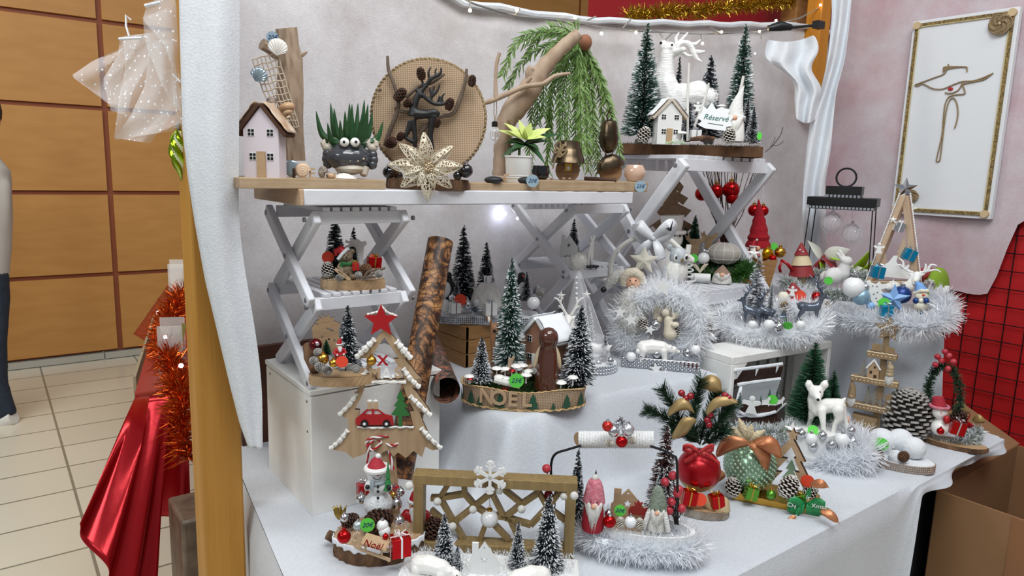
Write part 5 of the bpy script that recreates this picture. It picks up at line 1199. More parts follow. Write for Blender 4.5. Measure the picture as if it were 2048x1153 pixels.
# ================= stag forest board on the right shelf =================
YDEF[0]=Yf3+.06
g0=at_z(1392,307,ZS3)
a=at_t(1246,307,tdepth(g0)+.02); c_=at_t(1526,307,tdepth(g0)-.02); hb=21*K(g0); rz=math.atan2(c_.y-a.y,c_.x-a.x)
o=thing('bark_board','long board with dark bark edge and moss top carrying the white stag scene','board',(a.x,a.y,ZS3),rz); wl=math.hypot(c_.x-a.x,c_.y-a.y); dp=.20
out=[(wl*i/60,.004*N3(i*.5,2)) for i in range(61)]+[(wl,dp*i/10) for i in range(1,10)]+[(wl*(60-i)/60,dp+.004*N3(i*.5,9)) for i in range(61)]+[(0,dp*(10-i)/10) for i in range(1,10)]
k_=len(out); b=MB(); b.add([(x,y,z) for z in (0,hb*.5,hb) for x,y in out],[(j*k_+i,j*k_+(i+1)%k_,(j+1)*k_+(i+1)%k_,(j+1)*k_+i) for j in range(2) for i in range(k_)]+[tuple(range(2*k_,3*k_))]); b.build('slab',mat('brown_bark',L('#6b4c33'),.9,0,(L('#452c1b'),22,.2),1,70,stretch=(1,1,.5)),o,smooth=False)
b=MB()
for i in range(1500): x,y=rnd(.0,wl),rnd(0,dp); b.needle((x,y,hb),(x+rnd(-.006,.006),y+rnd(-.006,.006),hb+rnd(.002,.010)),.0016)
tag(b.build('moss',M_moss,o,smooth=False),None,None,None,'stuff')
Z3=ZS3+hb; T0=tdepth(at_z(1390,285,Z3))
tb=T0+.10
tree('green_tall',1282,288,232,Z3,'tallest green bottle brush tree with snowy tips left of the white stag',wr=.19,t=T0+.05)
tree('green_tall',1474,285,228,Z3,'tall green bottle brush tree with snowy tips behind the white gnome',wr=.155,t=T0+.12)
tree('dark',1411,284,168,Z3,'dark snowy bottle brush tree between the stag and the white gnome',wr=.20,t=T0+.08)
tree('dark',1350,270,152,Z3,'narrow dark bottle brush tree seen behind the stag neck',wr=.10,t=T0+.16)
tree('snowy',1374,284,90,Z3,'small snowy bottle brush tree behind the two white sticks',wr=.22,t=T0+.06)
tree('snowy',1490,285,90,Z3,'small dark snowy tree right behind the white gnome',wr=.16,t=T0+.05); tree('snowy',1503,288,72,Z3,'smallest snowy tree at the right end of the bark board',wr=.24,t=T0)
g=Px(1360,284,t=T0+.10); k=g.k; o=thing('stag_figurine','large white ribbed stag figurine with head raised among the brush trees','deer',g.o)
mst=mat('ribbed_white',L('#e6e5e3'),.5,0,None,.8,40,stretch=(1,1,6))
P=[('t',[g(1350,225),g(1365,196),g(1395,190),g(1415,196)],[30*k,29*k,28*k,22*k]),('t',[g(1338,195),g(1330,172),g(1330,150),g(1334,125),g(1334,108)],[27*k,26*k,19*k,14*k,13*k]),('t',[g(1340,96),g(1330,94),g(1325,88)],[12*k,11*k,7*k]),('t',[g(1333,98),g(1352,104)],[11*k,9*k]),
 ('t',[g(1345,225),g(1340,255),g(1338,284)],[18*k,8*k,6*k]),('t',[g(1352,225,.04),g(1352,255,.04),g(1354,284,.04)],[18*k,8*k,6*k]),('t',[g(1408,205),g(1405,245),g(1412,284)],[20*k,8*k,6*k]),('t',[g(1416,205,.04),g(1420,245,.04),g(1422,284,.04)],[18*k,8*k,6*k]),('t',[g(1355,103,-.02),g(1366,99,-.03),g(1372,99,-.03)],[5*k,6*k,2*k])]
body('body',P,mst,o,.0035,sm=3)
for pts in (((1353,90,4),(1352,75,3),(1358,65,1.5)),((1356,88,4),(1366,78,4),(1376,65,1.5))):
 b=MB(); b.tube([g(x,y,.02) for x,y,_ in pts],[r*k for _,_,r in pts],8); b.build('antler',mst,o)
b=MB(); b.tube(smooth_pts([g(1354,95),g(1366,86),g(1380,90),(g(1388,106)),g(1394,118),g(1404,124)],4),[5*k,5*k,5*k,5.2*k,5.4*k,5.6*k,5.6*k,5.6*k,5.5*k,5.4*k,5.2*k,5*k,5*k,5*k,5*k,4.6*k,4*k,3.6*k,3*k,2.2*k,1.5*k],8)
for pts in (((1380,90),(1392,88),(1402,80)),((1390,104),(1400,104),(1410,103)),((1356,100),(1375,112),(1386,112))): b.tube([g(*p) for p in pts],[5*k,4*k,1.6*k],7)
b.build('antler',mst,o); b=MB(); b.ball(g(1344,90,-.03),2.4*k,8,6); b.ball(g(1322,86,-.01),3*k,8,6); b.build('eye_and_nose',M_black,o)
mrw=mat('snow_roof',L('#cfc8bc'),.8,0,(L('#b09a84'),12,.2),.6,60)
house3d(1337,289,50,86,Z3,'white wooden toy house with snowy brown roof on the bark board',M_wh,mrw,M_cut,22,dr=.55,t=T0-.03,snow=M_snow)
gift(1390,281,20,Z3,'small white gift box before the stag on the bark board',M_wh,M_silv,t=T0-.02)
mbch=mat('birch_white',L('#d9d6d0'),.7)
for pts,lb in (((1375,252,1378,126,),'straight white birch stick standing before the stag'),((1390,250,1418,166),'slanted white birch stick standing behind the gift box')):
 g=Px(pts[0],pts[1],t=T0-.0); b=MB(); b.tube([g(pts[0],pts[1]+30),g(pts[0],pts[1]),g((pts[0]+pts[2])/2+(3 if pts[2]>1400 else -1),(pts[1]+pts[3])/2),g(pts[2],pts[3])],[.0045,.0045,.0045,.003],7); tag(b.build('birch_stick',mbch,loc=g.o),lb,'stick')
g=Px(1430,262,t=T0-.05); o=thing('reserved_sign','white spiky paper sign with handwritten Réservé on the bark board','sign',g.o,face(g.o))
k=g.k; out=[(-36,3),(-28,15),(-26,27),(-18,20),(-10,34),(-1,20),(10,25),(14,22),(26,20),(22,10),(34,5),(28,-2),(32,-12),(21,-14),(20,-22),(6,-20),(-16,-18),(-25,-15),(-34,-10),(-27,-3)]
b=MB(); b.prism([(x*k,(y+22)*k) for x,y in out],th=.0008); b.build('card',mat('paper_white',L('#eef0f2'),.7),o,smooth=False)
text(o,'Réservé',15*k,(0,-.001,25*k),(R(90),R(6),0),mat('green_ink',L('#1f6a63'),.6),.0002,shear=.25); b=MB(); b.box((0,-.001,13*k),(30*k,.0004,1*k),Matrix.Rotation(R(8),3,'Y')); b.build('underline',mat('dark_ink',L('#2a3a3c'),.6),o)
def gnome(px,py,hp,label,hatm,bodym,beardm,t=None,z=None,turn=0,wr=.4,hatr=.52,bend=0,nose=M_skin,pom=None,name='gnome',eyes=False,brim=False,hatw=1,ribs=0,hp_=.85):
 p=at_t(px,py,t) if t is not None else at_z(px,py,z); k=K(p); h=hp*k; w_=h*wr/2; o=thing(name,label,'gnome',p,face(p,turn))
 hb_=h*(1-hatr)
 b=MB(); b.lathe([(w_*.95,0),(w_,h*.06),(w_*.9,hb_*.6),(w_*.7,hb_*1.05),(0,hb_*1.1)],20); b.build('coat',bodym,o)
 b=MB(); n=14; pts=[(0+bend*h*(i/n)**2,0,hb_*.93+(h-hb_*.93)*i/n) for i in range(n+1)]; b.tube(pts,[max(.0015,w_*.86*hatw*(1-i/n)**hp_*(1+(ribs*.09*math.sin(i*2.6) if ribs else 0))+(.004 if i==0 and brim else 0)) for i in range(n+1)],18); b.build('hat',hatm,o)
 if brim: b=MB(); b.tube([(w_*.86*math.cos(a),w_*.86*math.sin(a),hb_*.98) for a in [2*PI*i/24 for i in range(24)]],w_*.13,8,closed=True); b.build('hat_brim',hatm,o)
 b=MB(); rows=[]
 for j in range(9):
  u=j/8; rows.append([(w_*(.75*(1-u)**.7+.05)*math.sin(a),-w_*(.75+.35*math.sin(PI*min(1,u+.15)))*math.cos(a*.8),hb_*(.98-.85*u)+.004*math.sin(a*9+j)) for a in [-1.1+2.2*i/14 for i in range(15)]])
 b.grid(rows); b.build('beard',beardm,o,solid=.004)
 b=MB()
 for i in range(160):
  a=rnd(-1,1); z0=hb_*rnd(.35,.95); r0=w_*rnd(.8,1.1); b.needle((w_*.6*math.sin(a),-r0*math.cos(a),z0),(w_*.35*math.sin(a)+rnd(-.002,.002),-r0*1.03*math.cos(a),z0-hb_*rnd(.25,.4)),.0016)
 b.build('beard_hair',beardm,o,smooth=False)
 b=MB(); b.ball((0,-w_*1.02,hb_*.93),w_*.24,12,8); b.build('nose',nose,o)
 if eyes:
  b=MB(); 
  for s_ in (-1,1): b.ball((s_*w_*.28,-w_*.9,hb_*1.06),w_*.07,6,5)
  b.build('eyes',M_black,o)
 if pom: b=fuzz(240,.001,w_*.36,.0012,(bend*h,0,h)); b.ball((bend*h,0,h),w_*.28,10,8); b.build('pompom',pom,o)
 return o
mwool=mat('white_wool',L('#e2e1de'),.95,0,None,.9,90,stretch=(1,1,4))
gnome(1466,283,108,'white porcelain gnome with tall pointed hat and long beard behind the sign',mwool,M_pw,M_pw,t=T0-.02,wr=.40,hatr=.56,bend=.12,brim=True)
g=Px(1482,150,t=T0-.02); b=MB(); b.tube([g(1478,190),g(1483,172),g(1487,152)],[.005,.005,.0045],8); tag(b.build('hat_stick',mbch,loc=g.o),'white stick rising behind the white gnome hat','stick')
pinecone(1288,271,14,Z3,'snow tipped pinecone left of the white toy house','snow',t=T0-.05,tilt=(.2,.2,0)); pinecone(1459,272,13,Z3,'snow tipped pinecone in front of the white gnome','snow',t=T0-.05,tilt=(.1,-.3,0))
for x,y,s_,lb in ((1364,281,.022,'tall white mushroom beside the toy house'),(1354,286,.008,'tiny white mushroom before the toy house'),(1442,226,.02,'white mushroom peeping above the Réservé sign')):
 mushroom(at_t(x,y,T0-.04 if s_<.021 or True else T0),s_,lb)
disc(1519,272,8,M_pgreen,'green sticker at the right end of the bark board',t=T0-.03,ar=.6)
g=Px(1406,277,t=T0-.05); b=MB(); b.tube([g(1380,279),g(1408,276),g(1430,277)],[.006,.009,.005],8); tag(b.build('bark_piece',M_bark,loc=g.o),'piece of reddish bark lying before the gift box on the moss','bark')
def angel(px,py,hp,label,m,t,turn=0,name='angel_cutout',cat='angel'):
 g=Px(px,py,t=t); h=hp*g.k; b=MB(); b.prism([(-.28*h,0),(.28*h,0),(.1*h,.55*h),(.42*h,.72*h),(.40*h,.62*h),(.12*h,.5*h),(.12*h,.66*h),(-.12*h,.66*h),(-.12*h,.5*h),(-.40*h,.62*h),(-.42*h,.72*h),(-.1*h,.55*h)] if 0 else [(-.3*h,0),(.3*h,0),(.14*h,.42*h),(.45*h,.55*h),(.42*h,.72*h),(.13*h,.66*h),(-.13*h,.66*h),(-.42*h,.72*h),(-.45*h,.55*h),(-.14*h,.42*h)],th=.003)
 b.ball((0,0,.82*h),(.15*h,.0025,.16*h),12,8); return tag(b.build(name,m,loc=g.o,rot=face(g.o,turn),smooth=False),label,cat)
angel(1395,223,19,'tiny white star angel hanging on the birch sticks',M_wh,T0-.01)
for n_,(x,y) in enumerate(((1343,287),(1349,288),(1358,288),(1335,289),(1366,288))):
 p=at_t(x,y,T0-.06); b=MB()
 for i in range(18): b.ball((rnd(-.008,.008),rnd(-.004,.004),rnd(0,.008)),.0017,5,4)
 tag(b.build('white_moss',mat('pale_moss',L('#bcd3b4'),.9),loc=p),'pale moss tuft before the white toy house, %s'%('second from left','middle','second from right','leftmost','rightmost')[n_],'moss','pale moss tufts before the toy house')
# ================= left folding shelf, middle level: bear scene =================
def mossy(c,rx,ry,h,n,m,parent,l=.008,w=.0014,name='moss',square=False):
 b=MB()
 for i in range(n):
  a=random.random()*2*PI; r_=math.sqrt(random.random()); x,y=(r_*rx*math.cos(a),r_*ry*math.sin(a)) if not square else (rnd(-rx,rx),rnd(-ry,ry))
  b.needle((x,y,h),(x+rnd(-l,l),y+rnd(-l,l),h+rnd(.1,1)*l),w)
 return tag(b.build(name,m,parent,smooth=False),None,None,None,'stuff')
o,c,h=log_slice(706,582,126,20,ZM1,'oval cut log slice under the teddy bear on the middle shelf',depth=.55,bark=M_cut,seed=7)
Z=ZM1+h; T_=tdepth(c)
mossy(c,60*K(c),30*K(c),h,260,M_snow,o,.006,name='snow_bits')
tree('dark',671,560,134,Z,'taller snowy brush tree behind the teddy bear on the middle left shelf',wr=.21,t=T_+.02); tree('dark',708,560,106,Z,'shorter snowy brush tree right of the teddy bear',wr=.19,t=T_+.03)
g=Px(695,556,t=T_-.02); k=g.k; o=thing('teddy_bear','sitting teddy bear figurine with red santa hat and green scarf on the log slice','bear',g.o)
mbr=mat('bear_brown',L('#8c7a64'),.9,0,(L('#6f5f4c'),60,.2),.8,120)
body('body',[('b',g(697,537),(15*k,14*k,17*k)),('b',g(692,513),(14*k,12*k,12*k)),('b',g(705,503),5*k),('b',g(680,505),5*k),('t',[g(684,527),g(678,535,-.01),g(684,543,-.02)],[6*k,5*k,5*k]),('t',[g(708,526),g(712,533,-.015),g(707,538,-.022)],[6*k,5*k,4*k]),('b',g(686,553,-.015),(7*k,10*k,6*k)),('b',g(706,553,-.015),(7*k,10*k,6*k)),('b',g(693,517,-.012),(6*k,5*k,5*k))],mbr,o,.0022,2)
b=MB(); b.ball(g(693,515,-.019),2*k,8,6); b.ball(g(688,510,-.015),1.2*k,6,5); b.ball(g(697,510,-.015),1.2*k,6,5); b.build('face',M_black,o)
b=MB(); b.tube([g(688,508),g(680,499),g(672,503),g(672,512)],[11*k,9*k,6*k,3*k],12); b.build('santa_hat',M_red,o); b=MB(); b.tube([g(676,519,-.01),g(684,509,-.013),g(693,500,-.010),(g(696,498,.005))],3.6*k,8); b.build('hat_trim',M_flk,o)
b=MB(); b.tube([g(681,525,.0),g(690,529,-.014),g(700,529,-.014),g(709,524,0)],4*k,8); b.box(g(683,534,-.013),(6*k,.003,12*k)); b.build('scarf',mat('green_scarf',L('#2f6b3a'),.8),o)
disc(656,515,12,M_pred,'red price sticker behind the snowy pinecone on the middle left shelf',t=T_-.02)
pinecone(655,540,13,Z,'snow tipped pinecone at the left end of the bear log slice','snow',t=T_-.03,tilt=(.1,0,0))
gift(711,541,13,0,'small red gift box held by the teddy bear',M_red,M_gold,t=T_-.04,hr=1.2,turn=10); gift(747,536,26,0,'bigger shiny red gift box with gold cord right of the teddy bear',M_redg,M_gold,t=T_-.01,hr=.85,turn=15,tilt=6)
pinecone(731,540,13,0,'dark green pinecone beside the red gift box on the bear slice','brown',t=T_-.03,tilt=(1.2,0,0)); 
bpy.data.objects[-1] if 0 else None
for x,y,r_,lb in ((679,556,8,'left'),(717,550,7,'middle'),(758,548,8,'right')): pinecone(x,y,r_,0,'small frosted grey cone on the bear slice, %s one'%lb,'silver',t=T_-.06,tilt=(1.3,.3,0),hr=1.1)
g=Px(690,480,t=T_+.0); k=g.k
flat_shape('moose_cutout',[(20,-50),(30,-48),(32,-8),(38,-2),(36,4),(28,2),(20,8),(14,6),(10,10),(4,8),(6,2),(-3,6),(-5,1),(5,-2),(-6,-8),(-3,-11),(10,-7),(16,-10),(18,-30)],M_wh,'white moose head cut-out behind the teddy bear','animal cut-out',695,486,t=T_+.005,th=.004)
g=Px(685,556,t=T_-.07); b=MB(); k=g.k
flat_shape('sledge_cutout',[(0,-2),(22,-18),(26,-20),(29,-17),(26,-13),(4,3),(0,6),(-4,2)],M_ply,'tiny light wooden sledge leaning before the teddy bear','sledge',672,542,t=T_-.08,th=.003,holes=[[(4,-2),(20,-14),(21,-12),(5,0)]])
for x,y,q in ((752,560,1),(742,562,-1)):
 g=Px(x,y,t=T_-.04); b=MB(); b.tube([g(x-12,y-10),g(x+q*6,y-18),g(x+18,y-24)],.003,6); tag(b.build('twig',mtw,loc=g.o),'short brown twig at the right of the bear slice, %s one'%('upper' if q>0 else 'lower'),'twig','twigs on the bear slice')
# ================= left folding shelf, bottom level: santa scene =================
o,c,h=log_slice(690,775,140,20,ZB1,'cut log slice under the small santa on the bottom left shelf',depth=.5,seed=9,bark=M_cut)
T_=tdepth(c)+.0; Z=ZB1+h
b=MB(); gg=Px(625,735,t=T_)
b.tube([gg(618,690,.02),gg(622,715,.0),gg(632,740,-.03)],[12*gg.k,14*gg.k,12*gg.k],10); b.build('bark_end',M_bark,None,loc=gg.o); bpy.context.scene.objects[-1] if 0 else None
tag(C.objects[-1],'small upright piece of grey bark at the left end of the santa slice','bark')
tree('dark',697,742,134,Z,'big snowy brush tree behind the santa on the bottom left shelf',wr=.215,t=T_+.03); tree('dark',689,720,90,Z,'smaller dark brush tree behind the wooden reindeer sack',wr=.2,t=T_+.06)
mwb=wood('mdf_brown','#a68a68','#92755a',9,(1,1,6))
flat_shape('reindeer_sack_cutout',[(-26,0),(-29,50),(-24,58),(-16,56),(-22,63),(-14,66),(-18,73),(-8,68),(-9,76),(-2,70),(4,77),(6,68),(14,72),(12,64),(26,57),(22,48),(23,20),(20,0)],mwb,'brown wooden reindeer sack cut-out with star holes on the bottom left shelf','animal cut-out',655,704,t=T_+.0,th=.005,edge=M_burn,holes=[star2(5,3.5,1.5,-10,32),star2(5,3.5,1.5,3,26),star2(5,3.5,1.5,14,24),[(-4,50),(8,48),(14,42),(6,44)]])
ball(631,690,13,'dark red glass bauble with silver cap at the left of the wooden reindeer sack',mat('wine_red',L('#5a0f18'),.12,.6),t=T_-.03,up=(-.1,-1,.3),cap=M_silv)
def santa(px,py,hp,label,t=None,z=None,turn=0,arms=True,sit=False,name='santa_figurine'):
 p=at_t(px,py,t) if t is not None else at_z(px,py,z); k=K(p); h=hp*k; o=thing(name,label,'santa',p,face(p,turn))
 P=[('b',(0,0,h*.22),(h*.2,h*.17,h*.22)),('b',(0,0,h*.42),(h*.16,h*.14,h*.15)),('t',[(-h*.15,0,h*.48),(-h*.24,-h*.06,h*.36),(-h*.16,-h*.14,h*.30)],[h*.075,h*.065,h*.05]),('t',[(h*.15,0,h*.48),(h*.24,-h*.06,h*.36),(h*.16,-h*.14,h*.30)],[h*.075,h*.065,h*.05])]
 body('coat',P,M_red,o,h*.018,2)
 b=MB(); b.ball((0,0,h*.64),(h*.12,h*.11,h*.12),14,10); b.ball((0,-h*.12,h*.63),h*.022,8,6); b.build('head',M_skin,o)
 b=MB(); 
 for s_ in (-1,1): b.ball((s_*h*.045,-h*.105,h*.665),h*.012,6,5)
 b.build('eyes',M_black,o)
 b=MB(); b.tube([(0,0,h*.70),(h*.01,0,h*.82),(h*.05,0,h*.93),(h*.10,0,h*.95)],[h*.125,h*.09,h*.05,h*.03],12); b.build('hat',M_red,o)
 b=MB(); b.tube([(h*.12*math.cos(a),h*.115*math.sin(a),h*.715) for a in [2*PI*i/20 for i in range(20)]],h*.028,8,closed=True); b.ball((h*.12,0,h*.97),h*.045,10,8)
 b.tube([(h*.2*math.cos(a),h*.175*math.sin(a),h*.06) for a in [2*PI*i/20 for i in range(20)]],h*.03,8,closed=True); b.build('fur_trim',M_flk,o)
 body('beard',[('b',(0,-h*.09,h*.56),(h*.10,h*.06,h*.09)),('b',(0,-h*.12,h*.48),(h*.07,h*.05,h*.1)),('b',(0,-h*.12,h*.61),(h*.07,h*.03,h*.02))],M_flk,o,h*.018,2)
 b=MB(); b.tube([(h*.195*math.cos(a),h*.17*math.sin(a),h*.27) for a in [2*PI*i/20 for i in range(20)]],h*.018,6,closed=True); b.build('belt',M_black,o)
 for s_ in (-1,1): b=MB(); b.ball((s_*h*.08,-h*.08,h*.03),(h*.06,h*.1,h*.045),10,8); b.build('boot',M_black,o)
 for s_ in (-1,1): b=MB(); b.ball((s_*h*.14,-h*.17,h*.29),h*.045,10,8); b.build('mitten',M_flk,o)
 return o
santa(679,722,48,'small santa figurine with white beard on the bottom left shelf',t=T_-.04,turn=15)
tree('plain',653,714,36,Z,'tiny glossy green tree left of the small santa',wr=.32,t=T_-.03)
ball(646,718,12,'gold bauble left of the small santa on the bottom left shelf',M_gold,t=T_-.05,cap=M_gold); ball(667,727,9,'smaller gold bauble before the small santa',M_gold,t=T_-.06,cap=M_gold); ball(743,722,10,'gold bauble right of the small santa behind the wooden tree',M_gold,t=T_-.02,cap=M_gold)
disc(684,724,12,M_pred,'red price sticker in front of the small santa',t=T_-.085)
for i,(x,y,r_) in enumerate(((636,705,9),(628,722,9),(640,735,10),(655,742,9),(700,735,8),(712,738,9),(683,736,8))): pinecone(x,y,r_,0,'frosted grey cone around the small santa, %s'%('upper left','left','lower left','front','right of sticker','far right','under the sticker')[i],'silver',t=T_-.05-.01*(i%3),tilt=(1.2,i,0),hr=1.1)
# ================= XMAS plywood tree =================
g=Px(772,1054,z=ZT); k=g.k; rz=face(g.o,-6); mxm=wood('xmas_plywood','#b89d7e','#a48968',7,(14,1,1))
o=thing('wooden_xmas_tree','large plywood Christmas tree with snowy edges, red star and XMAS lettering','decorative tree',g.o,rz)
def X2(x,y): return ((x-761)*k,(1054-y)*k)
out=[(761,645),(784,672),(805,700),(812,706),(796,704),(822,738),(830,745),(806,748),(804,742),(828,762),(829,762),(812,764),(820,772),(845,808),(850,820),(826,812),(832,830),(846,862),(870,888),(852,892),(838,884),(832,906),(815,893),(800,908),(785,896),(776,905),(766,890),(750,899),(735,893),(718,900),(697,908),(684,895),(668,892),(652,888),(676,872),(690,845),(688,826),(672,820),(694,800),(706,772),(712,762),(692,764),(715,742),(722,732),(728,706),(706,706),(732,680)]
hol=[[(759,664),(745,684),(733,708),(741,708),(729,732),(719,746),(797,747),(790,730),(776,706),(786,706)],[(723,757),(714,785),(702,808),(711,809),(707,842),(815,842),(808,812),(816,810),(802,782),(794,757)]]
b=MB(); b.prism([X2(*p) for p in out],[[X2(*p) for p in h_] for h_ in hol],th=.008); bo=b.build('tree_panel',[mxm,M_burn],o,smooth=False)
for f in bo.data.polygons:
 if abs(f.normal.y)<.5: f.material_index=1
b=MB(); b.prism([X2(*p) for p in ((752,895),(752,1050),(790,1050),(778,895))],y=.010,th=.010); b.build('trunk',mxm,o,smooth=False)
b=MB(); b.box((.004,.0,.004),(.09,.09,.008)); b.build('foot_board',mxm,o)
b=MB(); b.prism([X2(*p) for p in star2(5,33,14,753,-0) and [(753+33*math.cos(PI/2+PI*i/5)*(1 if i%2==0 else .43),632-33*math.sin(PI/2+PI*i/5)*(1 if i%2==0 else .43)) for i in range(10)]],y=-.006,th=.008); b.build('red_star',M_red,o,smooth=False)
msn=mat('snow_paste',L('#e6e4df'),.85,0,None,1,120)
def snowline(pts,r,y=-.006,n=3):
 P_=[]; 
 for i in range(len(pts)-1):
  for j in range(6): s_=j/6; P_.append((pts[i][0]*(1-s_)+pts[i+1][0]*s_,pts[i][1]*(1-s_)+pts[i+1][1]*s_))
 P_.append(pts[-1]); b=MB(); b.tube([(X2(*p)[0],y+.002*math.sin(i*2.1),X2(*p)[1]) for i,p in enumerate(P_)],[r*k*(.75+.45*abs(N3(i*.9,r))+.3*(i%3==0)) for i in range(len(P_))],7); b.build('snow_edge',msn,o)
for pts,r_ in ((((727,620),(748,614),(753,603),(764,615),(782,622)),2.2),(((740,668),(722,688),(708,702)),6),(((782,672),(797,690),(808,703)),6),(((726,730),(712,748),(694,762)),5),(((795,725),(808,745),(825,761)),5),(((718,752),(755,752),(800,752)),4),(((706,775),(692,798),(674,817)),5),(((808,780),(828,800),(847,818)),5),(((688,850),(672,872),(656,886)),5),(((830,845),(846,865),(868,886)),5),(((707,843),(740,845),(775,843),(815,843)),2.2)): snowline(pts,r_)
for ch,x,y,s_,m_ in (('X',756,718,27,M_red),('M',741,744,30,M_ply),('A',763,744,30,M_wh),('S',785,743,30,M_ply)):
 c_=bpy.data.curves.new('wooden_letter','FONT'); c_.body=ch; c_.size=s_*k; c_.extrude=.002; c_.offset=.0008; c_.align_x='CENTER'; c_.materials.append(m_); q_=bpy.data.objects.new('letter',c_); C.objects.link(q_); q_.parent=o; q_.location=(X2(x,y)[0],-.008,X2(x,y)[1]); q_.rotation_euler=UP
car=[(704,838),(704,826),(713,818),(726,806),(745,806),(760,817),(774,820),(777,838)]
b=MB(); b.prism([X2(*p) for p in car],[[X2(*p) for p in ((719,817),(728,809),(735,809),(735,817))],[X2(*p) for p in ((739,809),(746,809),(756,817),(739,817))]],y=-.006,th=.005); cb=b.build('red_car',M_red,o,smooth=False)
b=MB(); b.prism([X2(*p) for p in ((716,818),(727,807),(746,807),(758,818))],y=-.004,th=.002); b.build('car_window',M_wh,cb,smooth=False)
for x in (721,763):
 b=MB(); b.X=Matrix.Translation((X2(x,835)[0],-.009,X2(x,835)[1]))@Matrix.Rotation(R(90),4,'X'); b.lathe([(7.5*k,-.002),(7.5*k,.002)],20); w_=b.build('wheel',M_black,cb,smooth=False); b=MB(); b.X=Matrix.Translation((X2(x,835)[0],-.0115,X2(x,835)[1]))@Matrix.Rotation(R(90),4,'X'); b.lathe([(3*k,-.0006),(3*k,.0006)],14); b.build('hub',M_wh,cb,smooth=False)
for x in (731,742): b=MB(); b.box((X2(x,799)[0],-.007,X2(x,799)[1]),(9*k,.004,14*k)); b.build('car_gift',M_ply,o); b=MB(); b.ball((X2(x,790)[0],-.007,X2(x,790)[1]),(5*k,.002,3*k),8,6); b.build('gift_snow',msn,o)
b=MB(); b.prism([X2(*p) for p in ((789,767),(798,788),(794,788),(803,802),(797,802),(808,819),(793,820),(793,842),(786,842),(786,820),(772,817),(783,801),(777,800),(786,786),(782,785))],y=-.006,th=.005); b.build('green_tree',mat('green_paint',L('#2d6b33'),.5),o,smooth=False)
b=MB(); a_=math.radians(0)
M_cr=mat('cord_white',L('#e2dcdc'),.6)
# candy-striped cord bow on the trunk
def candy(pts,r,parent,name='striped_cord'):
 P_=smooth_pts(pts,6)
 for q in range(2):
  b=MB(); a=None; out=[]
  for i,p in enumerate(P_):
   t_=(P_[min(i+1,len(P_)-1)]-P_[max(i-1,0)]).normalized(); a=t_.cross(V((0,-1,.01))); c_=t_.cross(a); ph=i*.85+q*PI; out.append(p+(a*math.cos(ph)+c_*math.sin(ph))*r*.55)
  b.tube(out,r*.62,6); b.build(name,(M_red,M_cr)[q],parent)
gq=Px(765,900,t=tdepth(g.o)-.03); oc=thing('candy_cord_bow','red and white twisted cord bow tied around the wooden tree trunk','bow',gq.o)
for pts in (((737,945),(735,915),(740,888),(752,880),(762,886),(745,900),(733,888),(740,878),(760,874),(790,874),(797,885),(785,892),(765,885)),((775,885),(780,910),(786,940))): candy([gq(x,y,-.004*(i%3)) for i,(x,y) in enumerate(pts)],3*gq.k,oc)
# ================= printed cork rolls =================
def printed(name,c1,c2,c3,sc_):
 m=bpy.data.materials.new(name); m.use_nodes=True; nt=m.node_tree; b=nt.nodes['Principled BSDF']; b.inputs['Roughness'].default_value=.45
 tc=nt.nodes.new('ShaderNodeTexCoord'); vo=nt.nodes.new('ShaderNodeTexVoronoi'); vo.feature='DISTANCE_TO_EDGE'; vo.inputs['Scale'].default_value=sc_
 n=nt.nodes.new('ShaderNodeTexNoise'); n.inputs['Scale'].default_value=sc_*.35; n.inputs['Detail'].default_value=6; n.inputs['Distortion'].default_value=3
 r1=nt.nodes.new('ShaderNodeValToRGB'); r1.color_ramp.elements[0].color=(*L(c1),1); r1.color_ramp.elements[0].position=.42; r1.color_ramp.elements[1].color=(*L(c2),1); r1.color_ramp.elements[1].position=.56
 e=r1.color_ramp.elements.new(.66); e.color=(*L(c3),1)
 r2=nt.nodes.new('ShaderNodeValToRGB'); r2.color_ramp.elements[0].color=(.08,.05,.03,1); r2.color_ramp.elements[1].color=(1,1,1,1); r2.color_ramp.elements[1].position=.09
 mx=nt.nodes.new('ShaderNodeMix'); mx.data_type='RGBA'; mx.blend_type='MULTIPLY'; mx.inputs[0].default_value=.85
 for q in (vo,n): nt.links.new(tc.outputs['Object'],q.inputs[0])
 nt.links.new(n.outputs[0],r1.inputs[0]); nt.links.new(vo.outputs['Distance'],r2.inputs[0]); nt.links.new(r1.outputs[0],mx.inputs[6]); nt.links.new(r2.outputs[0],mx.inputs[7]); nt.links.new(mx.outputs[2],b.inputs['Base Color']); return m
def roll(p0,p1,r,m,label,lining):
 o=thing('printed_roll',label,'roll',p0); d=(p1-p0); n=d.to_track_quat('Z','Y').to_matrix().to_4x4(); b=MB(); b.X=n; l=d.length
 rows=[(r,0),(r,l*.25),(r,l*.5),(r*1.01,l*.75),(r,l),(r*.88,l),(r*.88,l-.03)]
 b.lathe(rows,32); b.f=[f for f in b.f if len(f)<30]; b.m=[0]*len(b.f); b.build('rolled_sheet',m,o)
 b=MB(); b.X=n; b.lathe([(r*.87,l-.025),(0,l-.025)],24); b.build('end_disc',lining,o); return o
mp1=printed('printed_cork','#3b2416','#94643c','#b58452',52); mp2=printed('printed_colour','#37322e','#7c5b4b','#a55a3c',60); mli=mat('cork_inside',L('#7a4f2c'),.8)
pt=at_Y(880,480,1.76); pbm=at_z(800,958,ZT); pbm=at_t(797,958,1.57); pbm.z=max(pbm.z,ZT+.01)
roll(pbm,at_t(881,482,1.73),.0315,mp1,'tall brown printed cork roll leaning behind the wooden tree',mli)
pe=at_z(893,800,ZR+.03); roll(at_t(893,782,tdepth(pe)+.0),at_t(858,690,tdepth(pe)+.28),.034,mp2,'short dark colourful printed roll lying on the white cloth',mat('roll_end',L('#2c2622'),.7))
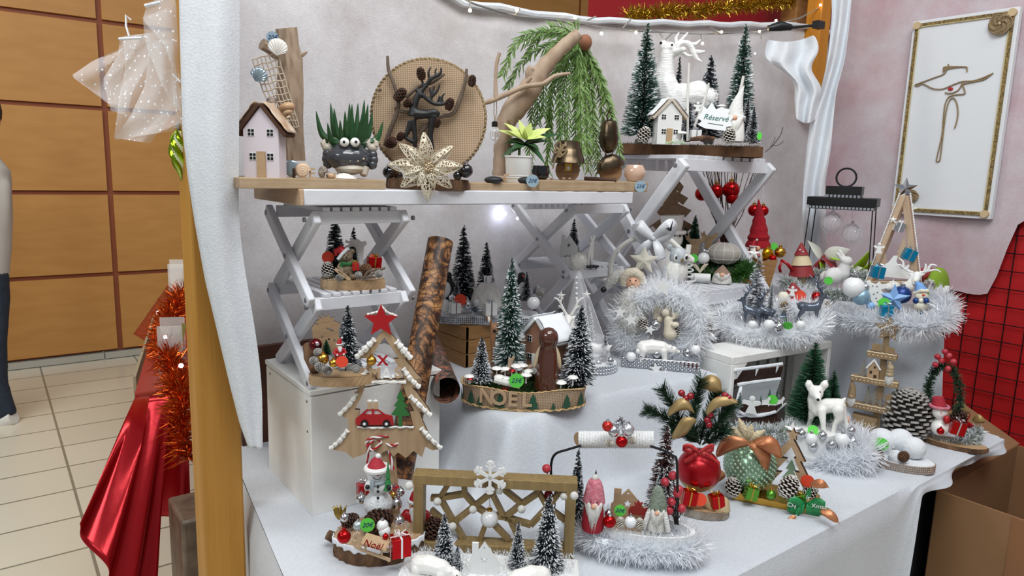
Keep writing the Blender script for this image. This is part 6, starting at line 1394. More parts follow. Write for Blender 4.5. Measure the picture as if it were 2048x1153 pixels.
# ================= beaded tray on the wooden crate =================
o,c,h=tray(972,651,214,ZW,16,'rounded silver beaded tray of winter ornaments on the wooden crate',.42,mat('tray_white',L('#d8dadd'),.8),mat('silver_bead',L('#b7b9be'),.25,.9),rows=4)
Z=ZW+h; T_=tdepth(c); mossy(c,100*K(c),38*K(c),h,500,M_snow,o,.005,name='snow_bits')
tree('dark',925,608,158,Z,'tallest dark snowy brush tree at the left of the beaded tray',wr=.19,t=T_+.01); tree('dark',971,602,118,Z,'middle dark snowy brush tree behind the white mound on the beaded tray',wr=.2,t=T_+.03)
tree('silver',913,605,50,Z,'small blue grey brush tree beside the black penguin on the tray',wr=.22,t=T_-.03); tree('dark',1052,603,60,Z,'small dark brush tree at the right of the beaded tray',wr=.2,t=T_-.01)
def penguin(px,py,hp,label,t,f=1):
 g=Px(px,py,t=t); k=g.k; s=hp*k; o=thing('penguin_figurine',label,'penguin',g.o,face(g.o,25*f))
 body('body',[('b',(0,0,s*.3),(s*.22,s*.2,s*.3)),('b',(0,0,s*.6),(s*.16,s*.15,s*.25)),('b',(0,-.02*s,s*.87),(s*.13,s*.13,s*.12)),('t',[(s*.2,0,s*.6),(s*.32,0,s*.3)],[s*.06,s*.03]),('t',[(-s*.2,0,s*.6),(-s*.32,0,s*.3)],[s*.06,s*.03])],mat('penguin_black',L('#1b1d22'),.5),o,s*.03)
 b=MB(); b.ball((0,-s*.12,s*.4),(s*.15,s*.1,s*.28),12,8); b.build('belly',M_wh,o); b=MB(); b.cone((0,-s*.13,s*.88),(0,-s*.26,s*.86),s*.04,0.001,8); b.build('beak',mat('orange_beak',L('#d0562a'),.5),o)
penguin(896,604,62,'black penguin figurine at the left end of the beaded tray',T_-.02,-1); penguin(1041,603,60,'black penguin figurine with red beak behind the big green tree',T_+.03,1)
g=Px(974,612,t=T_-.02); k=g.k; o=thing('snow_mound_ornament','cream white fuzzy dome ornament with silver cap on the beaded tray','ornament',g.o); b=MB(); b.lathe([(33*k,0),(33*k,12*k),(27*k,30*k),(16*k,44*k),(6*k,50*k),(0,51*k)],24); b.build('dome',M_fur,o); b=MB(); b.lathe([(10*k,46*k),(10*k,58*k),(8*k,62*k),(0,62*k)],16); b.build('cap',M_silv,o)
for x,y,r_,m_,lb in ((888,612,14,M_pearl,'matt white bauble at the left edge of the beaded tray'),(905,597,8,M_silv,'small silver bauble beside the red sticker on the tray'),(934,610,11,M_silv,'silver bauble behind the silver tinsel flower on the tray'),(958,606,11,M_pearl,'white bauble in the middle of the beaded tray before the dome'),(1067,606,13,M_pearl,'white bauble at the right end of the beaded tray')): ball(x,y,r_,lb,m_,t=T_-.05,cap=M_silv)
gift(910,626,20,0,'small white gift box left of the silver tinsel flower on the tray',M_wh,M_silv,t=T_-.075); gift(980,630,24,0,'larger white gift box right of the silver tinsel flower on the tray',M_wh,M_silv,t=T_-.075); gift(1075,592,18,0,'shiny silver gift box at the right end of the beaded tray',M_silv,M_silv,t=T_-.03,tilt=15)
disc(921,600,12,M_pred,'red price sticker on the beaded tray beside the left penguin',t=T_-.08)
g=Px(950,620,t=T_-.09); tag(fuzz(90,.003,.022,.004).build('tinsel_flower',mat('silver_tinsel',L('#aab0b8'),.25,.85),loc=g.o,smooth=False),'spiky silver tinsel flower at the front of the beaded tray','tinsel flower')
# ================= burlap NOEL basket =================
BL='NOEL basket'
p=at_z(1046,824,ZR); k=K(p); rx=126*k; ry=rx*.52; az=face(p); c=V((p.x-math.sin(az)*ry,p.y+math.cos(az)*ry,ZR)); hN=42*k
o=thing('burlap_basket','oval burlap banded arrangement printed with green firs and NOEL letters','basket',c,az); n=96
b=MB(); b.lathe([(.97,0),(1,.1),(1.0,.5),(1.02,.9),(1.03,1.0)],n); b.v=[(x*rx,y*ry,z*hN*(1+.06*math.sin(math.atan2(y,x)*5))-.002*math.sin(math.atan2(y,x)*3)) for x,y,z in b.v]; b.f=[f for f in b.f if len(f)<50]; b.m=[0]*len(b.f); b.build('burlap_band',mbl,o,solid=.002)
b=MB(); b.tube([(rx*1.02*math.cos(a),ry*1.02*math.sin(a),.003+.0015*math.sin(a*40)) for a in [2*PI*i/200 for i in range(200)]],.003,5,closed=True); b.tube([(rx*1.035*math.cos(a),ry*1.035*math.sin(a),hN*(1+.06*math.sin(a*5))+.001*math.sin(a*60)) for a in [2*PI*i/200 for i in range(200)]],.0022,5,closed=True); b.build('frayed_edge',mat('burlap_edge',L('#c0a274'),.9),o)
b=MB(); b.v=[(rx*.97*math.cos(2*PI*i/64),ry*.97*math.sin(2*PI*i/64),hN*.72) for i in range(64)]; b.f=[tuple(range(64))]; b.m=[0]; b.build('filling',M_moss,o)
mossy(c,rx*.95,ry*.93,hN*.72,2600,M_moss,o,.014,.0026); ZN2=ZR+hN*.72
mfp_=mat('fir_print',L('#27503a'),.9)
def onband(a,z,off=.0012): return V((rx*1.0*math.cos(a),ry*1.0*math.sin(a),z))+V((math.cos(a)/rx,math.sin(a)/ry,0)).normalized()*(off+.004)
for a_,s_ in ((-2.98,.9),(-2.55,.95),(-2.33,.7),(-1.95,1.05),(-1.42,1.15),(-1.08,.5),(-.82,1.0),(-.42,1.0),(-.16,.45)):
 hh=hN*.72*s_; b=MB(); pts=[(0,1),(-.22,.62),(-.12,.64),(-.36,.3),(-.2,.32),(-.42,.08),(-.06,.1),(-.06,0),(.06,0),(.06,.1),(.42,.08),(.2,.32),(.36,.3),(.12,.64),(.22,.62)]
 ev=V((-rx*math.sin(a_),ry*math.cos(a_),0)).length
 vs=[onband(a_+x*hh*.9/ev,hN*.1+z*hh) for x,z in pts]; b.add(vs+[onband(a_,hN*.1+.5*hh)],[(i,(i+1)%15,15) for i in range(15)]); b.build('printed_fir',mfp_,o,smooth=False)
for ch,a_ in (('N',-2.18),('O',-1.96),('E',-1.735),('L',-1.52)):
 q_=text(o,ch,hN*.98,onband(a_,hN*.62,.004),(R(90),0,math.atan2(math.sin(a_)/ry,math.cos(a_)/rx)+PI/2),M_ply,.002,name='wooden_letter'); q_.data.offset=.0012
T_=tdepth(c)
tree('green_snow',1018,738,224,ZN2,'tall green snowy brush tree in the middle of the burlap NOEL basket',wr=.165,t=T_+.01); tree('snowy',962,768,96,ZN2,'small snowy brush tree at the left of the burlap NOEL basket',wr=.26,t=T_-.035); tree('snowy',1156,768,160,ZN2,'large snowy brush tree at the right end of the burlap NOEL basket',wr=.25,t=T_-.0)
g=Px(992,735,t=T_+.03); k=g.k; o=thing('fawn_figurine','brown ceramic fawn with white throat looking right in the burlap basket','deer',g.o); mfw=mat('fawn_brown',L('#9c6f4e'),.4)
body('body',[('t',[g(993,735),g(992,700),g(989,678),g(990,662)],[13*k,10*k,9*k,10*k]),('b',g(992,657),(11*k,11*k,11*k)),('t',[g(994,660,-.005),g(1004,668,-.012)],[8*k,5*k]),('t',[g(982,648),g(978,638,-.0),g(974,632)],[3*k,5*k,1.5*k]),('t',[g(1000,648,.01),g(1005,642,.01)],[3*k,3*k])],mfw,o,.002)
b=MB(); b.ball(g(989,662,-.012),3.5*k,8,6); b.ball(g(1006,667,-.015),3*k,8,6); b.ball(g(996,656,-.014),2*k,8,6); b.build('eyes_and_nose',M_black,o); b=MB(); b.ball(g(995,692,-.011),(6*k,.004,17*k),10,8); b.ball(g(997,672,-.012),(6*k,.004,3*k),10,8); b.ball(g(978,640,-.006),(2.5*k,.003,7*k),8,6); b.build('white_patch',M_pw,o)
mcb_=mat('gingerbread',L('#a37a62'),.5,0,(L('#8a5f4a'),30,.3))
hs=house3d(1070,748,66,112,ZN2,'brown ceramic house with thick snow roof and chimney in the burlap basket',mcb_,M_snow,M_pw,-44,dr=.9,t=T_+.01,snow=M_snow)
b=MB(); kk=K(hs.location); b.box((-18*kk,.03,84*kk),(14*kk,16*kk,44*kk)); b.build('chimney',mcb_,hs,bevel=.001)
p_=at_t(1093,778,T_-.055); k=K(p_); o=thing('chocolate_figure','glossy chocolate brown ceramic angel figure with cream wings in the basket','figurine',p_,face(p_)); mch=mat('chocolate_gloss',L('#4f2a1d'),.1,coat=1)
b=MB(); b.lathe([(0,0),(25*k,0),(26*k,4*k),(22*k,40*k),(18*k,75*k),(15*k,88*k),(19*k,97*k),(20*k,106*k),(17*k,117*k),(9*k,124*k),(0,126*k)],32); b.build('figure',mch,o)
for s_ in (-1,1): b=MB(); b.ball((s_*20*k,.012,62*k),(6*k,7*k,24*k),12,10,rot=Matrix.Rotation(-s_*.22,3,'Y')); b.build('wing',mat('cream_wing',L('#cdb898'),.4),o)
for i,(x,y,s_,lb) in enumerate(((993,748,.019,'behind the small tree'),(1010,748,.018,'left of the driftwood bit'),(1033,745,.021,'right of the tall tree'),(1045,742,.019,'near the brown house'),(998,765,.019,'before the small tree'),(1012,765,.016,'left of the birch log'),(1052,762,.020,'left of the chocolate figure'),(1056,752,.018,'beside the chocolate figure'),(938,763,.018,'at the left rim'),(1121,778,.021,'right of the chocolate figure'),(1145,766,.019,'before the right tree'))): mushroom(at_t(x,y+5,T_-.045-(.02 if y>760 else 0)),s_,'white mushroom decoration in the burlap basket, %s'%lb)
for x,y,s_,lb in ((1024,752,.013,'behind the white ones'),(1010,790,.014,'on the front rim'),(940,768,.012,'at the left rim')): mushroom(at_t(x,y,T_-.07),s_,'red spotted mushroom in the burlap basket, %s'%lb,red=True)
disc(1033,762,15,M_pgreen,'green price sticker reading 25€ before the chocolate figure','25€',t=T_-.10,sz=.9)
g=Px(1015,768,t=T_-.085); b=MB(); b.tube([g(988,760),g(1010,766),g(1040,773)],6*g.k,8); tag(b.build('birch_log',mbch,loc=g.o),'short white birch log lying at the front of the burlap basket','log')
g=Px(1022,735,t=T_-.04); b=MB(); b.tube([g(1016,748),g(1020,730),g(1021,718)],.006,7); b.tube([g(1020,728),g(1028,714)],.004,7); b.tube([g(1040,748),g(1055,735),g(1066,732)],.005,7); tag(b.build('driftwood_bit',M_dl,loc=g.o),'forked bit of driftwood standing between the mushrooms','driftwood')
# ================= clear cone with winter scene =================
o,c,h=tray(1166,752,132,ZR,20,'round silver glitter base under the clear cone','1' and .75,M_silv,mat('silver_glitter',L('#a9adb3'),.35,.8,(L('#d5d8dc'),300,.2)),rows=3,sup=1,name='round_base',mtop=M_snow)
T_=tdepth(c); Zc=ZR+h; g=Px(1166,735,t=T_); k=K(c)
ap=at_t(1156,530,T_)-V((c.x,c.y,Zc)); o=thing('clear_cone','tall clear plastic cone topped with a white fur pompom over a deer scene','cone',(c.x,c.y,Zc))
b=MB(); rows=[]
for j in range(12): s_=j/11; rows.append([(ap.x*s_+58*k*(1-s_)*math.cos(a),ap.y*s_+58*k*(1-s_)*math.sin(a),(ap.z)*s_) for a in [2*PI*i/40 for i in range(41)]])
b.grid(rows); b.build('cone_shell',mat('clear_sheet',(.95,.96,1),.08,0,alpha=.22),o)
b=MB(); b.tube([V((58*k*math.cos(a),58*k*math.sin(a),0)).lerp(ap,s_) for a,s_ in ((-1.9,0),(-1.9,1))],.0009,4); b.tube([V((58*k*math.cos(-.9),58*k*math.sin(-.9),0)),ap],.0009,4); b.build('fold_line',mat('white_line',(.9,.9,.92),.3,alpha=.5),o)
b=fuzz(1800,.008,.032,.0014,ap+V((0,0,.012))); b.ball(ap+V((0,0,.012)),.023,14,10); b.build('pompom',M_fur,o,smooth=False)
g=Px(1153,600,t=T_-.03); b=MB()
for y in (556,567,577,588,597,604): b.ball(g(1153,y),3*g.k,10,8)
tag(b.build('pearl_string',M_pearl,loc=g.o),'string of white pearls hanging inside the clear cone','pearls')
g=Px(1140,700,t=T_-.02); k=g.k; o=thing('stag_figurine','white glossy stag with wide antlers inside the clear cone','deer',g.o)
body('body',[('t',[g(1139,700),g(1138,665),g(1138,645)],[18*k,15*k,11*k]),('b',g(1136,638,-.005),(9*k,11*k,9*k)),('t',[g(1136,638,-.01),g(1136,648,-.03)],[8*k,5*k]),('t',[g(1128,636),g(1118,634)],[4*k,2*k]),('t',[g(1146,636),g(1155,632)],[4*k,2*k])],M_pw,o,.0025)
for s_ in (-1,1):
 b=MB(); X_=lambda x,y: g(1138+s_*x,y); b.tube([X_(5,630),X_(12,618),X_(17,605),X_(14,594)],[3*k,2.8*k,2.4*k,1.5*k],7); b.tube([X_(17,605),X_(24,598),X_(30,596)],[2.4*k,2*k,1.2*k],6); b.tube([X_(12,618),X_(21,612)],[2.4*k,1.2*k],6); b.build('antler',M_pw,o)
tree('snowy',1121,668,70,Zc,'snowy tree left of the white stag inside the cone',wr=.25,t=T_+.01); tree('snowy',1172,680,80,Zc,'snowy tree right of the white stag inside the cone',wr=.25,t=T_+.01); tree('silver',1208,725,60,Zc,'little frosted tree with red tip at the right inside the cone',wr=.22,t=T_-.02)
for x,y in ((1122,592),(1173,590)): star3d(x,y,10,'white faceted star topping the %s tree inside the cone'%('left' if x<1150 else 'right'),M_pw,T_-.01)
g=Px(1190,738,t=T_-.0); o=thing('fawn_figurine','white deer body standing at the right inside the clear cone','deer',g.o,face(g.o,0)); doe(o,.125,M_pw,head=-1)
for x,y in ((1196,727),(1220,722),(1185,735)): ball(x,y,8,'small silver bauble on the cone base, %s'%('middle one' if x==1196 else 'rightmost' if x>1200 else 'leftmost'),M_silv,t=T_-.05)
# ================= middle folding shelf =================
tm=tdepth(at_z(1150,530,ZM2))
house_flat(1136,528,36,60,ZM2,'white cut-out house with star hole on the middle folding shelf',t=tm,turn=-10,style=0); tree('dark',1145,524,86,ZM2,'dark brush tree with white dots behind the white cut-out house',wr=.2,t=tm+.06)
gift(1129,534,18,ZM2,'small white gift box before the white cut-out house',M_wh,M_silv,t=tm-.03,hr=1.1)
flat_shape('reindeer_cutout',[(-8,0),(-4,0),(-3,22),(2,0),(6,0),(8,30),(6,40),(10,58),(6,60),(3,50),(-1,58),(-4,56),(-1,46),(-5,44),(-3,38),(-9,26)],M_wh,'white narrow reindeer cut-out at the right of the middle folding shelf','animal cut-out',1180,530,t=tm-.02,turn=50,th=.006)
g=Px(1180,533,t=tm-.02); b=MB(); b.box((0,0,0),(.05,.035,.006)); tag(b.build('black_plinth',M_black,loc=g.o,bevel=.002),'small black base under the white reindeer cut-out','base')
# ================= white wreath with polar bear =================
p=at_z(1320,741,ZR); k=K(p); az=face(p,0); o=thing('silver_brick','rectangular base wrapped in silver pearls under the polar bear','base',p,az)
b=MB(); b.box((0,.05,11*k),(152*k,.10,22*k)); b.build('block',M_silv,o,bevel=.002); b=MB(); random.seed(3)
for i in range(20):
 for j in range(3): b.ball((-74*k+i*7.8*k,-.001,4*k+j*7*k),3.7*k,8,6)
b.build('pearls',mat('silver_bead',(0,0,0)),o); Zb=ZR+22*k; T_=tdepth(p)
def filmy(m,f,c=(.97,.98,1,1)):
 _n=m.node_tree; _t=_n.nodes.new('ShaderNodeBsdfTranslucent'); _t.inputs[0].default_value=c; _x=_n.nodes.new('ShaderNodeMixShader'); _x.inputs[0].default_value=f
 _n.links.new(_n.nodes['Principled BSDF'].outputs[0],_x.inputs[1]); _n.links.new(_t.outputs[0],_x.inputs[2]); _n.links.new(_x.outputs[0],_n.nodes['Material Output'].inputs[0]); return m
M_wt=filmy(mat('white_tinsel',(.97,.98,1),.6),.5); g=Px(1322,640,t=T_+.09)
wc=smooth_pts([g(1324+77*math.cos(a),650-64*math.sin(a)) for a in [2*PI*i/16 for i in range(17)]],3)
b=tinsel(wc,.068,6000,M_wt,.0028,.35,two=.06,core=.4); tag(b.build('tinsel_wreath',[M_wt,M_silv],loc=g.o,smooth=False),'round wreath of white tinsel standing behind the small polar bear','wreath')
g2=Px(1310,724,t=T_+.02); o=thing('polar_bear','white polar bear figurine walking right before the tinsel wreath','bear',g2.o,face(g2.o,8)); bear(o,.09,M_pw,1)
for x,y,r_,m_,lb in ((1262,714,10,M_pearl,'pearl white bauble at the left of the silver brick'),(1283,713,7,M_silv,'small mirrored bauble second from left on the silver brick'),(1313,709,9,M_silv,'mirrored bauble under the polar bear belly'),(1277,703,6,M_pearl,'tiny white bauble behind the mirrored one on the brick'),(1374,706,9,M_silv,'mirrored bauble below the polar bear head'),(1391,700,10,M_pearl,'pearl bauble at the right end of the silver brick'),(1311,651,11,M_silv,'silver bauble at the left of the angel inside the wreath')): ball(x,y,r_,lb,m_,t=T_+(.01 if y>690 else .06))
for x,y,r_,lb in ((1325,575,22,'largest white star at the top of the tinsel wreath'),(1240,625,13,'white star at the upper left of the tinsel wreath'),(1262,640,14,'white star at the left of the tinsel wreath'),(1418,630,13,'white star at the right side of the tinsel wreath'),(1300,660,11,'small white star inside the lower left of the wreath'),(1312,738,13,'white star hanging before the silver brick'),(1330,748,11,'lower white star hanging over the cloth edge')):
 g_=Px(x,y,t=T_+(.02 if y<700 else -.01)); b=MB(); b.prism(star2(5,r_*g_.k,r_*g_.k*.42),th=.003); tag(b.build('white_star',M_wh,loc=g_.o,rot=(0,rnd(-.3,.3),face(g_.o)),smooth=False),lb,'star')
g=Px(1337,672,t=T_+.06); k=g.k; o=thing('angel_figurine','cream angel figurine with wings sitting inside the tinsel wreath','angel',g.o); mcr_=mat('cream_resin',L('#d3c9b4'),.5)
body('body',[('t',[g(1340,668),g(1338,652),g(1336,640)],[14*k,10*k,8*k]),('b',g(1331,626),(8*k,8*k,8*k)),('t',[g(1336,642),g(1348,636),g(1346,628)],[4*k,3.5*k,3*k]),('b',g(1320,640,.01),(12*k,4*k,7*k)),('b',g(1350,650,-.01),(9*k,8*k,6*k)),('b',g(1352,632,.01),(8*k,3*k,7*k))],mcr_,o,.002)
house_flat(1325,640,36,44,0,'tiny cream cut-out house behind the angel in the wreath',mcr_,t=T_+.08,style=0)
for x,y,lb in ((1286,648,'left inside'),(1350,662,'right inside'),(1418,655,'outer right')): pinecone(x,y,11,0,'snowy dark pinecone, %s of the white tinsel wreath'%lb,'snow',t=T_+.06)
# ================= birch arch, bow, pearl star, owl, long-beard doll =================
ta=T_+.17; g=Px(1290,560,t=ta); k=g.k; o=thing('white_branch_arch','arch of white painted branches with ribbon bow behind the tinsel wreath','arch',g.o)
for pts in (((1195,556,5),(1215,560,6),(1240,555,6)),((1222,560,5),(1222,530,5),(1232,505,6),(1255,485,6),(1280,476,5),(1310,470,5)),((1340,480,4),(1362,500,5),(1385,520,6)),((1378,490,4),(1374,515,6),(1366,540,6),(1352,568,5)),((1236,505,3),(1240,495,3)),((1375,520,4),(1388,522,4))):
 b=MB(); b.tube(smooth_pts([g(x,y) for x,y,_ in pts],3),5*k,8); b.build('branch',mbch,o)
msb=mat('satin_ribbon',L('#e4e6ea'),.3,0,(L('#cfd2d8'),25,.2)); gb=Px(1307,475,t=ta-.04); k=gb.k; o=thing('ribbon_bow','large white satin ribbon bow on top of the white branch arch','bow',gb.o)
for pts,w_ in ((((1307,478),(1290,462),(1276,450),(1283,474),(1306,482)),13),(((1307,478),(1325,460),(1342,450),(1338,466),(1310,482)),13),(((1305,482),(1290,495),(1276,512)),11),(((1310,482),(1318,500),(1322,520)),11)):
 P_=smooth_pts([gb(x,y,-.008*math.sin(i*1.5)) for i,(x,y) in enumerate(pts)],5); rows=[]
 for i,q_ in enumerate(P_): t_=(P_[min(i+1,len(P_)-1)]-P_[max(i-1,0)]).normalized(); s_=t_.cross(V((-.3,-.9,.0))).normalized(); ww=w_*k*(.35+.65*math.sin(min(1,i/len(P_)*1.6+.1)*PI/2)); rows.append([q_-s_*ww,q_+s_*ww])
 MB().grid(rows).build('ribbon_loop',msb,o,solid=.0008)
b=MB(); b.ball((0,0,-.003),(6*k,4*k,6*k),10,8); b.build('knot',msb,o)
gs=Px(1288,522,t=ta-.06); k=gs.k; o=thing('pearl_star','puffy white star covered with pearls under the ribbon bow','star',gs.o,face(gs.o)); mps=mat('pearl_bead',L('#d9d5c8'),.35); b=MB(); R_=30*k
out=star2(5,R_,R_*.48)
b.add([V((x,0,z)) for x,z in out]+[V((0,-R_*.3,0)),V((0,R_*.3,0))],[q for i in range(10) for q in ((i,(i+1)%10,10),((i+1)%10,i,11))]); b.build('star_core',mps,o)
b=MB()
for i in range(10):
 a_=V((out[i][0],0,out[i][1])); c_=V((out[(i+1)%10][0],0,out[(i+1)%10][1])); m_=V((0,-R_*.3,0))
 for u in range(1,8):
  q=u/8
  n_=max(1,int(8*(1-q)))
  for v in range(n_): b.ball(a_.lerp(c_,(v+.5)/n_).lerp(m_,q),R_*.055,5,4)
b.build('pearls',mps,o)
g=Px(1355,572,t=ta-.03); k=g.k; o=thing('owl_figurine','grey and white owl figurine with fluffy white body right of the pearl star','owl',g.o); mow=mat('owl_grey',L('#8f969c'),.8,0,(L('#c9cdd1'),50,.25),.6,120)
body('body',[('b',g(1352,545),(27*k,22*k,28*k)),('b',g(1338,560),(20*k,14*k,10*k))],M_fur,o,.003); body('head',[('b',g(1358,515),(20*k,18*k,20*k)),('b',g(1340,495,.01),(8*k,6*k,8*k))],mow,o,.0025)
for x in (1353,1373): b=MB(); b.ball(g(x,516,-.024),(8*k,.004,8*k),12,8); e=b.build('eye_ring',M_fur,o); b=MB(); b.ball(g(x,516,-.028),(4*k,.003,4*k),10,6); b.build('eye',M_black,e)
b=MB(); b.cone(g(1364,520,-.028),g(1364,527,-.034),2.5*k,.001,6); b.build('beak',M_gold,o); b=MB(); b.ball(g(1333,548,-.012),(12*k,8*k,17*k),12,8); b.build('wing',mow,o)
g=Px(1262,625,t=ta-.055); k=g.k; o=thing('santa_doll','old man doll with long white beard and cream fur hood beside the wreath','doll',g.o)
body('robe',[('t',[g(1262,640),g(1260,610),g(1262,592)],[34*k,28*k,20*k])],mat('grey_fur',L('#aaa8a4'),.95,0,(L('#cfccc6'),60,.2),1,120),o,.004); b=MB(); b.ball(g(1266,566,-.006),(14*k,14*k,15*k),14,10); b.ball(g(1266,567,-.026),(3.5*k,4*k,4*k),8,6); b.build('head',M_skin,o)
b=MB(); [b.ball(g(x,561,-.0275),1.6*k,6,5) for x in (1260,1272)]; b.build('eyes',M_black,o)
b=MB(); b.tube([g(1249,570),g(1249,556,-.005),g(1258,546,-.01),(g(1270,545,-.01)),g(1280,552,-.006),g(1282,566,0)],[9*k,10*k,10*k,10*k,9*k,8*k],10); b.build('fur_hood',mat('cream_fur',L('#d3c8b4'),.95,0,None,1,120),o)
body('beard',[('b',g(1266,580,-.012),(14*k,9*k,9*k)),('b',g(1265,592,-.012),(17*k,9*k,16*k)),('b',g(1266,574,-.024),(7*k,3*k,2.6*k))],M_fur,o,.002)
g=Px(1232,560,t=ta-.05); k=g.k; b=MB(); b.tube([g(1250,545),g(1235,552),g(1222,565),g(1212,578)],[10*k,13*k,12*k,5*k],10); bf=tag(b.build('fur_tail',mat('grey_fur',(0,0,0)),loc=g.o),'grey fur hat tail with a dark bell left of the bearded doll','fur tail'); b=MB(); b.ball(g(1207,580,-.01),6*k,10,8); b.build('bell',M_black,bf)
# ================= right shelf, middle level =================
p=at_z(1440,568,ZM3); tg3=tdepth(p)+.06
M_gt=mat('green_tinsel',L('#3d6b2a'),.35,.2); g=Px(1440,550,t=tg3)
b=tinsel([g(1368,545),g(1400,552),g(1440,556),(g(1475,552)),g(1500,540),g(1490,528,.05),g(1440,524,.08),g(1400,528,.06)],.045,3600,M_gt,.002,.4); tag(b.build('green_tinsel_wreath',M_gt,loc=g.o,smooth=False),'fluffy green garland wreath on the middle level of the right shelf','garland')
g=Px(1338,478,t=tg3+.10); k=g.k; o=thing('carved_wood_tree','tall carved brown wooden fir with star top behind the white snowman','decorative tree',g.o,face(g.o)); mcv=wood('carved_brown','#8f7257','#75593f',8,(2,2,8))
b=MB()
for i,(w_,z0,z1) in enumerate(((46,8,50),(40,38,74),(32,62,96),(22,84,122))):
 n_=7; out=[(-w_*k+2*w_*k*j/n_,(z0+(6 if j%2 else -4)+4*abs(j-n_/2))*k) for j in range(n_+1)]+[(6*k,z1*k),(-6*k,z1*k)]; b.prism(out,y=.004*i,th=.007)
b.prism(star2(5,14*k,6*k,0,126*k),th=.006); b.build('tree_board',mcv,o,smooth=False); b=MB(); b.box((0,0,-18*k),(30*k,.03,60*k)); b.build('trunk',mcv,o)
g=Px(1345,560,t=tg3+.02); k=g.k; o=thing('snowman_figurine','white ceramic snowman with bucket hat behind the ribbon bow','snowman',g.o)
body('body',[('b',g(1345,530),(34*k,30*k,38*k)),('b',g(1343,478),(24*k,22*k,22*k))],M_pw,o,.004); b=MB(); b.tube([g(1344,462),g(1344,431)],[19*k,24*k],20); b.build('bucket_hat',M_pw,o); b=MB(); b.tube([g(1344,464,0)+V((25*k*math.cos(a),25*k*math.sin(a),0)) for a in [2*PI*i/24 for i in range(24)]],4*k,8,closed=True); b.build('hat_brim',M_pw,o); b=MB(); [b.ball(g(x,y,-.036),2.3*k,8,6) for x,y in ((1349,471),(1360,472),(1346,505),(1346,520))]; b.build('eyes_and_buttons',M_black,o)
tree('plain',1278,500,72,0,'small green brush tree behind the left leg of the right shelf',wr=.2,t=tg3+.15); tree('plain',1387,494,64,0,'small green brush tree right of the white snowman',wr=.22,t=tg3+.05); tree('plain',1368,500,46,0,'tiny green brush tree beside the snowman',wr=.28,t=tg3+.04)
flat_shape('reindeer_head_cutout',[(-8,0),(8,0),(9,20),(18,28),(24,40),(17,34),(16,42),(10,30),(4,30),(-4,30),(-10,30),(-14,42),(-16,34),(-22,38),(-18,28),(-9,20)],mwb,'brown wooden reindeer head cut-out on the green garland','animal cut-out',1389,508,t=tg3+.02)
flat_shape('reindeer_head_cutout',[(-6,0),(6,0),(7,16),(15,24),(19,34),(13,30),(12,34),(7,26),(-5,26),(-10,36),(-13,30),(-17,34),(-14,24),(-7,16)],mwb,'brown reindeer antlers cut-out behind the small silver deer','animal cut-out',1416,498,t=tg3+.03)
p=at_t(1448,507,tg3-.01); k=K(p); b=MB(); b.ball((0,0,0),(33*k,24*k,22*k),28,18); eg=tag(b.build('grey_egg',mat('egg_grey',L('#a8a097'),.45),loc=p,rot=face(p)),'large grey egg ornament with white line pattern on the green garland','ornament')
b=MB()
for q in range(5): a0=-1.2+.6*q; b.tube([(33.4*k*math.sin(a0)*math.cos(s_),-24.4*k*math.cos(a0)*math.cos(s_),22.4*k*math.sin(s_)) for s_ in [-1.3+.26*j for j in range(11)]],.5*k,4)
for q in (-.5,.3): b.tube([(33.4*k*math.sin(a_)*math.cos(q),-24.4*k*math.cos(a_)*math.cos(q),22.4*k*math.sin(q)) for a_ in [-1.5+.3*j for j in range(11)]],.5*k,4)
b.build('white_lines',M_wh,eg)
ball(1407,517,12,'white bauble on the green garland before the small silver deer',M_pearl,t=tg3-.03); disc(1387,517,9,M_pgreen,'green sticker left of the white bauble on the green garland',t=tg3-.03)
g=Px(1412,520,t=tg3-.0); o=thing('silver_deer','small shiny silver deer figurine behind the white bauble','deer',g.o,face(g.o,10)); doe(o,.06,M_silv,head=-1)
gnome(1443,566,36,'small gnome head with grey brown hat and cream beard on the green garland',mat('taupe_felt',L('#8d7364'),.9),M_fur,M_fur,t=tg3-.06,wr=1.1,hatr=.45)
g=Px(1400,562,t=tg3-.07); o=thing('white_log_gift','white wrapped log with cream string bow at the front of the green garland','ornament',g.o); k=g.k; b=MB(); b.tube([g(1382,554),g(1421,556)],8*k,12); b.build('log',M_wh,o); b=MB()
for s_ in (-1,1):
 for r_ in (6,9): b.tube(smooth_pts([g(1400,546),g(1400+s_*r_*1.2,534),g(1400+s_*r_*1.8,528),g(1400+s_*r_*.5,536),g(1400,546)],4),.9*k,4)
b.build('string_bow',mcr_,o)
g=Px(1372,570,t=tg3-.07); b=MB(); P_=[]
for i in range(90): s_=i/89; P_.append(g(1378,568-62*s_)+V((math.cos(i*.45),math.sin(i*.45),0))*15*g.k*(1-s_)); 
b.tube(P_,1.7*g.k,5); tag(b.build('spiral_tree',M_wh,loc=g.o),'small white spiral wire tree left of the white log','decorative tree')
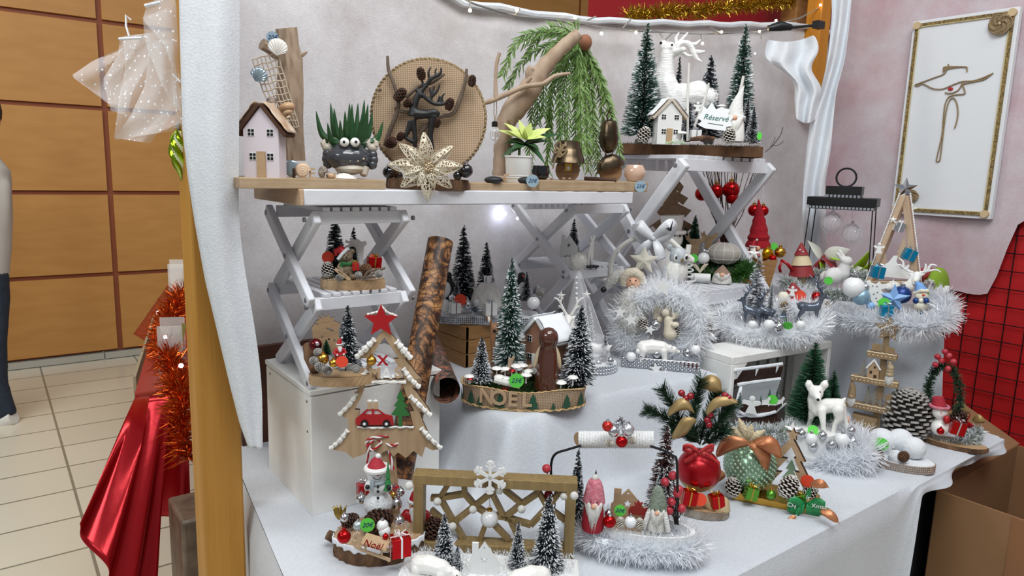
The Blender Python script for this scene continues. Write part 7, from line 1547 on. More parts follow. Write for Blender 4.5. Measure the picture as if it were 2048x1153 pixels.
# twigs with red baubles
tt3=tg3+.22; g=Px(1452,490,t=tt3); k=g.k; o=thing('twig_bundle','bundle of thin dark twigs in a red pot behind the right shelf','twigs',g.o); mdt=mat('dark_twig',L('#33231f'),.7); random.seed(5)
for i in range(34):
 x1=rnd(1392,1515); b=MB(); P_=smooth_pts([g(1452+rnd(-8,8),490,rnd(-.02,.02)),g(1452+(x1-1452)*.45+rnd(-8,8),430,rnd(-.03,.03)),g(x1,rnd(312,350),rnd(-.05,.05)),g(x1+rnd(-5,12),rnd(285,320) if i%6==0 else 320,0)],3); b.tube(P_,[.0022*(1-j/len(P_)*.7) for j in range(len(P_))],5); b.build('twig',mdt,o)
b=MB(); b.lathe([(24*k,-40*k),(32*k,0),(34*k,6*k),(30*k,6*k),(0,0)],24); b.build('red_pot',M_redg,o)
g=Px(1540,290,t=tt3-.06); b=MB(); b.tube(smooth_pts([g(1530,305),g(1545,292),g(1560,272),g(1566,255)],3),.0015,5); b.tube(smooth_pts([g(1545,292),g(1558,290),g(1567,282)],3),.0012,5); b.tube(smooth_pts([g(1540,297),g(1550,278),g(1548,275)],3),.001,5); tag(b.build('thin_twig',mdt,loc=g.o),'thin forked twig sticking out right of the bark board','twig')
for x,y,r_,yt,lb in ((1404,388,14,322,'leftmost red bauble hanging among the dark twigs'),(1432,383,15,318,'second red bauble hanging among the dark twigs'),(1462,380,17,318,'topmost red bauble hanging among the dark twigs'),(1463,396,12,330,'lower red bauble hanging in front of the topmost one'),(1508,421,12,372,'red bauble on a beaded chain right of the knit gnome hat'),(1526,422,11,345,'rightmost red bauble on a beaded chain below the shelf')):
 q_=Px(x,y,t=tt3-.03); bl=ball(x,y,r_,lb,M_redg,t=tt3-.03,cap=M_gold); c_=beads([q_(x,y-r_),q_(x+(yt%7),yt)],.0013,M_silv if x>1500 else M_gold,step=2.4); c_.location=q_.o; tag(c_,'beaded hanging chain of the '+lb.replace('hanging ','').replace(' on a beaded chain',''),'chain')
# red knit hat gnome, planter box
ZK=ZB+.004; tk=tdepth(C_)+.06
g=Px(1515,560,t=tk); k=g.k; gnome(1510,560,160,'gnome in a tall ribbed red hat leaning beside the right shelf',mat('red_knit',L('#9c1220'),.95,0,None,.8,120),M_redg,M_fur,t=tk,wr=.27,hatr=.56,bend=-.04,ribs=1,hatw=1.3)
santa(1503,530,52,'small ceramic santa with pink hat before the red hat gnome',t=tk-.06)
o=thing('planter_box','tapered brown wooden planter box with gold ornaments right of the big shelf','planter',at_t(1520,600,tk-.06),0); g=Px(1520,600,t=tk-.06); k=g.k
b=MB(); q0=[g(x,y,d_) for x,y,d_ in ((1490,602,0),(1532,602,0),(1532,602,.08),(1490,602,.08))]; q1=[g(x,y,d_) for x,y,d_ in ((1478,525,0),(1556,520,0),(1556,520,.1),(1478,525,.1))]; b.add(q0+q1,[(0,1,5,4),(1,2,6,5),(2,3,7,6),(3,0,4,7),(4,5,6,7)]); b.build('box',mcr,o,smooth=False); 
ball(1533,507,13,'golden yellow bauble in the planter box',mat('amber_foil',L('#b8860f'),.2,.8),t=tk-.05,cap=M_gold); ball(1560,505,11,'gold mirrored bauble at the right of the planter box',M_gold,t=tk-.05,cap=M_gold); ball(1546,517,7,'small red bauble between the gold ones in the planter box',M_redg,t=tk-.07,cap=M_gold); disc(1548,493,7,M_pgreen,'green sticker behind the gold baubles of the planter box',t=tk-.04)
g=Px(1562,530,t=tk-.06); b=MB(); b.grid([[g(1560,522),g(1572,530),g(1583,545)],[g(1563,518),g(1577,526),g(1590,540)]]); b.grid([[g(1562,522),g(1556,535),g(1558,545)],[g(1566,522),g(1562,535),g(1564,546)]]); tag(b.build('red_ribbon_tails',M_red,loc=g.o,solid=.001),'red ribbon tails hanging at the right of the planter box','ribbon')
# stacked cone santa tree
g=Px(1603,585,t=tk-.0); k=g.k; o=thing('wooden_cone_tree','red and cream stacked wooden cone tree with white dots beside the lantern','decorative tree',g.o); b0=0
mcw=mat('cream_wood',L('#d6c4a0'),.6); mrw_=mat('red_wood',L('#8f2a2c'),.6)
for y0,y1,w0,w1,m_ in ((548,575,8,8,mcw),(528,552,25,17,mrw_),(510,530,20,12,mcw),(485,510,14,1,mrw_),(572,590,22,12,mrw_)): b=MB(); b.cone(g(1603,y1),g(1603,y0),w0*k,w1*k,24); b.build('cone_tier',m_,o); 
b=MB(); [b.ball(g(x,y,-.028),1.6*k,6,5) for x,y in ((1595,540),(1603,537),(1612,541),(1600,500),(1606,504))]; b.build('dots',M_wh,o)
# lantern
tl=tk+.02; g=Px(1690,575,t=tl); k=g.k; o=thing('black_lantern','black wire lantern with flat roof, ring and rows of rhinestones','lantern',g.o,0); M_cry=mat('rhinestone',L('#dfe2e8'),.05,.9)
F_=[g(1622,560,-.03),g(1706,575,-.07),g(1735,545,.05),g(1655,535,.10)]; T4=[g(1637,408,-.03),g(1753,420,-.07),g(1722,408,.05),g(1618,398,.10)]
zz=g(1690,410).z
def slab_(c4,z0,z1,name,m_): b=MB(); lo=[V((p.x,p.y,z0)) for p in c4]; hi=[V((p.x,p.y,z1)) for p in c4]; b.add(lo+hi,[(3,2,1,0),(4,5,6,7),(0,1,5,4),(1,2,6,5),(2,3,7,6),(3,0,4,7)]); return b.build(name,m_,o,smooth=False)
c0=g(1688,400,.03); u_=V((.8,.6,0)); ua=(g(1753,410,-.05)-g(1637,410,-.03)); ua.z=0; ua.normalize(); va=V((-ua.y,ua.x,0)); W2=62*k; D2=.085
R4=lambda s_: [c0+ua*(a*W2*s_)+va*(c_*D2*s_) for a,c_ in ((-1,-1),(1,-1),(1,1),(-1,1))]
slab_(R4(1),zz-2*k,zz+14*k,'roof',M_black); slab_(R4(.93),zz-9*k,zz-2*k,'trim',M_black); slab_(R4(.5),zz+14*k,zz+20*k,'cap_trim',M_black); slab_(R4(.52),zz+20*k,zz+36*k,'cap',M_black)
b=MB()
for s_,z_ in ((.945,-5.5),(.51,17)):
 q4=R4(s_)
 for a_,c_ in ((q4[0],q4[1]),(q4[3],q4[0])):
  n_=int((c_-a_).length/(6.4*k)); 
  for i in range(n_): pp_=a_.lerp(c_,(i+.5)/n_); b.box((pp_.x,pp_.y,zz+z_*k),(4.6*k,4.6*k,4.6*k),Matrix.Rotation(math.atan2(ua.y,ua.x),3,'Z'))
b.build('rhinestones',M_cry,o,smooth=False)
for a_,f_ in zip(R4(.9),R4(1.02)): b=MB(); f2=V((f_.x,f_.y,-.0)); b.tube([V((a_.x,a_.y,zz-6*k)),V((f_.x,f_.y,ZK-g.o.z))],.0022,6); b.build('leg',M_black,o)
b=MB(); b.tube([c0+V((0,0,zz-c0.z+36*k+17*k))+ua*(18*k*math.cos(a))+V((0,0,18*k*math.sin(a))) for a in [2*PI*i/28 for i in range(28)]],2*k,8,closed=True); b.build('ring',M_black,o)
for x,y,r_,lb in ((1664,446,22,'left'),(1703,468,21,'right')):
 q_=Px(x,y,t=tl+.0); kk=q_.k; oo=thing('glass_ball','clear glass ball with silver threads hanging in the lantern, %s one'%lb,'bauble',q_.o); b=MB(); b.ball((0,0,0),r_*kk,28,18); b.build('glass',mgs,oo)
 b=MB()
 for i in range(12): a_=i*.5; t3=i*1.3; b.tube([V((math.cos(a_)*math.cos(s_),math.sin(a_)*math.cos(s_),math.sin(s_)))*r_*kk*(.97 if i%3==0 else .8) for s_ in [t3+.5*j for j in range(9)]],.0005,3)
 b.build('silver_thread',M_silv,oo); b=MB(); b.tube([(0,0,r_*kk),(0,0,r_*kk+5*kk)],3*kk,8); b.tube([(0,0,r_*kk),q_(x,408)],.0004,4); b.build('cap_and_thread',M_silv,oo)
# petal gift bags, rabbit
def petals(px,py,t,specs,label,name='paper_flower'):
 g=Px(px,py,t=t); o=thing(name,label,'paper flower',g.o)
 for x0,y0,x1,y1,w_,m_ in specs:
  b=MB(); a_=g(x0,y0); e_=g(x1,y1,-.02); b.leaf(a_,e_-a_,V((0,-1,.3)),(e_-a_).length,w_*g.k,bend=.12,n=8,cup=.25); b.build('petal',m_,o,solid=.0012)
mlime=mat('lime_paper',L('#97c22a'),.6); mdred=mat('brick_red_paper',L('#8f2c30'),.6); mivy=mat('ivory_paper',L('#dcdcd0'),.7)
petals(1645,515,tk+.08,((1645,520,1620,560,34,mdred),(1645,512,1680,545,30,mdred),(1642,520,1620,480,26,mivy),(1650,512,1700,500,30,mivy),(1640,520,1650,555,20,mlime),(1660,515,1690,520,18,mlime)),'red, lime and ivory paper petals behind the white rabbit')
petals(1745,545,tk+.08,((1700,545,1745,505,34,mlime),(1715,548,1760,520,26,mlime),(1690,545,1735,540,24,mivy)),'lime green folded paper petals behind the lantern legs')
g=Px(1870,600,t=2.42); b=MB(); b.ball(g(1873,578),(.07,.03,.075),20,12); o=tag(b.build('green_cushion',mat('lime_felt',L('#7d9a2c'),.9),loc=g.o),'lime green felt pouch at the right behind the blue star wreath','pouch'); b=MB(); b.ball(g(1850,550),(.08,.03,.025),16,8); b.build('red_flap',mdred,o)
g=Px(1680,572,t=tk-.06); k=g.k; o=thing('rabbit_figurine','white felt rabbit figurine facing right before the paper petals','rabbit',g.o); mrb=mat('felt_white',L('#dddcda'),.95)
body('body',[('b',g(1668,553),(26*k,17*k,18*k)),('b',g(1655,556),(16*k,16*k,15*k)),('t',[g(1685,548),g(1690,530)],[14*k,10*k]),('b',g(1694,523),(12*k,10*k,10*k)),('t',[g(1684,520,-.01),g(1676,508,-.01)],[4*k,4*k]),('t',[g(1688,516,.01),g(1680,503,.01)],[4*k,4*k]),('b',g(1692,568,-.01),(8*k,6*k,5*k))],mrb,o,.0035); b=MB(); b.ball(g(1697,525,-.014),2*k,8,6); b.build('eye',M_black,o)
# flocked wreath
mfg=mat('flocked_green',L('#9aa396'),.9); g=Px(1650,580,t=tk-.12); b=tinsel([g(x,y,d_) for x,y,d_ in ((1565,560,.06),(1590,575,.02),(1625,588,-.02),(1665,590,-.03),(1705,590,-.02),(1740,585,.0),(1755,560,.08),(1700,550,.12),(1600,548,.12))],.035,3200,mfg,.0034,.3,two=.5); tag(b.build('flocked_wreath',[mfg,M_flk],loc=g.o,smooth=False),'snow flocked grey green fir wreath around the rabbit and lantern','wreath'); disc(1657,562,8,M_pgreen,'green sticker on the flocked wreath below the rabbit',t=tk-.16)
# ================= blue star wreath =================
g=Px(1760,640,t=2.20); M_st=filmy(mat('silver_grey_tinsel',L('#d9dce2'),.3,.4),.35)
b=tinsel([g(x,y,d_) for x,y,d_ in ((1590,585,.25),(1610,605,.18),(1650,625,.10),(1700,640,.04),(1750,645,.0),(1800,650,-.03),(1850,655,-.05),(1890,640,-.02),(1895,615,.05),(1870,595,.12))],.055,5600,M_st,.0028,.35,two=.5,core=.3); tag(b.build('silver_tinsel_garland',[M_st,M_wt],loc=g.o,smooth=False),'thick silver tinsel garland around the blue star arrangement','tinsel')
tw2=2.24
star3d(1787,598,31,'pale blue faceted star in the middle of the silver tinsel',mat('pale_blue',L('#7fa6d6'),.5),tw2-.03)
mbl2=mat('blue_glitter',L('#7fa3ba'),.35,.5,(L('#9dbccd'),200,.2)); mtq=mat('turquoise_foil',L('#1590bd'),.18,.7); mnv=mat('navy_ball',L('#23407f'),.3,.4)
for x,y,r_,m_,lb in ((1722,594,17,mbl2,'blue glitter bauble at the left of the blue star'),(1707,575,21,M_pearl,'large pearl white bauble behind the blue glitter one'),(1731,575,8,M_silv,'small dark silver bauble above the blue glitter bauble'),(1803,590,18,mnv,'navy blue bauble behind the blue star'),(1741,612,8,mat('light_blue',L('#86b0e0'),.3),'small light blue bauble left of the green sticker'),(1843,622,9,mtq,'turquoise foil bauble below the blue snowman'),(1872,618,7,M_silv,'small silver bauble below the white cut-out house')): ball(x,y,r_,lb,m_,t=tw2)
disc(1768,607,11,M_pgreen,'green price sticker at the foot of the blue star',t=tw2-.05)
gift(1772,633,22,0,'turquoise foil gift box lying in the silver tinsel below the blue star',mtq,M_silv,t=tw2-.07); gift(1752,556,23,0,'turquoise gift box on the left leg of the star ladder',mtq,M_silv,t=tw2+.05,tilt=8); gift(1813,520,22,0,'turquoise gift box on the right leg of the star ladder',mtq,M_silv,t=tw2+.06,tilt=20); gift(1852,580,18,0,'silver gift box above the blue snowman',M_silv,M_wh,t=tw2+.04,tilt=20); gift(1793,402,14,0,'small silver gift box high on the left leg of the star ladder',M_silv,M_wh,t=tw2+.10,tilt=15) if 0 else gift(1794,463,18,0,'silver gift box between the legs of the star ladder',M_silv,M_wh,t=tw2+.06,tilt=15)
g=Px(1745,610,t=tw2); k=g.k; o=thing('bear_cutout','white cut-out bear with dark spots standing left of the blue star','animal cut-out',g.o,face(g.o,5)); b=MB(); b.prism([(x*k,z*k) for x,z in ((-14,0),(14,0),(17,24),(12,32),(22,36),(20,44),(12,42),(8,48),(2,42),(-6,44),(-10,50),(-16,46),(-12,36),(-18,20))],th=.008); b.build('board',M_wh,o,smooth=False,bevel=.001); b=MB(); [b.ball((x*k,-.004,z*k),1.5*k,6,5) for x,z in ((-5,10),(5,14),(0,22),(8,8),(-8,18),(6,26),(4,38),(-4,38))]; b.build('spots',mat('spot_grey',L('#6b7480'),.6),o)
house_flat(1876,618,34,50,0,'white cut-out house with star hole at the right end of the blue wreath',t=tw2-.02,side='r',turn=10)
g=Px(1840,622,t=tw2-.04); k=g.k; o=thing('snowman_figurine','small cream snowman with light blue hat and navy pompoms in the blue wreath','snowman',g.o); mlb=mat('sky_blue',L('#6f9bd2'),.7); mcs=mat('cream_snow',L('#e2dcc8'),.7)
body('body',[('b',g(1841,610),(16*k,14*k,14*k)),('b',g(1842,592),(13*k,12*k,11*k))],mcs,o,.0022); b=MB(); b.tube([g(1842,582),g(1838,570),g(1832,563)],[12*k,7*k,3*k],12); b.build('hat',mlb,o); b=MB(); b.tube([g(1829,587,-.004),g(1842,582,-.02),g(1855,582,-.004)],3.6*k,8); b.ball(g(1831,562),4*k,8,6); b.build('hat_brim',mcs,o)
for x in (1832,1852): b=MB(); b.ball(g(x,602,-.018),6*k,10,8); b.build('pompom',mnv,o)
b=MB(); b.cone(g(1846,591,-.018),g(1852,590,-.032),2.2*k,.0005,6); b.build('nose',M_pred,o); b=MB(); b.ball(g(1842,602,-.02),5*k,8,6); b.build('button',mcs,o)
g=Px(1790,580,t=tw2+.05); b=MB(); b.ball(g(1785,575),(.045,.02,.018),14,8); b.ball(g(1815,575),(.03,.02,.02),14,8); tag(b.build('cotton_snow',M_fur,loc=g.o),'cream fluffy cotton behind the blue star','cotton')
# star ladder
g=Px(1800,570,t=tw2+.09); k=g.k; o=thing('star_ladder','tall A shaped wooden ladder with pearl edge and silver star on top','decorative frame',g.o); mpw_=wood('pale_wood','#c4ab92','#ae947a',8,(4,4,1))
for pts in (((1808,392),(1738,568)),((1812,392),(1834,566))):
 b=MB(); a_,c_=g(*pts[0]),g(*pts[1]); b.bar(a_,c_,14*k,12*k,up=(0,1,0)); b.build('leg',[mpw_],o,bevel=.001)
 s_=-1 if pts[1][0]<1800 else 1; bd=beads([g(pts[0][0]+s_*9,pts[0][1]-4,-.01),g(pts[1][0]+s_*9,pts[1][1],-.01)],1.6*k,M_pearl,'pearl_edge',o)
b=MB(); b.bar(g(1740,566),g(1836,566),.06,8*k); b.build('base',mpw_,o)
sc_=[(1750,556),(1752,540),(1764,536),(1776,525),(1783,512),(1790,512),(1789,524),(1800,538),(1806,528),(1815,540),(1822,556)]
b=MB(); kk=k; b.prism([((x-1800)*k,(570-y)*k) for x,y in sc_],y=-.01,th=.003,T=Matrix.Rotation(face(g.o),3,'Z').to_4x4()); b.build('deer_scene',M_wh,o,smooth=False)
for x,y,w_,h_ in ((1797,520,12,52),(1765,535,10,40)): 
 b=MB(); out=[(0,h_)]; 
 for i in range(5): zz_=h_*(1-(i+1)/5.5); ww=w_*(i+1)/5; out+= [(ww,zz_),(ww*.5,zz_+1)]
 out+=[(2,0),(-2,0)]+[(-x_,z_) for x_,z_ in out[1:-1][::-1]][:]; out=[q for q in out]; b.prism([((x-1800+q[0])*k,(570-y+q[1])*k) for q in out],y=.0,th=.003,T=Matrix.Rotation(face(g.o),3,'Z').to_4x4()); b.build('fir_cutout',mpw_,o,smooth=False)
star3d(1811,377,22,'silver faceted star on top of the wooden star ladder',M_silv,tw2+.08)
for x,y,h_,lb in ((1757,507,22,'on the left leg'),(1822,428,20,'high on the right leg')): angel(x,y,h_,'small white angel cut-out %s of the star ladder'%lb,M_wh,tw2+.06)
for x,y,lb in ((1786,440,'upper left leg'),(1826,492,'right leg'),(1786,566,'base')): star3d(x,y,8,'tiny white star on the %s of the star ladder'%lb,M_pw,tw2+.06)
g=Px(1830,565,t=tw2+.03); k=g.k; o=thing('stag_bust','white deer head with long branching antlers at the right of the star ladder','deer',g.o)
body('head',[('t',[g(1822,566),g(1828,556)],[8*k,8*k]),('t',[g(1834,552),g(1830,566,-.02)],[9*k,5*k]),('t',[g(1822,549),g(1814,546)],[3.5*k,1.5*k]),('t',[g(1843,550),g(1850,548)],[3.5*k,1.5*k])],M_wh,o,.0022)
for pts in (((1840,546),(1855,543),(1872,540),(1882,545)),((1855,543),(1862,530),(1874,532)),((1848,545),(1852,533),(1850,528)),((1826,546),(1812,540),(1800,530),(1792,534)),((1806,536),(1806,524),(1797,516)),((1812,540),(1818,530))): b=MB(); P_=smooth_pts([g(*q) for q in pts],3); b.tube(P_,[3*k*(1-.75*j/len(P_)) for j in range(len(P_))],7); b.build('antler',M_wh,o)
# ================= white tinsel wreath on the crate =================
p=at_z(1545,690,ZC); tc_=2.22
g=Px(1545,670,t=tc_); b=tinsel([g(x,y,d_) for x,y,d_ in ((1430,640,.10),(1450,655,.04),(1490,668,0),(1540,672,-.01),(1590,672,0),(1630,660,.04),(1645,640,.10),(1620,622,.16),(1560,615,.2),(1480,618,.18),(1440,630,.14))],.052,6500,M_wt,.0028,.3,two=.05,lenj=.3,core=.45); tag(b.build('white_tinsel_wreath',[M_wt,M_silv],loc=g.o,smooth=False),'thick white tinsel ring lying on top of the white crate','tinsel')
msm=mat('smoky_glass',L('#6f7785'),.08,.35,None,0,60,trans=.35,ior=1.3)
g=Px(1508,640,t=tc_+.10); k=g.k; o=thing('silver_fir','frosted silver feather fir with star in the white tinsel ring','decorative tree',g.o); tree_mb(130*k,.24*130*k,12,110,.0016,.5,M_sil,clump=.2,droop=-.1).build('branches',[M_sil,M_snow],o,smooth=False)
star3d(1508,508,14,'white star on top of the frosted silver fir',M_pw,tc_+.10); tree('silver',1540,622,58,0,'thin silver spiral tree right of the frosted fir',wr=.13,t=tc_+.08); tree('silver',1515,640,66,0,'short bushy silver tree behind the smoky reindeer',wr=.33,t=tc_+.05)
for x,y,s_,f_,lb in ((1500,655,.105,-1,'smoky glass reindeer at the left of the white tinsel ring'),(1530,650,.085,-1,'smaller smoky glass reindeer pulling the sleigh'),(1618,652,.12,1,'clear grey reindeer rearing at the right of the tinsel ring')):
 g=Px(x,y,t=tc_+.02); o=thing('glass_reindeer',lb,'deer',g.o,face(g.o,8*f_)); doe(o,s_,msm,head=f_,antl=True,vox=.0025)
flat_shape('glass_sleigh',[(-20,0),(18,0),(24,8),(20,30),(14,30),(10,16),(-8,16),(-16,22),(-22,14)],msm,'smoky glass sleigh in the middle of the white tinsel ring','sleigh',1548,648,t=tc_+.03,th=.03)
star3d(1555,640,20,'silver star lying in the white tinsel ring behind the sticker',M_silv,tc_-.0,tilt=40)
for x,y,r_,m_,lb in ((1557,655,12,M_silv,'mirrored bauble in the front of the white tinsel ring'),(1505,650,9,M_pearl,'white bauble under the left smoky reindeer'),(1538,650,11,M_pearl,'white bauble left of the mirrored one in the tinsel ring'),(1601,650,9,M_pearl,'white bauble below the clear reindeer')): ball(x,y,r_,lb,m_,t=tc_-.04)
disc(1575,652,10,M_pgreen,'green sticker in the front of the white tinsel ring',t=tc_-.05,tilt=30)
tm2=2.5
for x,y,r_,m_,lb in ((1567,594,11,mcs,'cream bauble behind the white tinsel ring'),(1583,602,9,M_redg,'red bauble beside the cream bauble behind the ring'),(1633,594,10,M_redg,'red bauble right of the clear reindeer antlers')): ball(x,y,r_,lb,m_,t=tm2-.1)
disc(1600,592,11,M_pred,'red sticker behind the clear reindeer',t=tm2-.12); angel(1584,592,20,'white star angel above the red sticker',M_wh,tm2-.12)
g=Px(1590,588,t=tm2-.06); b=MB(); b.cone(g(1588,588),g(1586,566),18*g.k,3*g.k,18); tag(b.build('red_cone_roof',mrw_,loc=g.o),'dark red cone behind the white star angel','decorative tree')
for x,y,lb in ((1570,612,'left'),(1650,615,'right')): g=Px(x,y,t=tm2-.14); tag(fuzz(160,.002,.026,.003).build('gold_tinsel_tuft',mgt,loc=g.o,smooth=False),'gold tinsel tuft on the fleece behind the tinsel ring, %s one'%lb,'tinsel')
# ================= snowman on the bark slice (front left) =================
o,c,h=log_slice(762,1134,188,42,ZT,'large round bark slice with painted snow carrying the big snowman',depth=.72,snow=True,seed=12,turn=0)
T_=tdepth(c); Z=ZT+h; mossy(c,85*K(c),60*K(c),h,700,M_snow,o,.007,name='snow_bits')
g=Px(757,1050,z=Z); k=g.k; o=thing('snowman_figurine','large glittery white snowman figurine with red hat and small green tree','snowman',g.o); mgs2=mat('glitter_snow',L('#d9dbde'),.6,0,None,.9,260)
b=MB(); b.ball(g(756,1008),(29*k,27*k,27*k),28,18); b.build('lower_body',mgs2,o); body('upper_body',[('b',g(757,972),(22*k,19*k,21*k)),('b',g(754,948),(21*k,19*k,17*k)),('t',[g(738,967,-.005),g(735,976,-.02)],[7*k,7*k]),('t',[g(775,967,-.005),g(778,978,-.02)],[7*k,7*k])],mat('snowman_white',L('#dddfe0'),.45),o,.0025)
b=MB(); b.tube([g(753,936),g(753,922),g(755,915)],[20*k,11*k,5*k],16); b.build('hat',mat('red_hat',L('#a82636'),.7,0,None,.6,160),o); b=MB(); b.tube([g(754,937)+V((21*k*math.cos(a),20*k*math.sin(a),0)) for a in [2*PI*i/24 for i in range(24)]],5.5*k,8,closed=True); b.ball(g(756,913),5.5*k,10,8); b.build('hat_brim',M_wh,o)
b=MB(); b.tube([g(754,962,0)+V((17*k*math.cos(a),16*k*math.sin(a),0)) for a in [2*PI*i/20 for i in range(20)]],4.5*k,8,closed=True); b.tube([g(745,964,-.02),g(744,980,-.022)],4*k,8); b.build('scarf',mat('grey_scarf',L('#9aa3a8'),.8),o)
b=MB(); b.ball(g(755,950,-.021),3*k,8,6); b.build('nose',M_red,o)
b=MB(); [b.ball(g(x,y,-.019),1.8*k,6,5) for x,y in ((748,945),(761,945))]; [b.ball(g(x,y,d_),3*k,8,6) for x,y,d_ in ((756,974,-.021),(756,984,-.022),(756,997,-.028))]; b.ball(g(735,975,-.028),5*k,8,6); b.ball(g(778,976,-.028),5*k,8,6); b.build('eyes_and_buttons',M_black,o)
b=MB(); b.tube([g(745,955,-.0195),g(750,959,-.021),(g(757,960,-.0215)),g(764,955,-.0195)],.8*k,5); b.build('mouth',M_black,o)
g3=Px(776,975,t=g.t-.03); b=MB(); [b.cone(g3(776,980-i*12),g3(776,962-i*12),(9-2*i)*k,1*k,12) for i in range(4)]; b.build('green_tree',mat('green_resin',L('#2f7a42'),.4),o).location=g3.o-g.o
for x,y,r_,m_,lb in ((723,998,11,M_silv,'mirrored bauble left of the big snowman'),(792,1008,13,M_silv,'large mirrored bauble right of the big snowman'),(799,1042,10,M_silv,'matt silver bauble below the mirrored one at the right'),(688,1074,14,M_redg,'shiny red bauble at the front left edge of the bark slice'),(716,1052,10,mat('ice_blue',L('#b5c2c4'),.3,.6),'pale blue bauble behind the shiny red one'),(689,1036,9,M_silv,'small silver bauble behind the gold leaf at the left'),(801,985,9,M_silv,'silver bauble above the red gift at the right of the snowman'),(786,990,6,M_gold,'small gold bauble beside the silver one right of the snowman'),(771,1074,6,M_redg,'tiny red ball on the wooden sleigh')): ball(x,y,r_,lb,m_,t=T_+(.03 if y<1030 else -.06 if y<1060 else -.10),cap=M_silv if m_!=M_redg or y<1072 else M_redg)
for x,y,lb in ((765,1052,'upper'),(769,1063,'lower')): ball(x,y,12,'white bauble before the dark pinecone on the bark slice, %s one'%lb,M_pearl,t=T_-.07)
gift(727,990,24,0,'red gift box behind the left of the big snowman',M_red,M_silv,t=T_+.07); gift(787,995,22,0,'red gift box behind the right of the big snowman',M_red,M_silv,t=T_+.07)
gift(800,1110,38,Z,'red gift box with white string bow at the right of the bark slice',M_redg,M_cr,t=T_-.09,turn=15,hr=1.05)
pinecone(757,1042,26,0,'wide dark pinecone lying below the big snowman','dark',t=T_-.02,tilt=(0,R(90),.3)); pinecone(700,1042,15,0,'dark pinecone at the left of the bark slice','dark',t=T_-.02,tilt=(.5,R(60),0)); pinecone(868,1056,20,0,'brown pinecone seen through the gold frame at its lower left','dark',t=T_-.0,tilt=(.2,.2,0))
disc(735,1051,15,M_pgreen,'green price sticker reading 20 before the big snowman','20€',t=T_-.09,ar=.95,sz=.9)
g=Px(677,1028,t=T_-.04); b=MB(); [b.leaf(g(680,1040),g(676+6*i-12,1010+4*abs(i))-g(680,1040),V((0,-1,0)),.03,.010) for i in range(5)]; tag(b.build('gold_leaf',mat('gold_dull',L('#9c8244'),.3,.8),loc=g.o,solid=.0008),'gold filigree leaf standing at the left edge of the bark slice','leaf')
g=Px(662,1080,t=T_+.0); b=MB(); b.tube([g(655,1070),g(672,1078),g(700,1082)],[10*k,12*k,10*k],8); tag(b.build('bark_chunk',M_bark,loc=g.o),'chunk of snowy bark lying behind the red bauble at the left','bark')
g=Px(738,1108,t=T_-.125); k=g.k; o=thing('wooden_sleigh','small light wooden sleigh with red Noël lettering at the front of the bark slice','sleigh',g.o,face(g.o,-16))
for y in (0,.028):
 b=MB(); b.prism([(x*k,z*k) for x,z in ((-34,22),(-31,27),(-26,25),(-24,17),(-14,9),(44,-8),(44,-13),(40,-15),(36,-12),(-16,4),(-28,10),(-34,17))],y=y,th=.003); b.build('runner',[M_ply],o,smooth=False)
 for x in (-7,26): b=MB(); b.box((x*k,y,(4-.25*x+8)*k),(4*k,.003,18*k)); b.build('strut',M_ply,o)
b=MB(); b.X=Matrix.Translation((10*k,.014,17*k))@Matrix.Rotation(R(14),4,'Y'); b.box((0,0,0),(52*k,.04,3*k)); b.build('seat_board',M_ply,o); q_=text(o,'Noël',19*k,(10*k,-.008,24*k),(R(80),R(12),0),M_redg,.0012,shear=.25)
santa(832,1085,125,'white bearded santa figurine in a red coat partly behind the gold frame',t=T_+.05,turn=-10)
# ================= gold frame =================
pL=at_z(826,1106,ZT); tF=tdepth(pL); pR=at_t(1146,1130,tF-.015); pR.z=ZT
u_=(pR-pL); u_.z=0; Wf=u_.length; u_.normalize(); rz=math.atan2(u_.y,u_.x); kf=K(pL)
tl_=at_t(826,952,tF-.03); Hf=tl_.z-ZT; M_gf=wood('gold_frame','#a08759','#86704a',9,(14,14,1),metal=.25)
o=thing('gold_lattice','shallow gold wooden frame with random geometric lattice and white pompoms','frame',(pL.x,pL.y,ZT),rz); dF=.036; tb_=.020
for c_,s_,n_ in (((Wf/2,dF/2,Hf-tb_/2),(Wf+.004,dF,tb_),'top_rail'),((Wf/2,dF/2,tb_/2+.004),(Wf-2*tb_,dF,tb_),'bottom_rail'),((tb_/2,dF/2,(Hf-tb_)/2),(tb_,dF,Hf-tb_),'side_rail'),((Wf-tb_/2,dF/2,(Hf-tb_)/2),(tb_,dF,Hf-tb_),'side_rail')): b=MB(); b.box(c_,s_); b.build(n_,M_gf,o,bevel=.001)
def fr(px,py):
 r=ray(px,py); n=V((-u_.y,u_.x,0)); P0_=V((pL.x,pL.y,ZT))+n*(dF*.7); p=O+r*((P0_-O).dot(n)/r.dot(n)); d_=p-V((pL.x,pL.y,ZT)); return V((d_.dot(u_),dF*.7,d_.z))
segs=[((862,996),(880,996)),((903,958),(880,996)),((880,996),(930,988)),((930,988),(927,958)),((930,988),(950,1012)),((880,996),(908,1045)),((908,1045),(950,1012)),((950,1012),(1000,972)),((1000,972),(1010,965)),((908,1045),(935,1090)),((950,1012),(978,1030)),((862,1020),(890,1045)),((978,1030),(958,1085)),((978,1030),(1018,1035)),((978,1038),(1018,1080)),((978,975),(1008,1034)),((1000,972),(1044,1008)),((1044,1008),(1078,985)),((1044,1008),(1010,1035)),((1010,1035),(1062,1050)),((1062,960),(1078,985)),((1078,985),(1095,1015)),((1095,1015),(1130,970)),((1095,1015),(1130,1040)),((1062,1050),(1095,1015)),((908,1045),(870,1035)),((1018,1035),(1040,1082))]
b=MB()
for a_,c_ in segs: b.bar(fr(*a_),fr(*c_),.010,.016,up=(0,1,0))
b.build('lattice',M_gf,o,bevel=.0008)
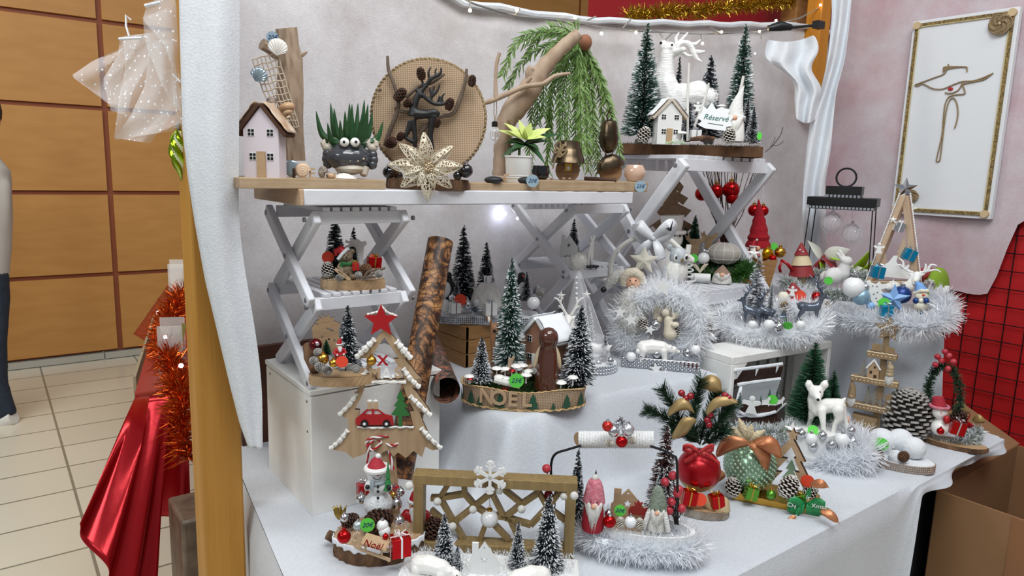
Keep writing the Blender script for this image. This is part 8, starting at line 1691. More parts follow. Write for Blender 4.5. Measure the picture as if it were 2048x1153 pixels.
for x,y,r_,d_ in ((828,951,8,-.03),(1147,970,8,-.03),(878,995,8,0),(948,1011,8,0),(1000,973,8,0),(1044,1010,8,0),(908,1044,8,0),(1128,984,8,0),(832,1110,8,-.03),(1138,1125,9,-.03)):
 q_=fr(x,y); b=MB(); b.ball((0,0,0),r_*kf,12,8); b.v=[(v[0]*(1+.05*N3(v[0]*900,v[1]*900,v[2]*900)),v[1],v[2]) for v in b.v]; b.build('pompom',M_fur,o,loc=(q_.x,q_.y-.02+d_,q_.z))
q_=fr(983,942); b=MB()
for i in range(6):
 a_=PI/6+i*PI/3; R_=34*kf; b.bar((0,0,0),(R_*math.cos(a_),0,R_*math.sin(a_)),.006,.006,up=(0,1,0))
 for f_,l_ in ((.55,.32),(.78,.24)):
  for s_ in (-1,1): c0_=V((R_*f_*math.cos(a_),0,R_*f_*math.sin(a_))); b.bar(c0_,c0_+V((R_*l_*math.cos(a_+s_*.85),0,R_*l_*math.sin(a_+s_*.85))),.005,.005,up=(0,1,0))
tag(b.build('snowflake',M_wh,loc=o.matrix_basis@V((q_.x,-.008,q_.z)),rot=rz),'white wooden snowflake fixed on the middle of the gold frame top','snowflake')
bl=ball(979,1038,18,'white bauble with gold cap hanging inside the gold frame',M_pearl,t=tF-.0,cap=M_gold); g=Px(979,1020,t=tF); b=MB(); b.tube([g(979,1012),g(981,962)],.0005,4); tag(b.build('hanging_thread',M_silv,loc=g.o),'thin thread holding the white bauble in the gold frame','thread')
# snowy board before the frame with bears
g=Px(985,1165,t=tF-.10); b=MB(); b.box((Wf/2,-.07,.006),(Wf+.02,.12,.012)); ob=tag(b.build('snowy_board',M_wh,loc=(pL.x,pL.y,ZT),rot=rz,bevel=.003),'white snow covered board in front of the gold frame','board'); mossy(None,0,0,0,1,M_snow,ob,name='snow_bits')
b=MB(); 
for i in range(2200): x,y=rnd(-.005,Wf),rnd(-.125,0); b.needle((x,y,.012),(x+rnd(-.007,.007),y+rnd(-.007,.007),.012+rnd(.002,.014)),.002)
ch_=[q for q in ob.children][0]; ch_.data.clear_geometry(); ch_.data.from_pydata(b.v,[],b.f)
ZF=ZT+.012
tree('snowy',888,1148,128,0,'snow dotted tree at the left before the gold frame',wr=.23,t=tF-.06); tree('snowy',914,1150,62,0,'tiny snowy tree beside the left bear',wr=.24,t=tF-.075); tree('snowy',1034,1160,124,0,'narrow snowy tree in the middle before the gold frame',wr=.19,t=tF-.06); tree('snowy',1092,1175,198,0,'largest snowy tree at the right before the gold frame',wr=.215,t=tF-.06)
house_flat(967,1180,58,106,0,'white cut-out house with star hole standing before the gold frame',t=tF-.085,style=1,turn=-4)
g=Px(868,1170,t=tF-.09); o=thing('polar_bear','white polar bear figurine at the left looking right, cut by the lower picture edge','bear',g.o,face(g.o,-25)); bear(o,.076,M_pw,1,low=.04)
g=Px(1050,1192,t=tF-.12); o=thing('polar_bear','white polar bear figurine at the bottom centre below the narrow tree','bear',g.o,face(g.o,20)); bear(o,.076,M_pw,-1,low=.05)
# ================= tinsel basket with gnomes =================
p=at_z(1262,1134,ZT); k=K(p); rx=122*k; ry=rx*.42; az=face(p,-4); c=V((p.x-math.sin(az)*ry*1.2,p.y+math.cos(az)*ry*1.2,ZT)); g=Px(1262,1110,t=tdepth(c)); hB=62*k
o=thing('wire_basket','oval basket edged with silver tinsel and a black wire handle','basket',c,az)
b=MB(); b.lathe([(.86,0),(.95,.3),(.98,1),(.9,1),(.88,.6),(0,.6)],48); b.v=[(x*rx,y*ry,z*hB) for x,y,z in b.v]; b.build('bowl',M_wh,o,smooth=False); zt_=hB
M_s2=filmy(mat('silver_tinsel_bright',L('#eceff3'),.3,.3),.4); 
b=tinsel([(rx*1.0*math.cos(a),ry*1.0*math.sin(a),hB*.55) for a in [2*PI*i/40 for i in range(41)]],.042,7500,M_s2,.0024,.3,two=.5,core=.35); tn=tag(b.build('silver_tinsel_border',[M_s2,M_wt],loc=c,rot=az,smooth=False),'shiny silver tinsel wrapped around the gnome basket','tinsel')
g=Px(1262,1080,t=tdepth(c)); k=g.k
b=MB(); P_=smooth_pts([g(1103,1060),g(1102,960),g(1103,925),g(1112,908),g(1135,900),g(1162,892)],5); b.tube(P_,2.6*k,8); b.v=[tuple(V(v)+g.o-c) for v in b.v]; b.build('wire_handle',M_black,o,rot=-az); b=MB(); P2=smooth_pts([g(1300,893),g(1325,901),g(1345,912),g(1354,930),g(1355,1050)],5); b.tube(P2,2.6*k,8); b.v=[tuple(V(v)+g.o-c) for v in b.v]; hd=b.build('wire_handle',M_black,o,rot=-az)
g4=Px(1232,882,t=tdepth(c)-.0); b=MB(); P_=[g4(1158,880)+(g4(1308,880)-g4(1158,880))*(i/90) for i in range(91)]; b.tube(P_,[17*k*(1+.06*math.sin(i*1.9)) for i in range(91)],20); o4=tag(b.build('yarn_roll',mat('white_yarn',L('#e4e4e4'),.95,0,None,.8,300),loc=g4.o),'white yarn wrapped roll forming the top of the basket handle','handle grip'); b=MB(); b.cone(P_[0]-V((.001,0,0)),P_[0]+V((.001,0,0)),15*k,15*k,16); b.build('wood_end',M_cut,o4)
tq=tdepth(c)-.03
mrg=mat('red_crackle',L('#b01a1c'),.2,.6,(L('#d8443a'),90,.15))
for x,y,r_,m_,lb in ((1215,853,11,mrg,'red glitter bauble at the upper left of the handle roll'),(1227,863,12,M_silv,'silver bauble at the centre left of the handle roll'),(1256,860,13,mat('silver_crackle',L('#b9babf'),.3,.8,(L('#e4e5e8'),90,.2)),'crackled silver bauble at the upper right of the handle roll'),(1243,884,12,M_redg,'shiny red bauble at the centre of the handle roll')): ball(x,y,r_,lb,m_,t=tq-.01)
g=Px(1240,845,t=tq); tag(fuzz(40,.003,.014,.006).build('silver_bow',M_silv,loc=g.o,smooth=False),'small crumpled silver bow on top of the handle roll','bow')
for x,y,q_ in ((1219,887,'left'),(1264,882,'right')): pinecone(x,y,8,0,'frosted little cone at the %s of the red handle bauble'%q_,'pale',t=tq-.01,tilt=(1.2,.4,0))
tree('dark',1150,1060,172,0,'tall dark brush tree at the left inside the gnome basket',wr=.13,t=tdepth(c)+.02); tree('dark',1186,1060,128,0,'dark brush tree behind the pink hat gnome',wr=.10,t=tdepth(c)+.03); tree('snowy',1316,1055,132,0,'snowy brush tree behind the green hat gnome',wr=.17,t=tdepth(c)+.01); tree('brown',1322,1040,200,0,'dark brown frosted brush tree behind the basket handle',wr=.2,t=tdepth(c)+.10)
mpkk=mat('pink_knit',L('#bd5f70'),.95,0,(L('#d08a95'),120,.2),.9,150); mgk=mat('grey_green_knit',L('#8a9486'),.95,0,(L('#6f7a6d'),120,.2),.9,150)
gnome(1185,1058,108,'gnome with pink knit hat, white pompom and long grey beard in the basket',mpkk,mat('red_felt',L('#9c1f2c'),.9),M_fur,t=tdepth(c)-.03,wr=.42,hatr=.42,eyes=True,pom=M_fur,hatw=1.15,hp_=.3)
o=gnome(1312,1058,92,'gnome girl with grey green knit hat and white yarn braids in the basket',mgk,M_fur,M_fur,t=tdepth(c)-.035,wr=.44,hatr=.5,eyes=True,bend=-.02,hatw=1.1,hp_=.4); kk=K(o.location)
for s_ in (-1,1): b=MB(); b.tube([(s_*14*kk,-10*kk,42*kk),(s_*20*kk,-14*kk,22*kk),(s_*24*kk,-12*kk,4*kk)],5*kk,8); b.build('braid',mwool,o)
b=MB(); b.X=Matrix.Translation((2*kk,-20*kk,34*kk))@Matrix.Rotation(R(90),4,'X'); b.lathe([(7*kk,-.001),(7*kk,.001)],18); b.build('wood_button',M_ply,o)
house_flat(1252,1062,66,92,0,'light wooden cut-out house with star hole between the gnomes',M_ply,t=tdepth(c)+.01,style=2)
flat_shape('reindeer_cutout',[(-18,0),(-14,0),(-12,10),(8,10),(10,0),(14,0),(14,18),(22,22),(18,28),(10,24),(4,30),(8,38),(2,36),(-2,42),(-4,34),(-10,36),(-6,28),(-16,26),(-20,18)],mat('brick_red',L('#8f2a22'),.6),'small brick red reindeer cut-out right of the green sticker','animal cut-out',1276,1040,t=tdepth(c)-.02)
disc(1240,1022,12,M_pgreen,'green price sticker on the wooden cut-out house in the basket','20€',t=tdepth(c)-.04,ar=.95)
ball(1219,1044,13,'shiny red bauble between the pink hat gnome and the pinecone',M_redg,t=tdepth(c)-.05); ball(1261,1045,12,'pearl white bauble before the wooden cut-out house',M_pearl,t=tdepth(c)-.05); ball(1217,1028,8,'silver bauble behind the shiny red one in the basket',M_silv,t=tdepth(c)-.03)
for x,y,q_ in ((1241,1046,'left'),(1279,1048,'right')): pinecone(x,y,9,0,'pale frosted cone %s of the pearl white bauble'%q_,'pale',t=tdepth(c)-.05)
mby=mat('frosted_berry',L('#9c1626'),.35,0,(L('#bf4450'),60,.2))
for n_,(x,y) in enumerate(((1346,952),(1330,965),(1358,980),(1343,1005),(1363,1018),(1338,1022),(1355,988),(1093,938),(1100,975),(1097,990),(1110,975))):
 p_=at_t(x,y,tdepth(c)-.03); b=MB(); b.ball((0,0,0),9*K(p_),14,10); bb_=tag(b.build('frosted_berry',mby,loc=p_),'frosted red berry, %s of those at the %s of the basket handle'%(('highest','upper left','second highest right','middle left','middle right','lowest','inner')[n_] if n_<7 else ('highest','right','lowest','inner')[n_-7],'right' if n_<7 else 'left'),'berry','berries at the %s of the basket handle'%('right' if n_<7 else 'left'))
 q_=at_t(1350 if n_<7 else 1103,1050,tdepth(c)-.02); b=MB(); b.tube([V((0,0,0)),(q_-p_)*.5+V((.005,0,0)),q_-p_],.0012,5); b.build('berry_stem',mdt,bb_)
# ================= red bauble arrangement =================
p=at_z(1400,1030,ZT); az=face(p); g=gv=Px(1397,1005,t=tdepth(p)+.05); k=g.k; mrm=mat('deep_red_satin',L('#a80f1c'),.28,.5)
o=thing('bauble_vase','large satin red bauble used as a vase with gold painted bottom and red ribbon','vase',g.o); b=MB(); r_=43*k; cc=g(1397,940)
b.ball((0,0,0),r_,40,28); b.v=[tuple(V(v)+cc) for v in b.v]; b.m=[1 if (sum(b.v[i][2] for i in f)/len(f)-cc.z)<(-.45+.10*N3(b.v[f[0]][0]*70,b.v[f[0]][1]*70))*r_ else 0 for f in b.f]; b.build('globe',[mrm,mat('gold_paint',L('#b89a62'),.4,.6)],o)
mrb2=mat('red_print_ribbon',L('#a8141f'),.35,.1,(L('#c9423f'),90,.12))
for pts in (((1397,905),(1380,893),(1365,897),(1384,906)),((1400,905),(1420,893),(1428,898),(1410,907)),((1398,906),(1420,915),(1440,930)),((1395,906),(1380,918),(1368,925))): rows=[]; P_=smooth_pts([g(x,y,-.045) for x,y in pts],5); rows=[[q-V((0,0,5*k)),q+V((0,0,5*k))] for q in P_]; MB().grid(rows).build('ribbon',mrb2,o,solid=.0008)
o,c2,h2=log_slice(1400,1040,110,16,ZT,'small birch slice under the large red bauble',depth=.6,seed=21,bark=mat('birch_bark',L('#b5aca0'),.8,0,(L('#7a6a5a'),30,.2),.5,50))
mgl2=mat('gold_dried_leaf',L('#b59c6c'),.4,.35,(L('#94794a'),14,.2),.4,30); mpn=mat('pine_needle',L('#2c4a2f'),.55,0,(L('#1d3424'),30,.2))
g=Px(1400,890,t=g.T(1400,890) if 0 else gv.T(1400,890)); k=g.k; o=thing('pine_bouquet','green pine sprays with berries standing in the large red bauble','greenery',g.o)
for pts in (((1400,890),(1370,860),(1330,835),(1295,822)),((1400,890),(1385,840),(1392,800),(1402,760)),((1400,890),(1365,850),(1345,810),(1325,780)),((1405,890),(1430,855),(1450,830),(1462,810)),((1400,890),(1410,850),(1425,815),(1432,790)),((1400,890),(1380,870),(1352,862),(1340,866)),((1405,890),(1440,870),(1450,860))):
 P_=smooth_pts([g(x,y,rnd(-.02,.02)) for x,y in pts],8); b=MB(); b.tube(P_,.0018,5)
 for i in range(2,len(P_)-1):
  t_=(P_[i+1]-P_[i]).normalized()
  for _ in range(34): s_=V((rnd(-1,1),rnd(-1,1),rnd(-1,1))); s_=(s_-t_*s_.dot(t_)).normalized(); st=P_[i].lerp(P_[i+1],random.random()); b.strip(st,st+(s_*.8+t_*.75)*rnd(.018,.028),.0016,.0006)
 b.build('pine_spray',mpn,o,smooth=False)
for n_,(x,y) in enumerate(((1363,787),(1372,798),(1381,793),(1420,830),(1418,850),(1438,800),(1450,792),(1457,797),(1415,841))):
 b=MB(); b.ball(g(x,y,-.025),7*k,12,8); b.build('red_berry',mat('berry_red',L('#8f1220'),.25,coat=.4),o)
def goldleaf(pts,lb,dt,w_=14,g=None,m_=mgl2):
 P_=[g(x,y,dt-.006*math.sin(i*1.3)) for i,(x,y) in enumerate(pts)]; b=MB(); d=P_[-1]-P_[0]; rows=[]; n_=12; sp_=smooth_pts(P_,4)
 for i,q in enumerate(sp_): u=i/(len(sp_)-1); ww=w_*g.k*math.sin(PI*min(1,u*.95+.04))**.7; s_=(d.normalized().cross(V((-.55,-.8,.25)))).normalized(); rows.append([q-s_*ww,q+V((0,-.004,-.004)),q+s_*ww])
 return tag(MB().grid(rows).build('gold_leaf',m_,loc=g.o,solid=.001),lb,'leaf')
goldleaf(((1335,830),(1355,812),(1375,810),(1388,825)),'gold dried leaf at the left of the pine bouquet',-.03,12,g); goldleaf(((1412,828),(1430,808),(1455,802),(1474,803)),'gold dried leaf reaching right above the berries',-.03,10,g); goldleaf(((1395,770),(1415,765),(1435,772),(1442,782)),'pale gold leaf at the top of the pine bouquet',.01,16,g); goldleaf(((1390,838),(1375,845),(1362,862),(1345,877)),'curled brown gold leaf hanging in the middle of the bouquet',-.05,13,g)
gf=Px(1400,1030,t=tdepth(p)-.0); goldleaf(((1405,1000),(1430,1008),(1450,1016),(1458,1020)),'large cream gold leaf under the right red gift box',-.0,20,gf,mat('pale_gold_leaf',L('#cfb98d'),.4,.3)); goldleaf(((1395,1005),(1370,1012),(1350,1016),(1335,1012)),'cream gold leaf under the left red gift box',.01,16,gf,mat('pale_gold_leaf',(0,0,0)))
gift(1375,1008,28,0,'red gift box with gold bow left below the large red bauble',M_redg,M_gold,t=tdepth(p)-.015,tilt=8); gift(1434,1014,26,0,'red gift box with gold cord right below the large red bauble',M_redg,M_gold,t=tdepth(p)-.015,tilt=-10,turn=30)
disc(1400,1000,13,M_pred,'red price sticker before the large red bauble',t=tdepth(p)-.02,tilt=-20)
# ================= green bauble on the gold tray =================
p=at_z(1465,1000,ZT); p2=at_z(1640,1035,ZT); rz=math.atan2(p2.y-p.y,p2.x-p.x); wl=(p2-p).length; k=K(p)
b=MB(); b.prism([(0,0),(wl,0),(wl,.012),(0,.020)],y=.05,th=.1); tag(b.build('gold_tray',M_gold,loc=p,rot=rz,bevel=.002),'rectangular gold tray under the green bauble and the wooden tree outline','tray'); Zg=ZT+.02
g=Px(1498,985,t=tdepth(p)+.04); k=g.k; o=thing('green_bauble','large pale green dimpled glass bauble with copper leaves and bunny tail grasses','bauble',g.o); mgb=mat('sage_pearl',L('#87a98c'),.2,.6)
b=MB(); cc=g(1500,930); r_=50*k; b.ball(cc,r_,32,22); b.build('globe',mgb,o); b=MB(); NB=420
for i in range(NB): z=1-2*(i+.5)/NB; q=i*2.39996; s_=math.sqrt(1-z*z); b.ball(cc+V((s_*math.cos(q),s_*math.sin(q),z))*r_*.985,r_*.062,7,5)
b.build('dimples',mat('sage_pearl_light',L('#b4ccb5'),.15,.6),o)
mcp=mat('copper_leaf',L('#a8643f'),.35,.5,(L('#c98a63'),30,.2),.4,30)
gm=g
for pts,lb in ((((1498,885),(1470,885),(1450,893),(1432,912)),'left'),(((1498,885),(1515,892),(1530,915),(1532,945)),'front'),(((1505,885),(1530,885),(1550,897),(1562,915)),'right'),(((1448,945),(1432,950),(1425,962)),'low left')): goldleaf(pts,'copper glitter leaf at the %s of the green bauble'%lb,-.05,15,g,mcp)
for x,y,lb in ((1462,855,'leftmost'),(1478,838,'tall left'),(1503,850,'upright'),(1530,862,'right'),(1455,872,'lowest left')): b=MB(); a_=g(1494,885,-.02); e_=g(x,y,-.03); b.tube([a_,a_.lerp(e_,.35),a_.lerp(e_,.7),e_],[.003,.0105,.010,.002],12); tag(b.build('bunny_tail_grass',mat('cream_grass',L('#dbccaa'),.95,0,None,1,160),loc=g.o),'cream bunny tail grass on the green bauble, %s one'%lb,'dried grass')
g=Px(1478,850,t=tdepth(p)+.10); b=MB(); b.tube([g(1488,890),g(1484,860),g(1482,840)],[.004,.010,.003],10); tag(b.build('burgundy_grass',mat('burgundy',L('#7c1830'),.9),loc=g.o),'burgundy bunny tail grass behind the cream ones','dried grass')
pinecone(1466,975,17,0,'snow tipped pinecone at the left end of the gold tray','snow',t=tdepth(p)-.0); pinecone(1577,975,20,0,'large snow tipped pinecone before the wooden tree outline','snow',t=tdepth(p)-.06,tilt=(.2,.4,0)); pinecone(1620,985,14,0,'snow tipped pinecone under the red sticker','snow',t=tdepth(p)-.04,tilt=(.6,.4,0))
mgf2=mat('green_foil',L('#5e9a35'),.2,.7)
gift(1499,998,24,0,'shiny green foil parcel left of the wooden tree outline',mgf2,M_gold,t=tdepth(p)-.03,tilt=10); ball(1542,990,10,'small green bauble between the foil parcel and the pinecone',mgf2,t=tdepth(p)-.05,cap=M_gold); gift(1600,1010,22,0,'green foil parcel behind the printed ribbon',mgf2,M_gold,t=tdepth(p)-.06,tilt=-12)
g=Px(1575,985,t=tdepth(p)+.0); k=g.k; o=thing('tree_outline','zigzag wooden tree outline with star top on the gold tray','decorative tree',g.o,face(g.o,-12)); outl=[(0,120),(4,110),(12,98),(28,72),(18,72),(36,42),(26,42),(52,6),(52,0),(30,0),(30,8),(36,8),(10,48),(20,48),(6,76),(12,76),(0,96),(-16,70),(-6,70),(-26,38),(-14,40),(-40,2),(-56,2),(-34,46),(-46,44),(-18,82),(-28,80),(-6,108)]
b=MB(); b.prism([(x*k,z*k) for x,z in outl],th=.012); b.prism(star2(5,13*k,6*k,0,122*k),th=.010); bo=b.build('outline',[M_ply,M_burn],o,smooth=False)
for f in bo.data.polygons:
 if abs(f.normal.y)<.5: f.material_index=1
b=MB(); b.prism([(x*k,z*k) for x,z in ((-22,0),(-8,24),(-16,22),(-4,44),(-10,44),(0,66),(10,44),(4,44),(16,22),(8,24),(22,0))],y=.012,th=.004); b.build('green_tree',mat('sage_paint',L('#8fae90'),.6),o,smooth=False)
disc(1615,963,13,M_pred,'red price sticker at the right of the wooden tree outline',t=tdepth(p)-.05)
g=Px(1610,1020,t=tdepth(p)-.08); k=g.k; o=thing('green_ribbon_bow','green satin ribbon bow printed with white Merry Christmas words on the gold tray','bow',g.o); mgr2=mat('green_satin',L('#23854a'),.3)
for pts in (((1610,1015),(1590,1002),(1575,1012),(1590,1022),(1608,1018)),((1612,1015),(1635,1005),(1650,1015),(1635,1024),(1612,1018)),((1606,1016),(1592,1030),(1590,1050)),((1612,1016),(1645,1022),(1660,1028)),((1610,1010),(1612,992),(1622,985))): P_=smooth_pts([g(x,y,-.006*(i%3)) for i,(x,y) in enumerate(pts)],5); MB().grid([[q-V((-.0,0,10*k)),q+V((0,0,9*k))] for q in P_]).build('ribbon',mgr2,o,solid=.0008)
for s_,x,y,r_ in (('CH',1583,1012,.2),('Xmas',1638,1014,-.1),('Mer',1592,1040,1.2),('is',1616,996,.3)): text(o,s_,12*k,g(x,y,-.022),(R(90),r_,face(g.o)),M_wh,.0002)
for pts,lb in ((((1590,1030),(1580,1045),(1582,1056)),'below the green ribbon'),(((1640,1020),(1660,1030),(1676,1044)),'at the far right tip'),(((1620,970),(1640,968),(1655,972)),'behind the red sticker')): goldleaf(pts,'copper glitter leaf %s'%lb,-.02,9,g,mcp)
# ================= snowy chest in the crate =================
tch=2.10; g=Px(1515,835,t=tch); k=g.k; o=thing('snowy_chest','dark brown open wooden chest with snow and little winter scene inside the white crate','chest',g.o,face(g.o,0)); mch2=wood('chest_brown','#4a2a1e','#331a12',8,(1,14,1))
g0_=g; rm=Matrix.Rotation(-face(g.o),3,'Z'); G=lambda x,y,dt=0: rm@g(x,y,dt)
def quad(ps,name,m_,th=.004): b=MB(); b.add(ps,[tuple(range(len(ps)))]); return b.build(name,m_,o,solid=th,smooth=False)
quad([G(1472,808,-.03),G(1552,812,-.03),G(1555,862,-.03),G(1490,862,-.03)],'front_panel',mch2); quad([G(1552,812,-.03),G(1570,805,.05),G(1568,850,.05),G(1555,862,-.03)],'side_panel',mch2)
quad([G(1462,810,-.035),G(1475,835,-.04),G(1552,826,-.04),G(1574,808,.04),G(1470,800,.05)],'snow_floor',M_flk)
quad([G(1470,806,.05),G(1480,768,.055),G(1562,756,.055),G(1548,806,.05)],'grey_back',mat('painted_grey_snow',L('#a6a9ad'),.8)); quad([G(1466,768,.06),G(1560,755,.06),G(1566,732,.04),G(1462,742,.04)],'lid_panel',mch2,.01)
for pts in (((1458,743),(1490,738),(1530,733),(1566,728)),((1475,770),(1500,766),(1530,762),(1562,758)),((1462,812),(1475,800),(1482,775)),((1464,812),(1490,830),(1520,832),(1552,824))): b=MB(); P_=smooth_pts([G(x,y,.0 if y<800 else -.04) for x,y in pts],5); b.tube(P_,[4*k*(.8+.4*abs(N3(i*.8,2))) for i in range(len(P_))],7); b.build('snow_edge',M_flk,o)
for x,y,l in ((1478,743,12),(1515,738,14),(1556,732,14)): b=MB(); b.cone(G(x,y,-.0),G(x-4,y+l,0),3*k,.6*k,7); b.build('icicle',M_flk,o)
for x,y,h_,lb in ((1478,818,36,'left'),(1520,816,26,'middle'),(1538,800,24,'back'),(1553,800,24,'right')): tree('mini',x,y,h_,0,'tiny dark brush tree at the %s inside the snowy chest'%lb,wr=.25,t=tch-.03)
angel(1502,828,38,'white angel cut-out standing inside the snowy chest',M_wh,tch-.045)
for x,y,lb in ((1531,812,'beside the sticker'),(1559,812,'at the right edge')): flat_shape('reindeer_cutout',[(-7,0),(-5,0),(-4,6),(4,6),(5,0),(7,0),(6,10),(9,16),(5,20),(2,13),(-7,10)],M_wh,'tiny white reindeer cut-out %s of the snowy chest'%lb,'animal cut-out',x,y,t=tch-.05,th=.002)
disc(1545,800,10,M_pgreen,'green price sticker inside the snowy chest',t=tch-.05)
g=Px(1500,860,t=tch-.1); b=tinsel([g(1450,870,.05),g(1480,862),g(1520,866),(g(1555,868)),g(1590,858,.06)],.035,1500,mfg,.003,.3,two=.6); tag(b.build('flocked_branches',[mfg,M_flk],loc=g.o,smooth=False),'snow flocked fir branches below the brown chest','greenery')
# ================= white fawn, green firs, silver tinsel =================
T_=1.98
tree('plain',1614,860,180,0,'tall plain dark green brush tree behind the white fawn',wr=.27,t=T_+.06); tree('plain',1658,850,112,0,'smaller plain green brush tree behind the white fawn ears',wr=.22,t=T_+.08)
g=Px(1652,864,t=T_-.0); k=g.k; o=thing('fawn_figurine','glossy white porcelain fawn with big ears looking at the viewer','deer',g.o)
P=[('t',[g(1635,818),g(1655,812),g(1676,812)],[16*k,15*k,15*k]),('t',[g(1630,815),g(1626,800),g(1628,790)],[14*k,11*k,11*k]),('b',g(1632,786,-.005),(15*k,14*k,15*k)),('t',[g(1634,792,-.02),g(1637,800,-.035)],[9*k,5*k]),('t',[g(1624,780),g(1618,770),g(1615,762)],[5*k,8*k,2*k]),('b',g(1619,772),(8*k,4*k,12*k)),('t',[g(1640,779),g(1649,770),g(1653,762)],[5*k,8*k,2*k]),('b',g(1648,772),(8*k,4*k,12*k)),
 ('t',[g(1626,822),g(1620,842),g(1616,862)],[9*k,5*k,4.5*k]),('t',[g(1643,822,-.02),g(1646,845,-.03),g(1648,866,-.03)],[9*k,5.5*k,4.5*k]),('t',[g(1682,815),g(1688,835),g(1695,862)],[10*k,6*k,4.5*k]),('t',[g(1676,820,-.02),g(1678,838,-.02),g(1670,850,-.02),g(1666,868,-.02)],[12*k,8*k,5*k,4.5*k]),('t',[g(1684,804),g(1690,798)],[5*k,3*k])]
body('body',P,M_pw,o,.0024,2); b=MB(); [b.ball(g(x,y,d_),2*k,8,6) for x,y,d_ in ((1627,784,-.020),(1640,785,-.019))]; b.ball(g(1636,800,-.041),3*k,8,6); b.build('eyes_and_nose',M_black,o)
g=Px(1650,930,t=T_-.05); b=tinsel([g(x,y,d_) for x,y,d_ in ((1570,868,.06),(1590,895,.03),(1620,925,.0),(1660,930,-.01),(1700,925,0),(1735,905,.03),(1700,880,.08),(1640,880,.08),(1590,870,.10))],.066,7600,M_s2,.0025,.35,two=.6,core=.35); tag(b.build('silver_tinsel_mound',[M_s2,M_wt],loc=g.o,smooth=False),'big mound of silver white tinsel under the white fawn','tinsel')
b=MB(); b.lathe([(.085,0),(.09,.03),(.085,.085),(0,.09)],28); b.v=[(x*1.15,y*.7,z) for x,y,z in b.v]; zq=at_z(1650,930,ZT); tag(b.build('white_stand',M_wh,loc=(zq.x+.02,zq.y+.05,ZT)),'low white stand hidden under the silver tinsel below the white fawn','stand')
for x,y,r_,m_,lb in ((1622,878,12,M_pearl,'white bauble left below the white fawn'),(1603,868,9,M_silv,'clear silver bauble beside the white star'),(1626,893,10,M_silv,'silver bauble lower left below the fawn'),(1645,872,9,M_silv,'mirrored bauble between the fawn legs'),(1663,890,9,M_silv,'small silver bauble under the fawn'),(1684,880,14,M_pearl,'large white bauble right below the fawn'),(1705,885,12,M_silv,'mirrored bauble at the right of the white ones'),(1703,862,8,M_silv,'small mirrored bauble behind the fawn hind leg')): ball(x,y,r_,lb,m_,t=T_-.07)
star3d(1585,860,17,'white faceted star at the left edge of the silver tinsel mound',M_pw,T_-.07); disc(1626,861,10,M_pgreen,'green sticker between the front legs of the white fawn',t=T_-.05,tilt=-30)
g=Px(1695,850,t=T_+.04); o=thing('gnome_figurine','small figurine with grey hood and cream beard behind the white fawn','gnome',g.o); k=g.k; b=MB(); b.tube([g(1692,845),g(1690,832),g(1685,820)],[12*k,11*k,4*k],12); b.build('hood',mow,o); b=MB(); b.ball(g(1695,840,-.012),(7*k,6*k,7*k),10,8); b.build('face',M_skin,o)
b=MB(); b.tube([g(1700,855,-.012),g(1698,846,-.014)],[9*k,6*k],10); b.build('beard',M_fur,o)
# ================= wooden shelf tree =================
tq=2.22; g=Px(1745,868,t=tq); k=g.k; o=thing('wooden_shelf_tree','tiered plywood shelf tree with star, houses and gnomes','decorative tree',g.o,face(g.o,-6)); X4=lambda x,y: ((x-1745)*k,(868-y)*k)
mps2=wood('shelf_ply','#a08766','#8a7152',8,(4,4,1)); mpd=mat('cream_dots_paint',L('#dcc9a8'),.7)
b=MB(); b.prism([X4(*q) for q in ((1742,860),(1756,860),(1754,655),(1744,655))],y=.006,th=.006); b.build('post',mps2,o,smooth=False)
b=MB(); b.prism([X4(*q) for q in ((1706,833),(1752,835),(1746,862),(1716,862))],th=.04); b.build('pot',mps2,o,smooth=False); q_=text(o,'XMAS',12*k,(X4(1732,848)[0],-.021,X4(1732,848)[1]),UP,mpd,.0003)
for x0,x1,y in ((1720,1772,706),(1696,1780,760),(1680,1778,815)):
 b=MB(); a_=X4(x0,y); c_=X4(x1,y); b.box(((a_[0]+c_[0])/2,0,a_[1]),(c_[0]-a_[0],.035,11*k)); sh_=b.build('shelf_board',mps2,o,bevel=.001); b=MB(); n_=int((x1-x0)/7)
 for i in range(n_): b.ball((a_[0]+(c_[0]-a_[0])*(i+.5)/n_,-.018,a_[1]),1.5*k,6,4)
 b.tube([(a_[0]+(c_[0]-a_[0])*j/20,-.016,a_[1]+5.5*k+.6*k*math.sin(j*2)) for j in range(21)],1.4*k,5); b.build('dots_and_snow',mpd,sh_)
b=MB(); q5=X4(1752,653); b.prism(star2(5,26*k,12*k,*q5),y=-.004,th=.006); st_=b.build('star',[mps2,M_burn],o,smooth=False); b=MB()
for i in range(6): a=i*PI/3; b.bar((q5[0],-.008,q5[1]),(q5[0]+9*k*math.cos(a),-.008,q5[1]+9*k*math.sin(a)),.0012,.001,up=(0,1,0))
for i in range(5): a=PI/2+i*2*PI/5; b.ball((q5[0]+17*k*math.cos(a),-.008,q5[1]+17*k*math.sin(a)),1.3*k,6,4)
b.build('snowflake',M_wh,st_)
def cut(pts,name,m_,y=-.008,th=.003): b=MB(); b.prism([X4(*q) for q in pts],y=y,th=th); return b.build(name,m_,o,smooth=False)
hc=cut(((1724,757),(1744,757),(1744,732),(1734,714),(1724,732)),'house_cutout',M_ply); cut(((1720,734),(1734,713),(1748,734),(1745,735),(1734,719),(1723,735)),'house_roof',M_pw,-.012); b=MB(); [b.box((X4(x,y)[0],-.0105,X4(x,y)[1]),(w_*k,.001,h_*k)) for x,y,w_,h_ in ((1738,751,5,9),(1730,742,4,5),(1736,731,3,4))]; b.build('window',M_burn,o)
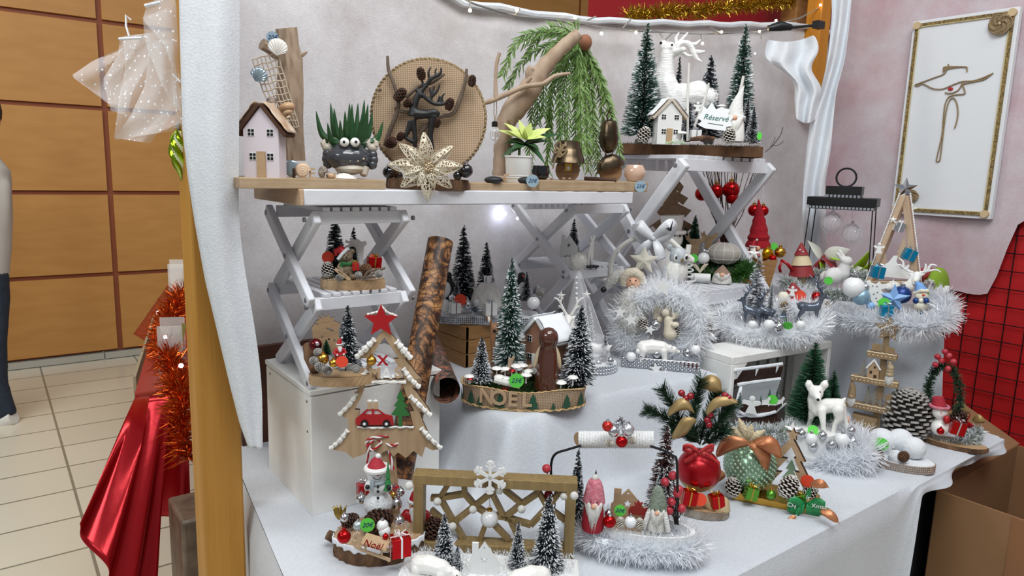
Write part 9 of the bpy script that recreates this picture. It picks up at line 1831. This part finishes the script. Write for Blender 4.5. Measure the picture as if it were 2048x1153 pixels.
for x,y0,y1,w_ in ((1715,757,718,8),(1728,810,770,9),(1740,810,772,9),(1752,810,790,7)):
 pts=[(x,y1)]; n_=4; h_=y0-y1
 L1=[(x+w_*(i+1)/n_,y1+h_*.85*(i+1)/n_) for i in range(n_)]; pr=[]
 for q in L1: pr+=[q,(x+(q[0]-x)*.45,q[1]-1)]
 cut(pts+pr+[(x+1.5,y0),(x-1.5,y0)]+[(2*x-a,b_) for a,b_ in pr[::-1]],'fir_cutout',mat('fir_grey',L('#8a857c'),.7),.002)
for pts in (((1727,697),(1743,697),(1743,684),(1727,684)),((1750,699),(1768,699),(1766,688),(1752,686))): cut(pts,'gift_cutout',mps2)
cut(((1758,812),(1774,812),(1772,796),(1770,788),(1776,784),(1768,778),(1758,786),(1762,796)),'bird_cutout',mps2)
for x,y,h_,cap_ in ((1763,758,46,True),(1701,817,52,False)):
 q6=X4(x,y); b=MB(); b.tube([(q6[0],-.014,q6[1]+h_*.35*k),(q6[0],-.012,q6[1]+h_*.75*k),(q6[0]-3*k,-.012,q6[1]+h_*k)],[8*k,6*k,1*k],10); b.build('gnome_hat',mps2 if not cap_ else mat('striped_cap',L('#b7a78c'),.8,0,(L('#8d7a5e'),90,.1),stretch=(.1,.1,3)),o); b=MB(); b.ball((q6[0],-.016,q6[1]+h_*.2*k),(8*k,5*k,13*k),10,8); b.build('gnome_beard',M_fur,o); b=MB(); b.ball((q6[0],-.022,q6[1]+h_*.42*k),3*k,8,6); b.build('gnome_nose',M_skin,o)
# ================= white balls dish =================
o,c,h=tray(1795,944,124,ZT,17,'oval dish edged with beige rhinestones holding white balls',.62,mat('tray_white',(0,0,0)),mat('beige_rhinestone',L('#b7a596'),.15,.7),rows=4,sup=1,mtop=M_flk)
T_=tdepth(c)
for x,y,r_,d_,lb in ((1763,884,27,.03,'left big'),(1801,882,24,.02,'top middle'),(1828,897,22,-.01,'right'),(1792,915,14,-.03,'front low')): q_=at_t(x,y,T_+d_); b=MB(); b.ball((0,0,0),r_*K(q_),28,18); tag(b.build('snow_ball',M_flk,loc=q_),'matt snow white ball on the beige dish, %s one'%lb,'ball')
disc(1763,889,13,M_pgreen,'green price sticker before the left big snow ball',t=T_-.045); pinecone(1757,912,11,0,'small brown cone at the left of the beige dish','brown',t=T_-.045,tilt=(0,1.3,.3),hr=1.1); pinecone(1807,914,11,0,'small brown cone at the right front of the beige dish','brown',t=T_-.05,tilt=(0,1.3,.1),hr=1.1)
bd=Px(1765,892,t=T_-.05); b_=beads([bd(1758,896),bd(1770,891),bd(1778,884)],2.2*bd.k,M_pearl,'pearl_string'); b_.location=bd.o; tag(b_,'short pearl string across the green sticker on the beige dish','pearls')
ball(1786,908,9,'clear glass bauble between the snow balls on the beige dish',mgs,t=T_-.04)
# ================= big frosted pinecone, berry wreath =================
pinecone(1815,834,48,0,'very large grey frosted pinecone standing behind the white balls dish','silver',t=2.17,hr=1.16)
mb2=at_z(1905,898,ZT); T_=tdepth(mb2)+.04; g=Px(1905,890,t=T_); k=g.k
o,c,h=log_slice(1908,902,112,9,ZT,'thin base slice under the snowy berry arrangement',depth=.5,seed=31)
b=tinsel([g(x,y,d_) for x,y,d_ in ((1858,880,.0),(1880,892,-.03),(1910,893,-.03),(1945,878,-.0),(1955,862,.04))],.03,1500,mfg,.0035,.3,two=.6); tag(b.build('snowy_branches',[mfg,M_flk],loc=g.o,smooth=False),'snow flocked branches at the foot of the berry wreath','greenery')
o=thing('berry_wreath','upright green fir hoop with frosted red berries above the little snowman','wreath',g.o); hoop=[g(1888+32*math.cos(a),790-58*math.sin(a)) for a in [-1.0+5.1*i/30 for i in range(31)]]
b=tinsel(hoop,.020,1300,mpn,.0024,.3); b.build('fir_hoop',mpn,o,smooth=False)
for x,y in ((1875,714),(1890,704),(1871,730),(1907,724),(1896,738),(1883,722),(1898,712)): b=MB(); b.ball(g(x,y,-.02),6*k,10,8); b.build('berry',mby,o)
g=Px(1880,870,t=T_-.02); k=g.k; o=thing('snowman_figurine','small snowman with pink red hat below the berry wreath','snowman',g.o); body('body',[('b',g(1880,855),(19*k,17*k,17*k)),('b',g(1880,825),(16*k,14*k,14*k))],M_pw,o,.003); b=MB(); b.tube([g(1878,812),g(1876,795)],[13*k,10*k],14); b.build('hat',mat('red_hat',(0,0,0)),o); b=MB(); b.tube([g(1879,813)+V((17*k*math.cos(a),16*k*math.sin(a),0)) for a in [2*PI*i/20 for i in range(20)]],3*k,8,closed=True); b.build('hat_brim',mpkk,o); b=MB(); b.ball(g(1882,827,-.02),2*k,6,5); b.build('nose',M_pred,o); b=MB(); b.ball(g(1893,840,-.02),(7*k,6*k,9*k),10,8); b.build('scarf_knot',M_red,o)
gift(1910,868,26,0,'red gift box beside the snowman of the berry arrangement',M_redg,M_silv,t=T_-.05,tilt=12); pinecone(1915,838,15,0,'brown pinecone behind the red gift of the berry arrangement','dark',t=T_-.02,tilt=(.5,.4,0))
petals(1930,850,T_-.01,((1925,850,1905,832,16,M_red),(1925,850,1945,830,16,M_red),(1925,850,1950,852,14,M_red),(1925,850,1928,826,14,M_pred)),'red poinsettia petals at the right of the berry arrangement')
gq=Px(1930,840,t=T_+.0); goldleaf(((1905,830),(1915,818),(1930,816),(1938,825)),'round beige gold leaf behind the red poinsettia',.02,14,gq); goldleaf(((1945,842),(1958,838),(1970,842)),'gold leaf at the right of the red poinsettia',.0,9,gq); goldleaf(((1940,868),(1952,872),(1960,880)),'gold leaf at the right foot of the berry arrangement',.0,8,gq)
ball(1881,863,7,'tiny red mushroom ball on the snowy branches',M_redg,t=T_-.06,cap=M_redg)
# ---- lettering becomes plain mesh ----
bpy.context.view_layer.update()
dg=bpy.context.evaluated_depsgraph_get()
for o in [o for o in sc.objects if o.type=='FONT']:
 me=bpy.data.meshes.new_from_object(o.evaluated_get(dg)); n=bpy.data.objects.new(o.name,me); nm=o.name.split('.')[0]
 C.objects.link(n); n.parent=o.parent; n.location=o.location; n.rotation_euler=o.rotation_euler
 for k in o.keys():
  if k in ('label','category','group','kind'): n[k]=o[k]
 bpy.data.objects.remove(o); n.name=nm
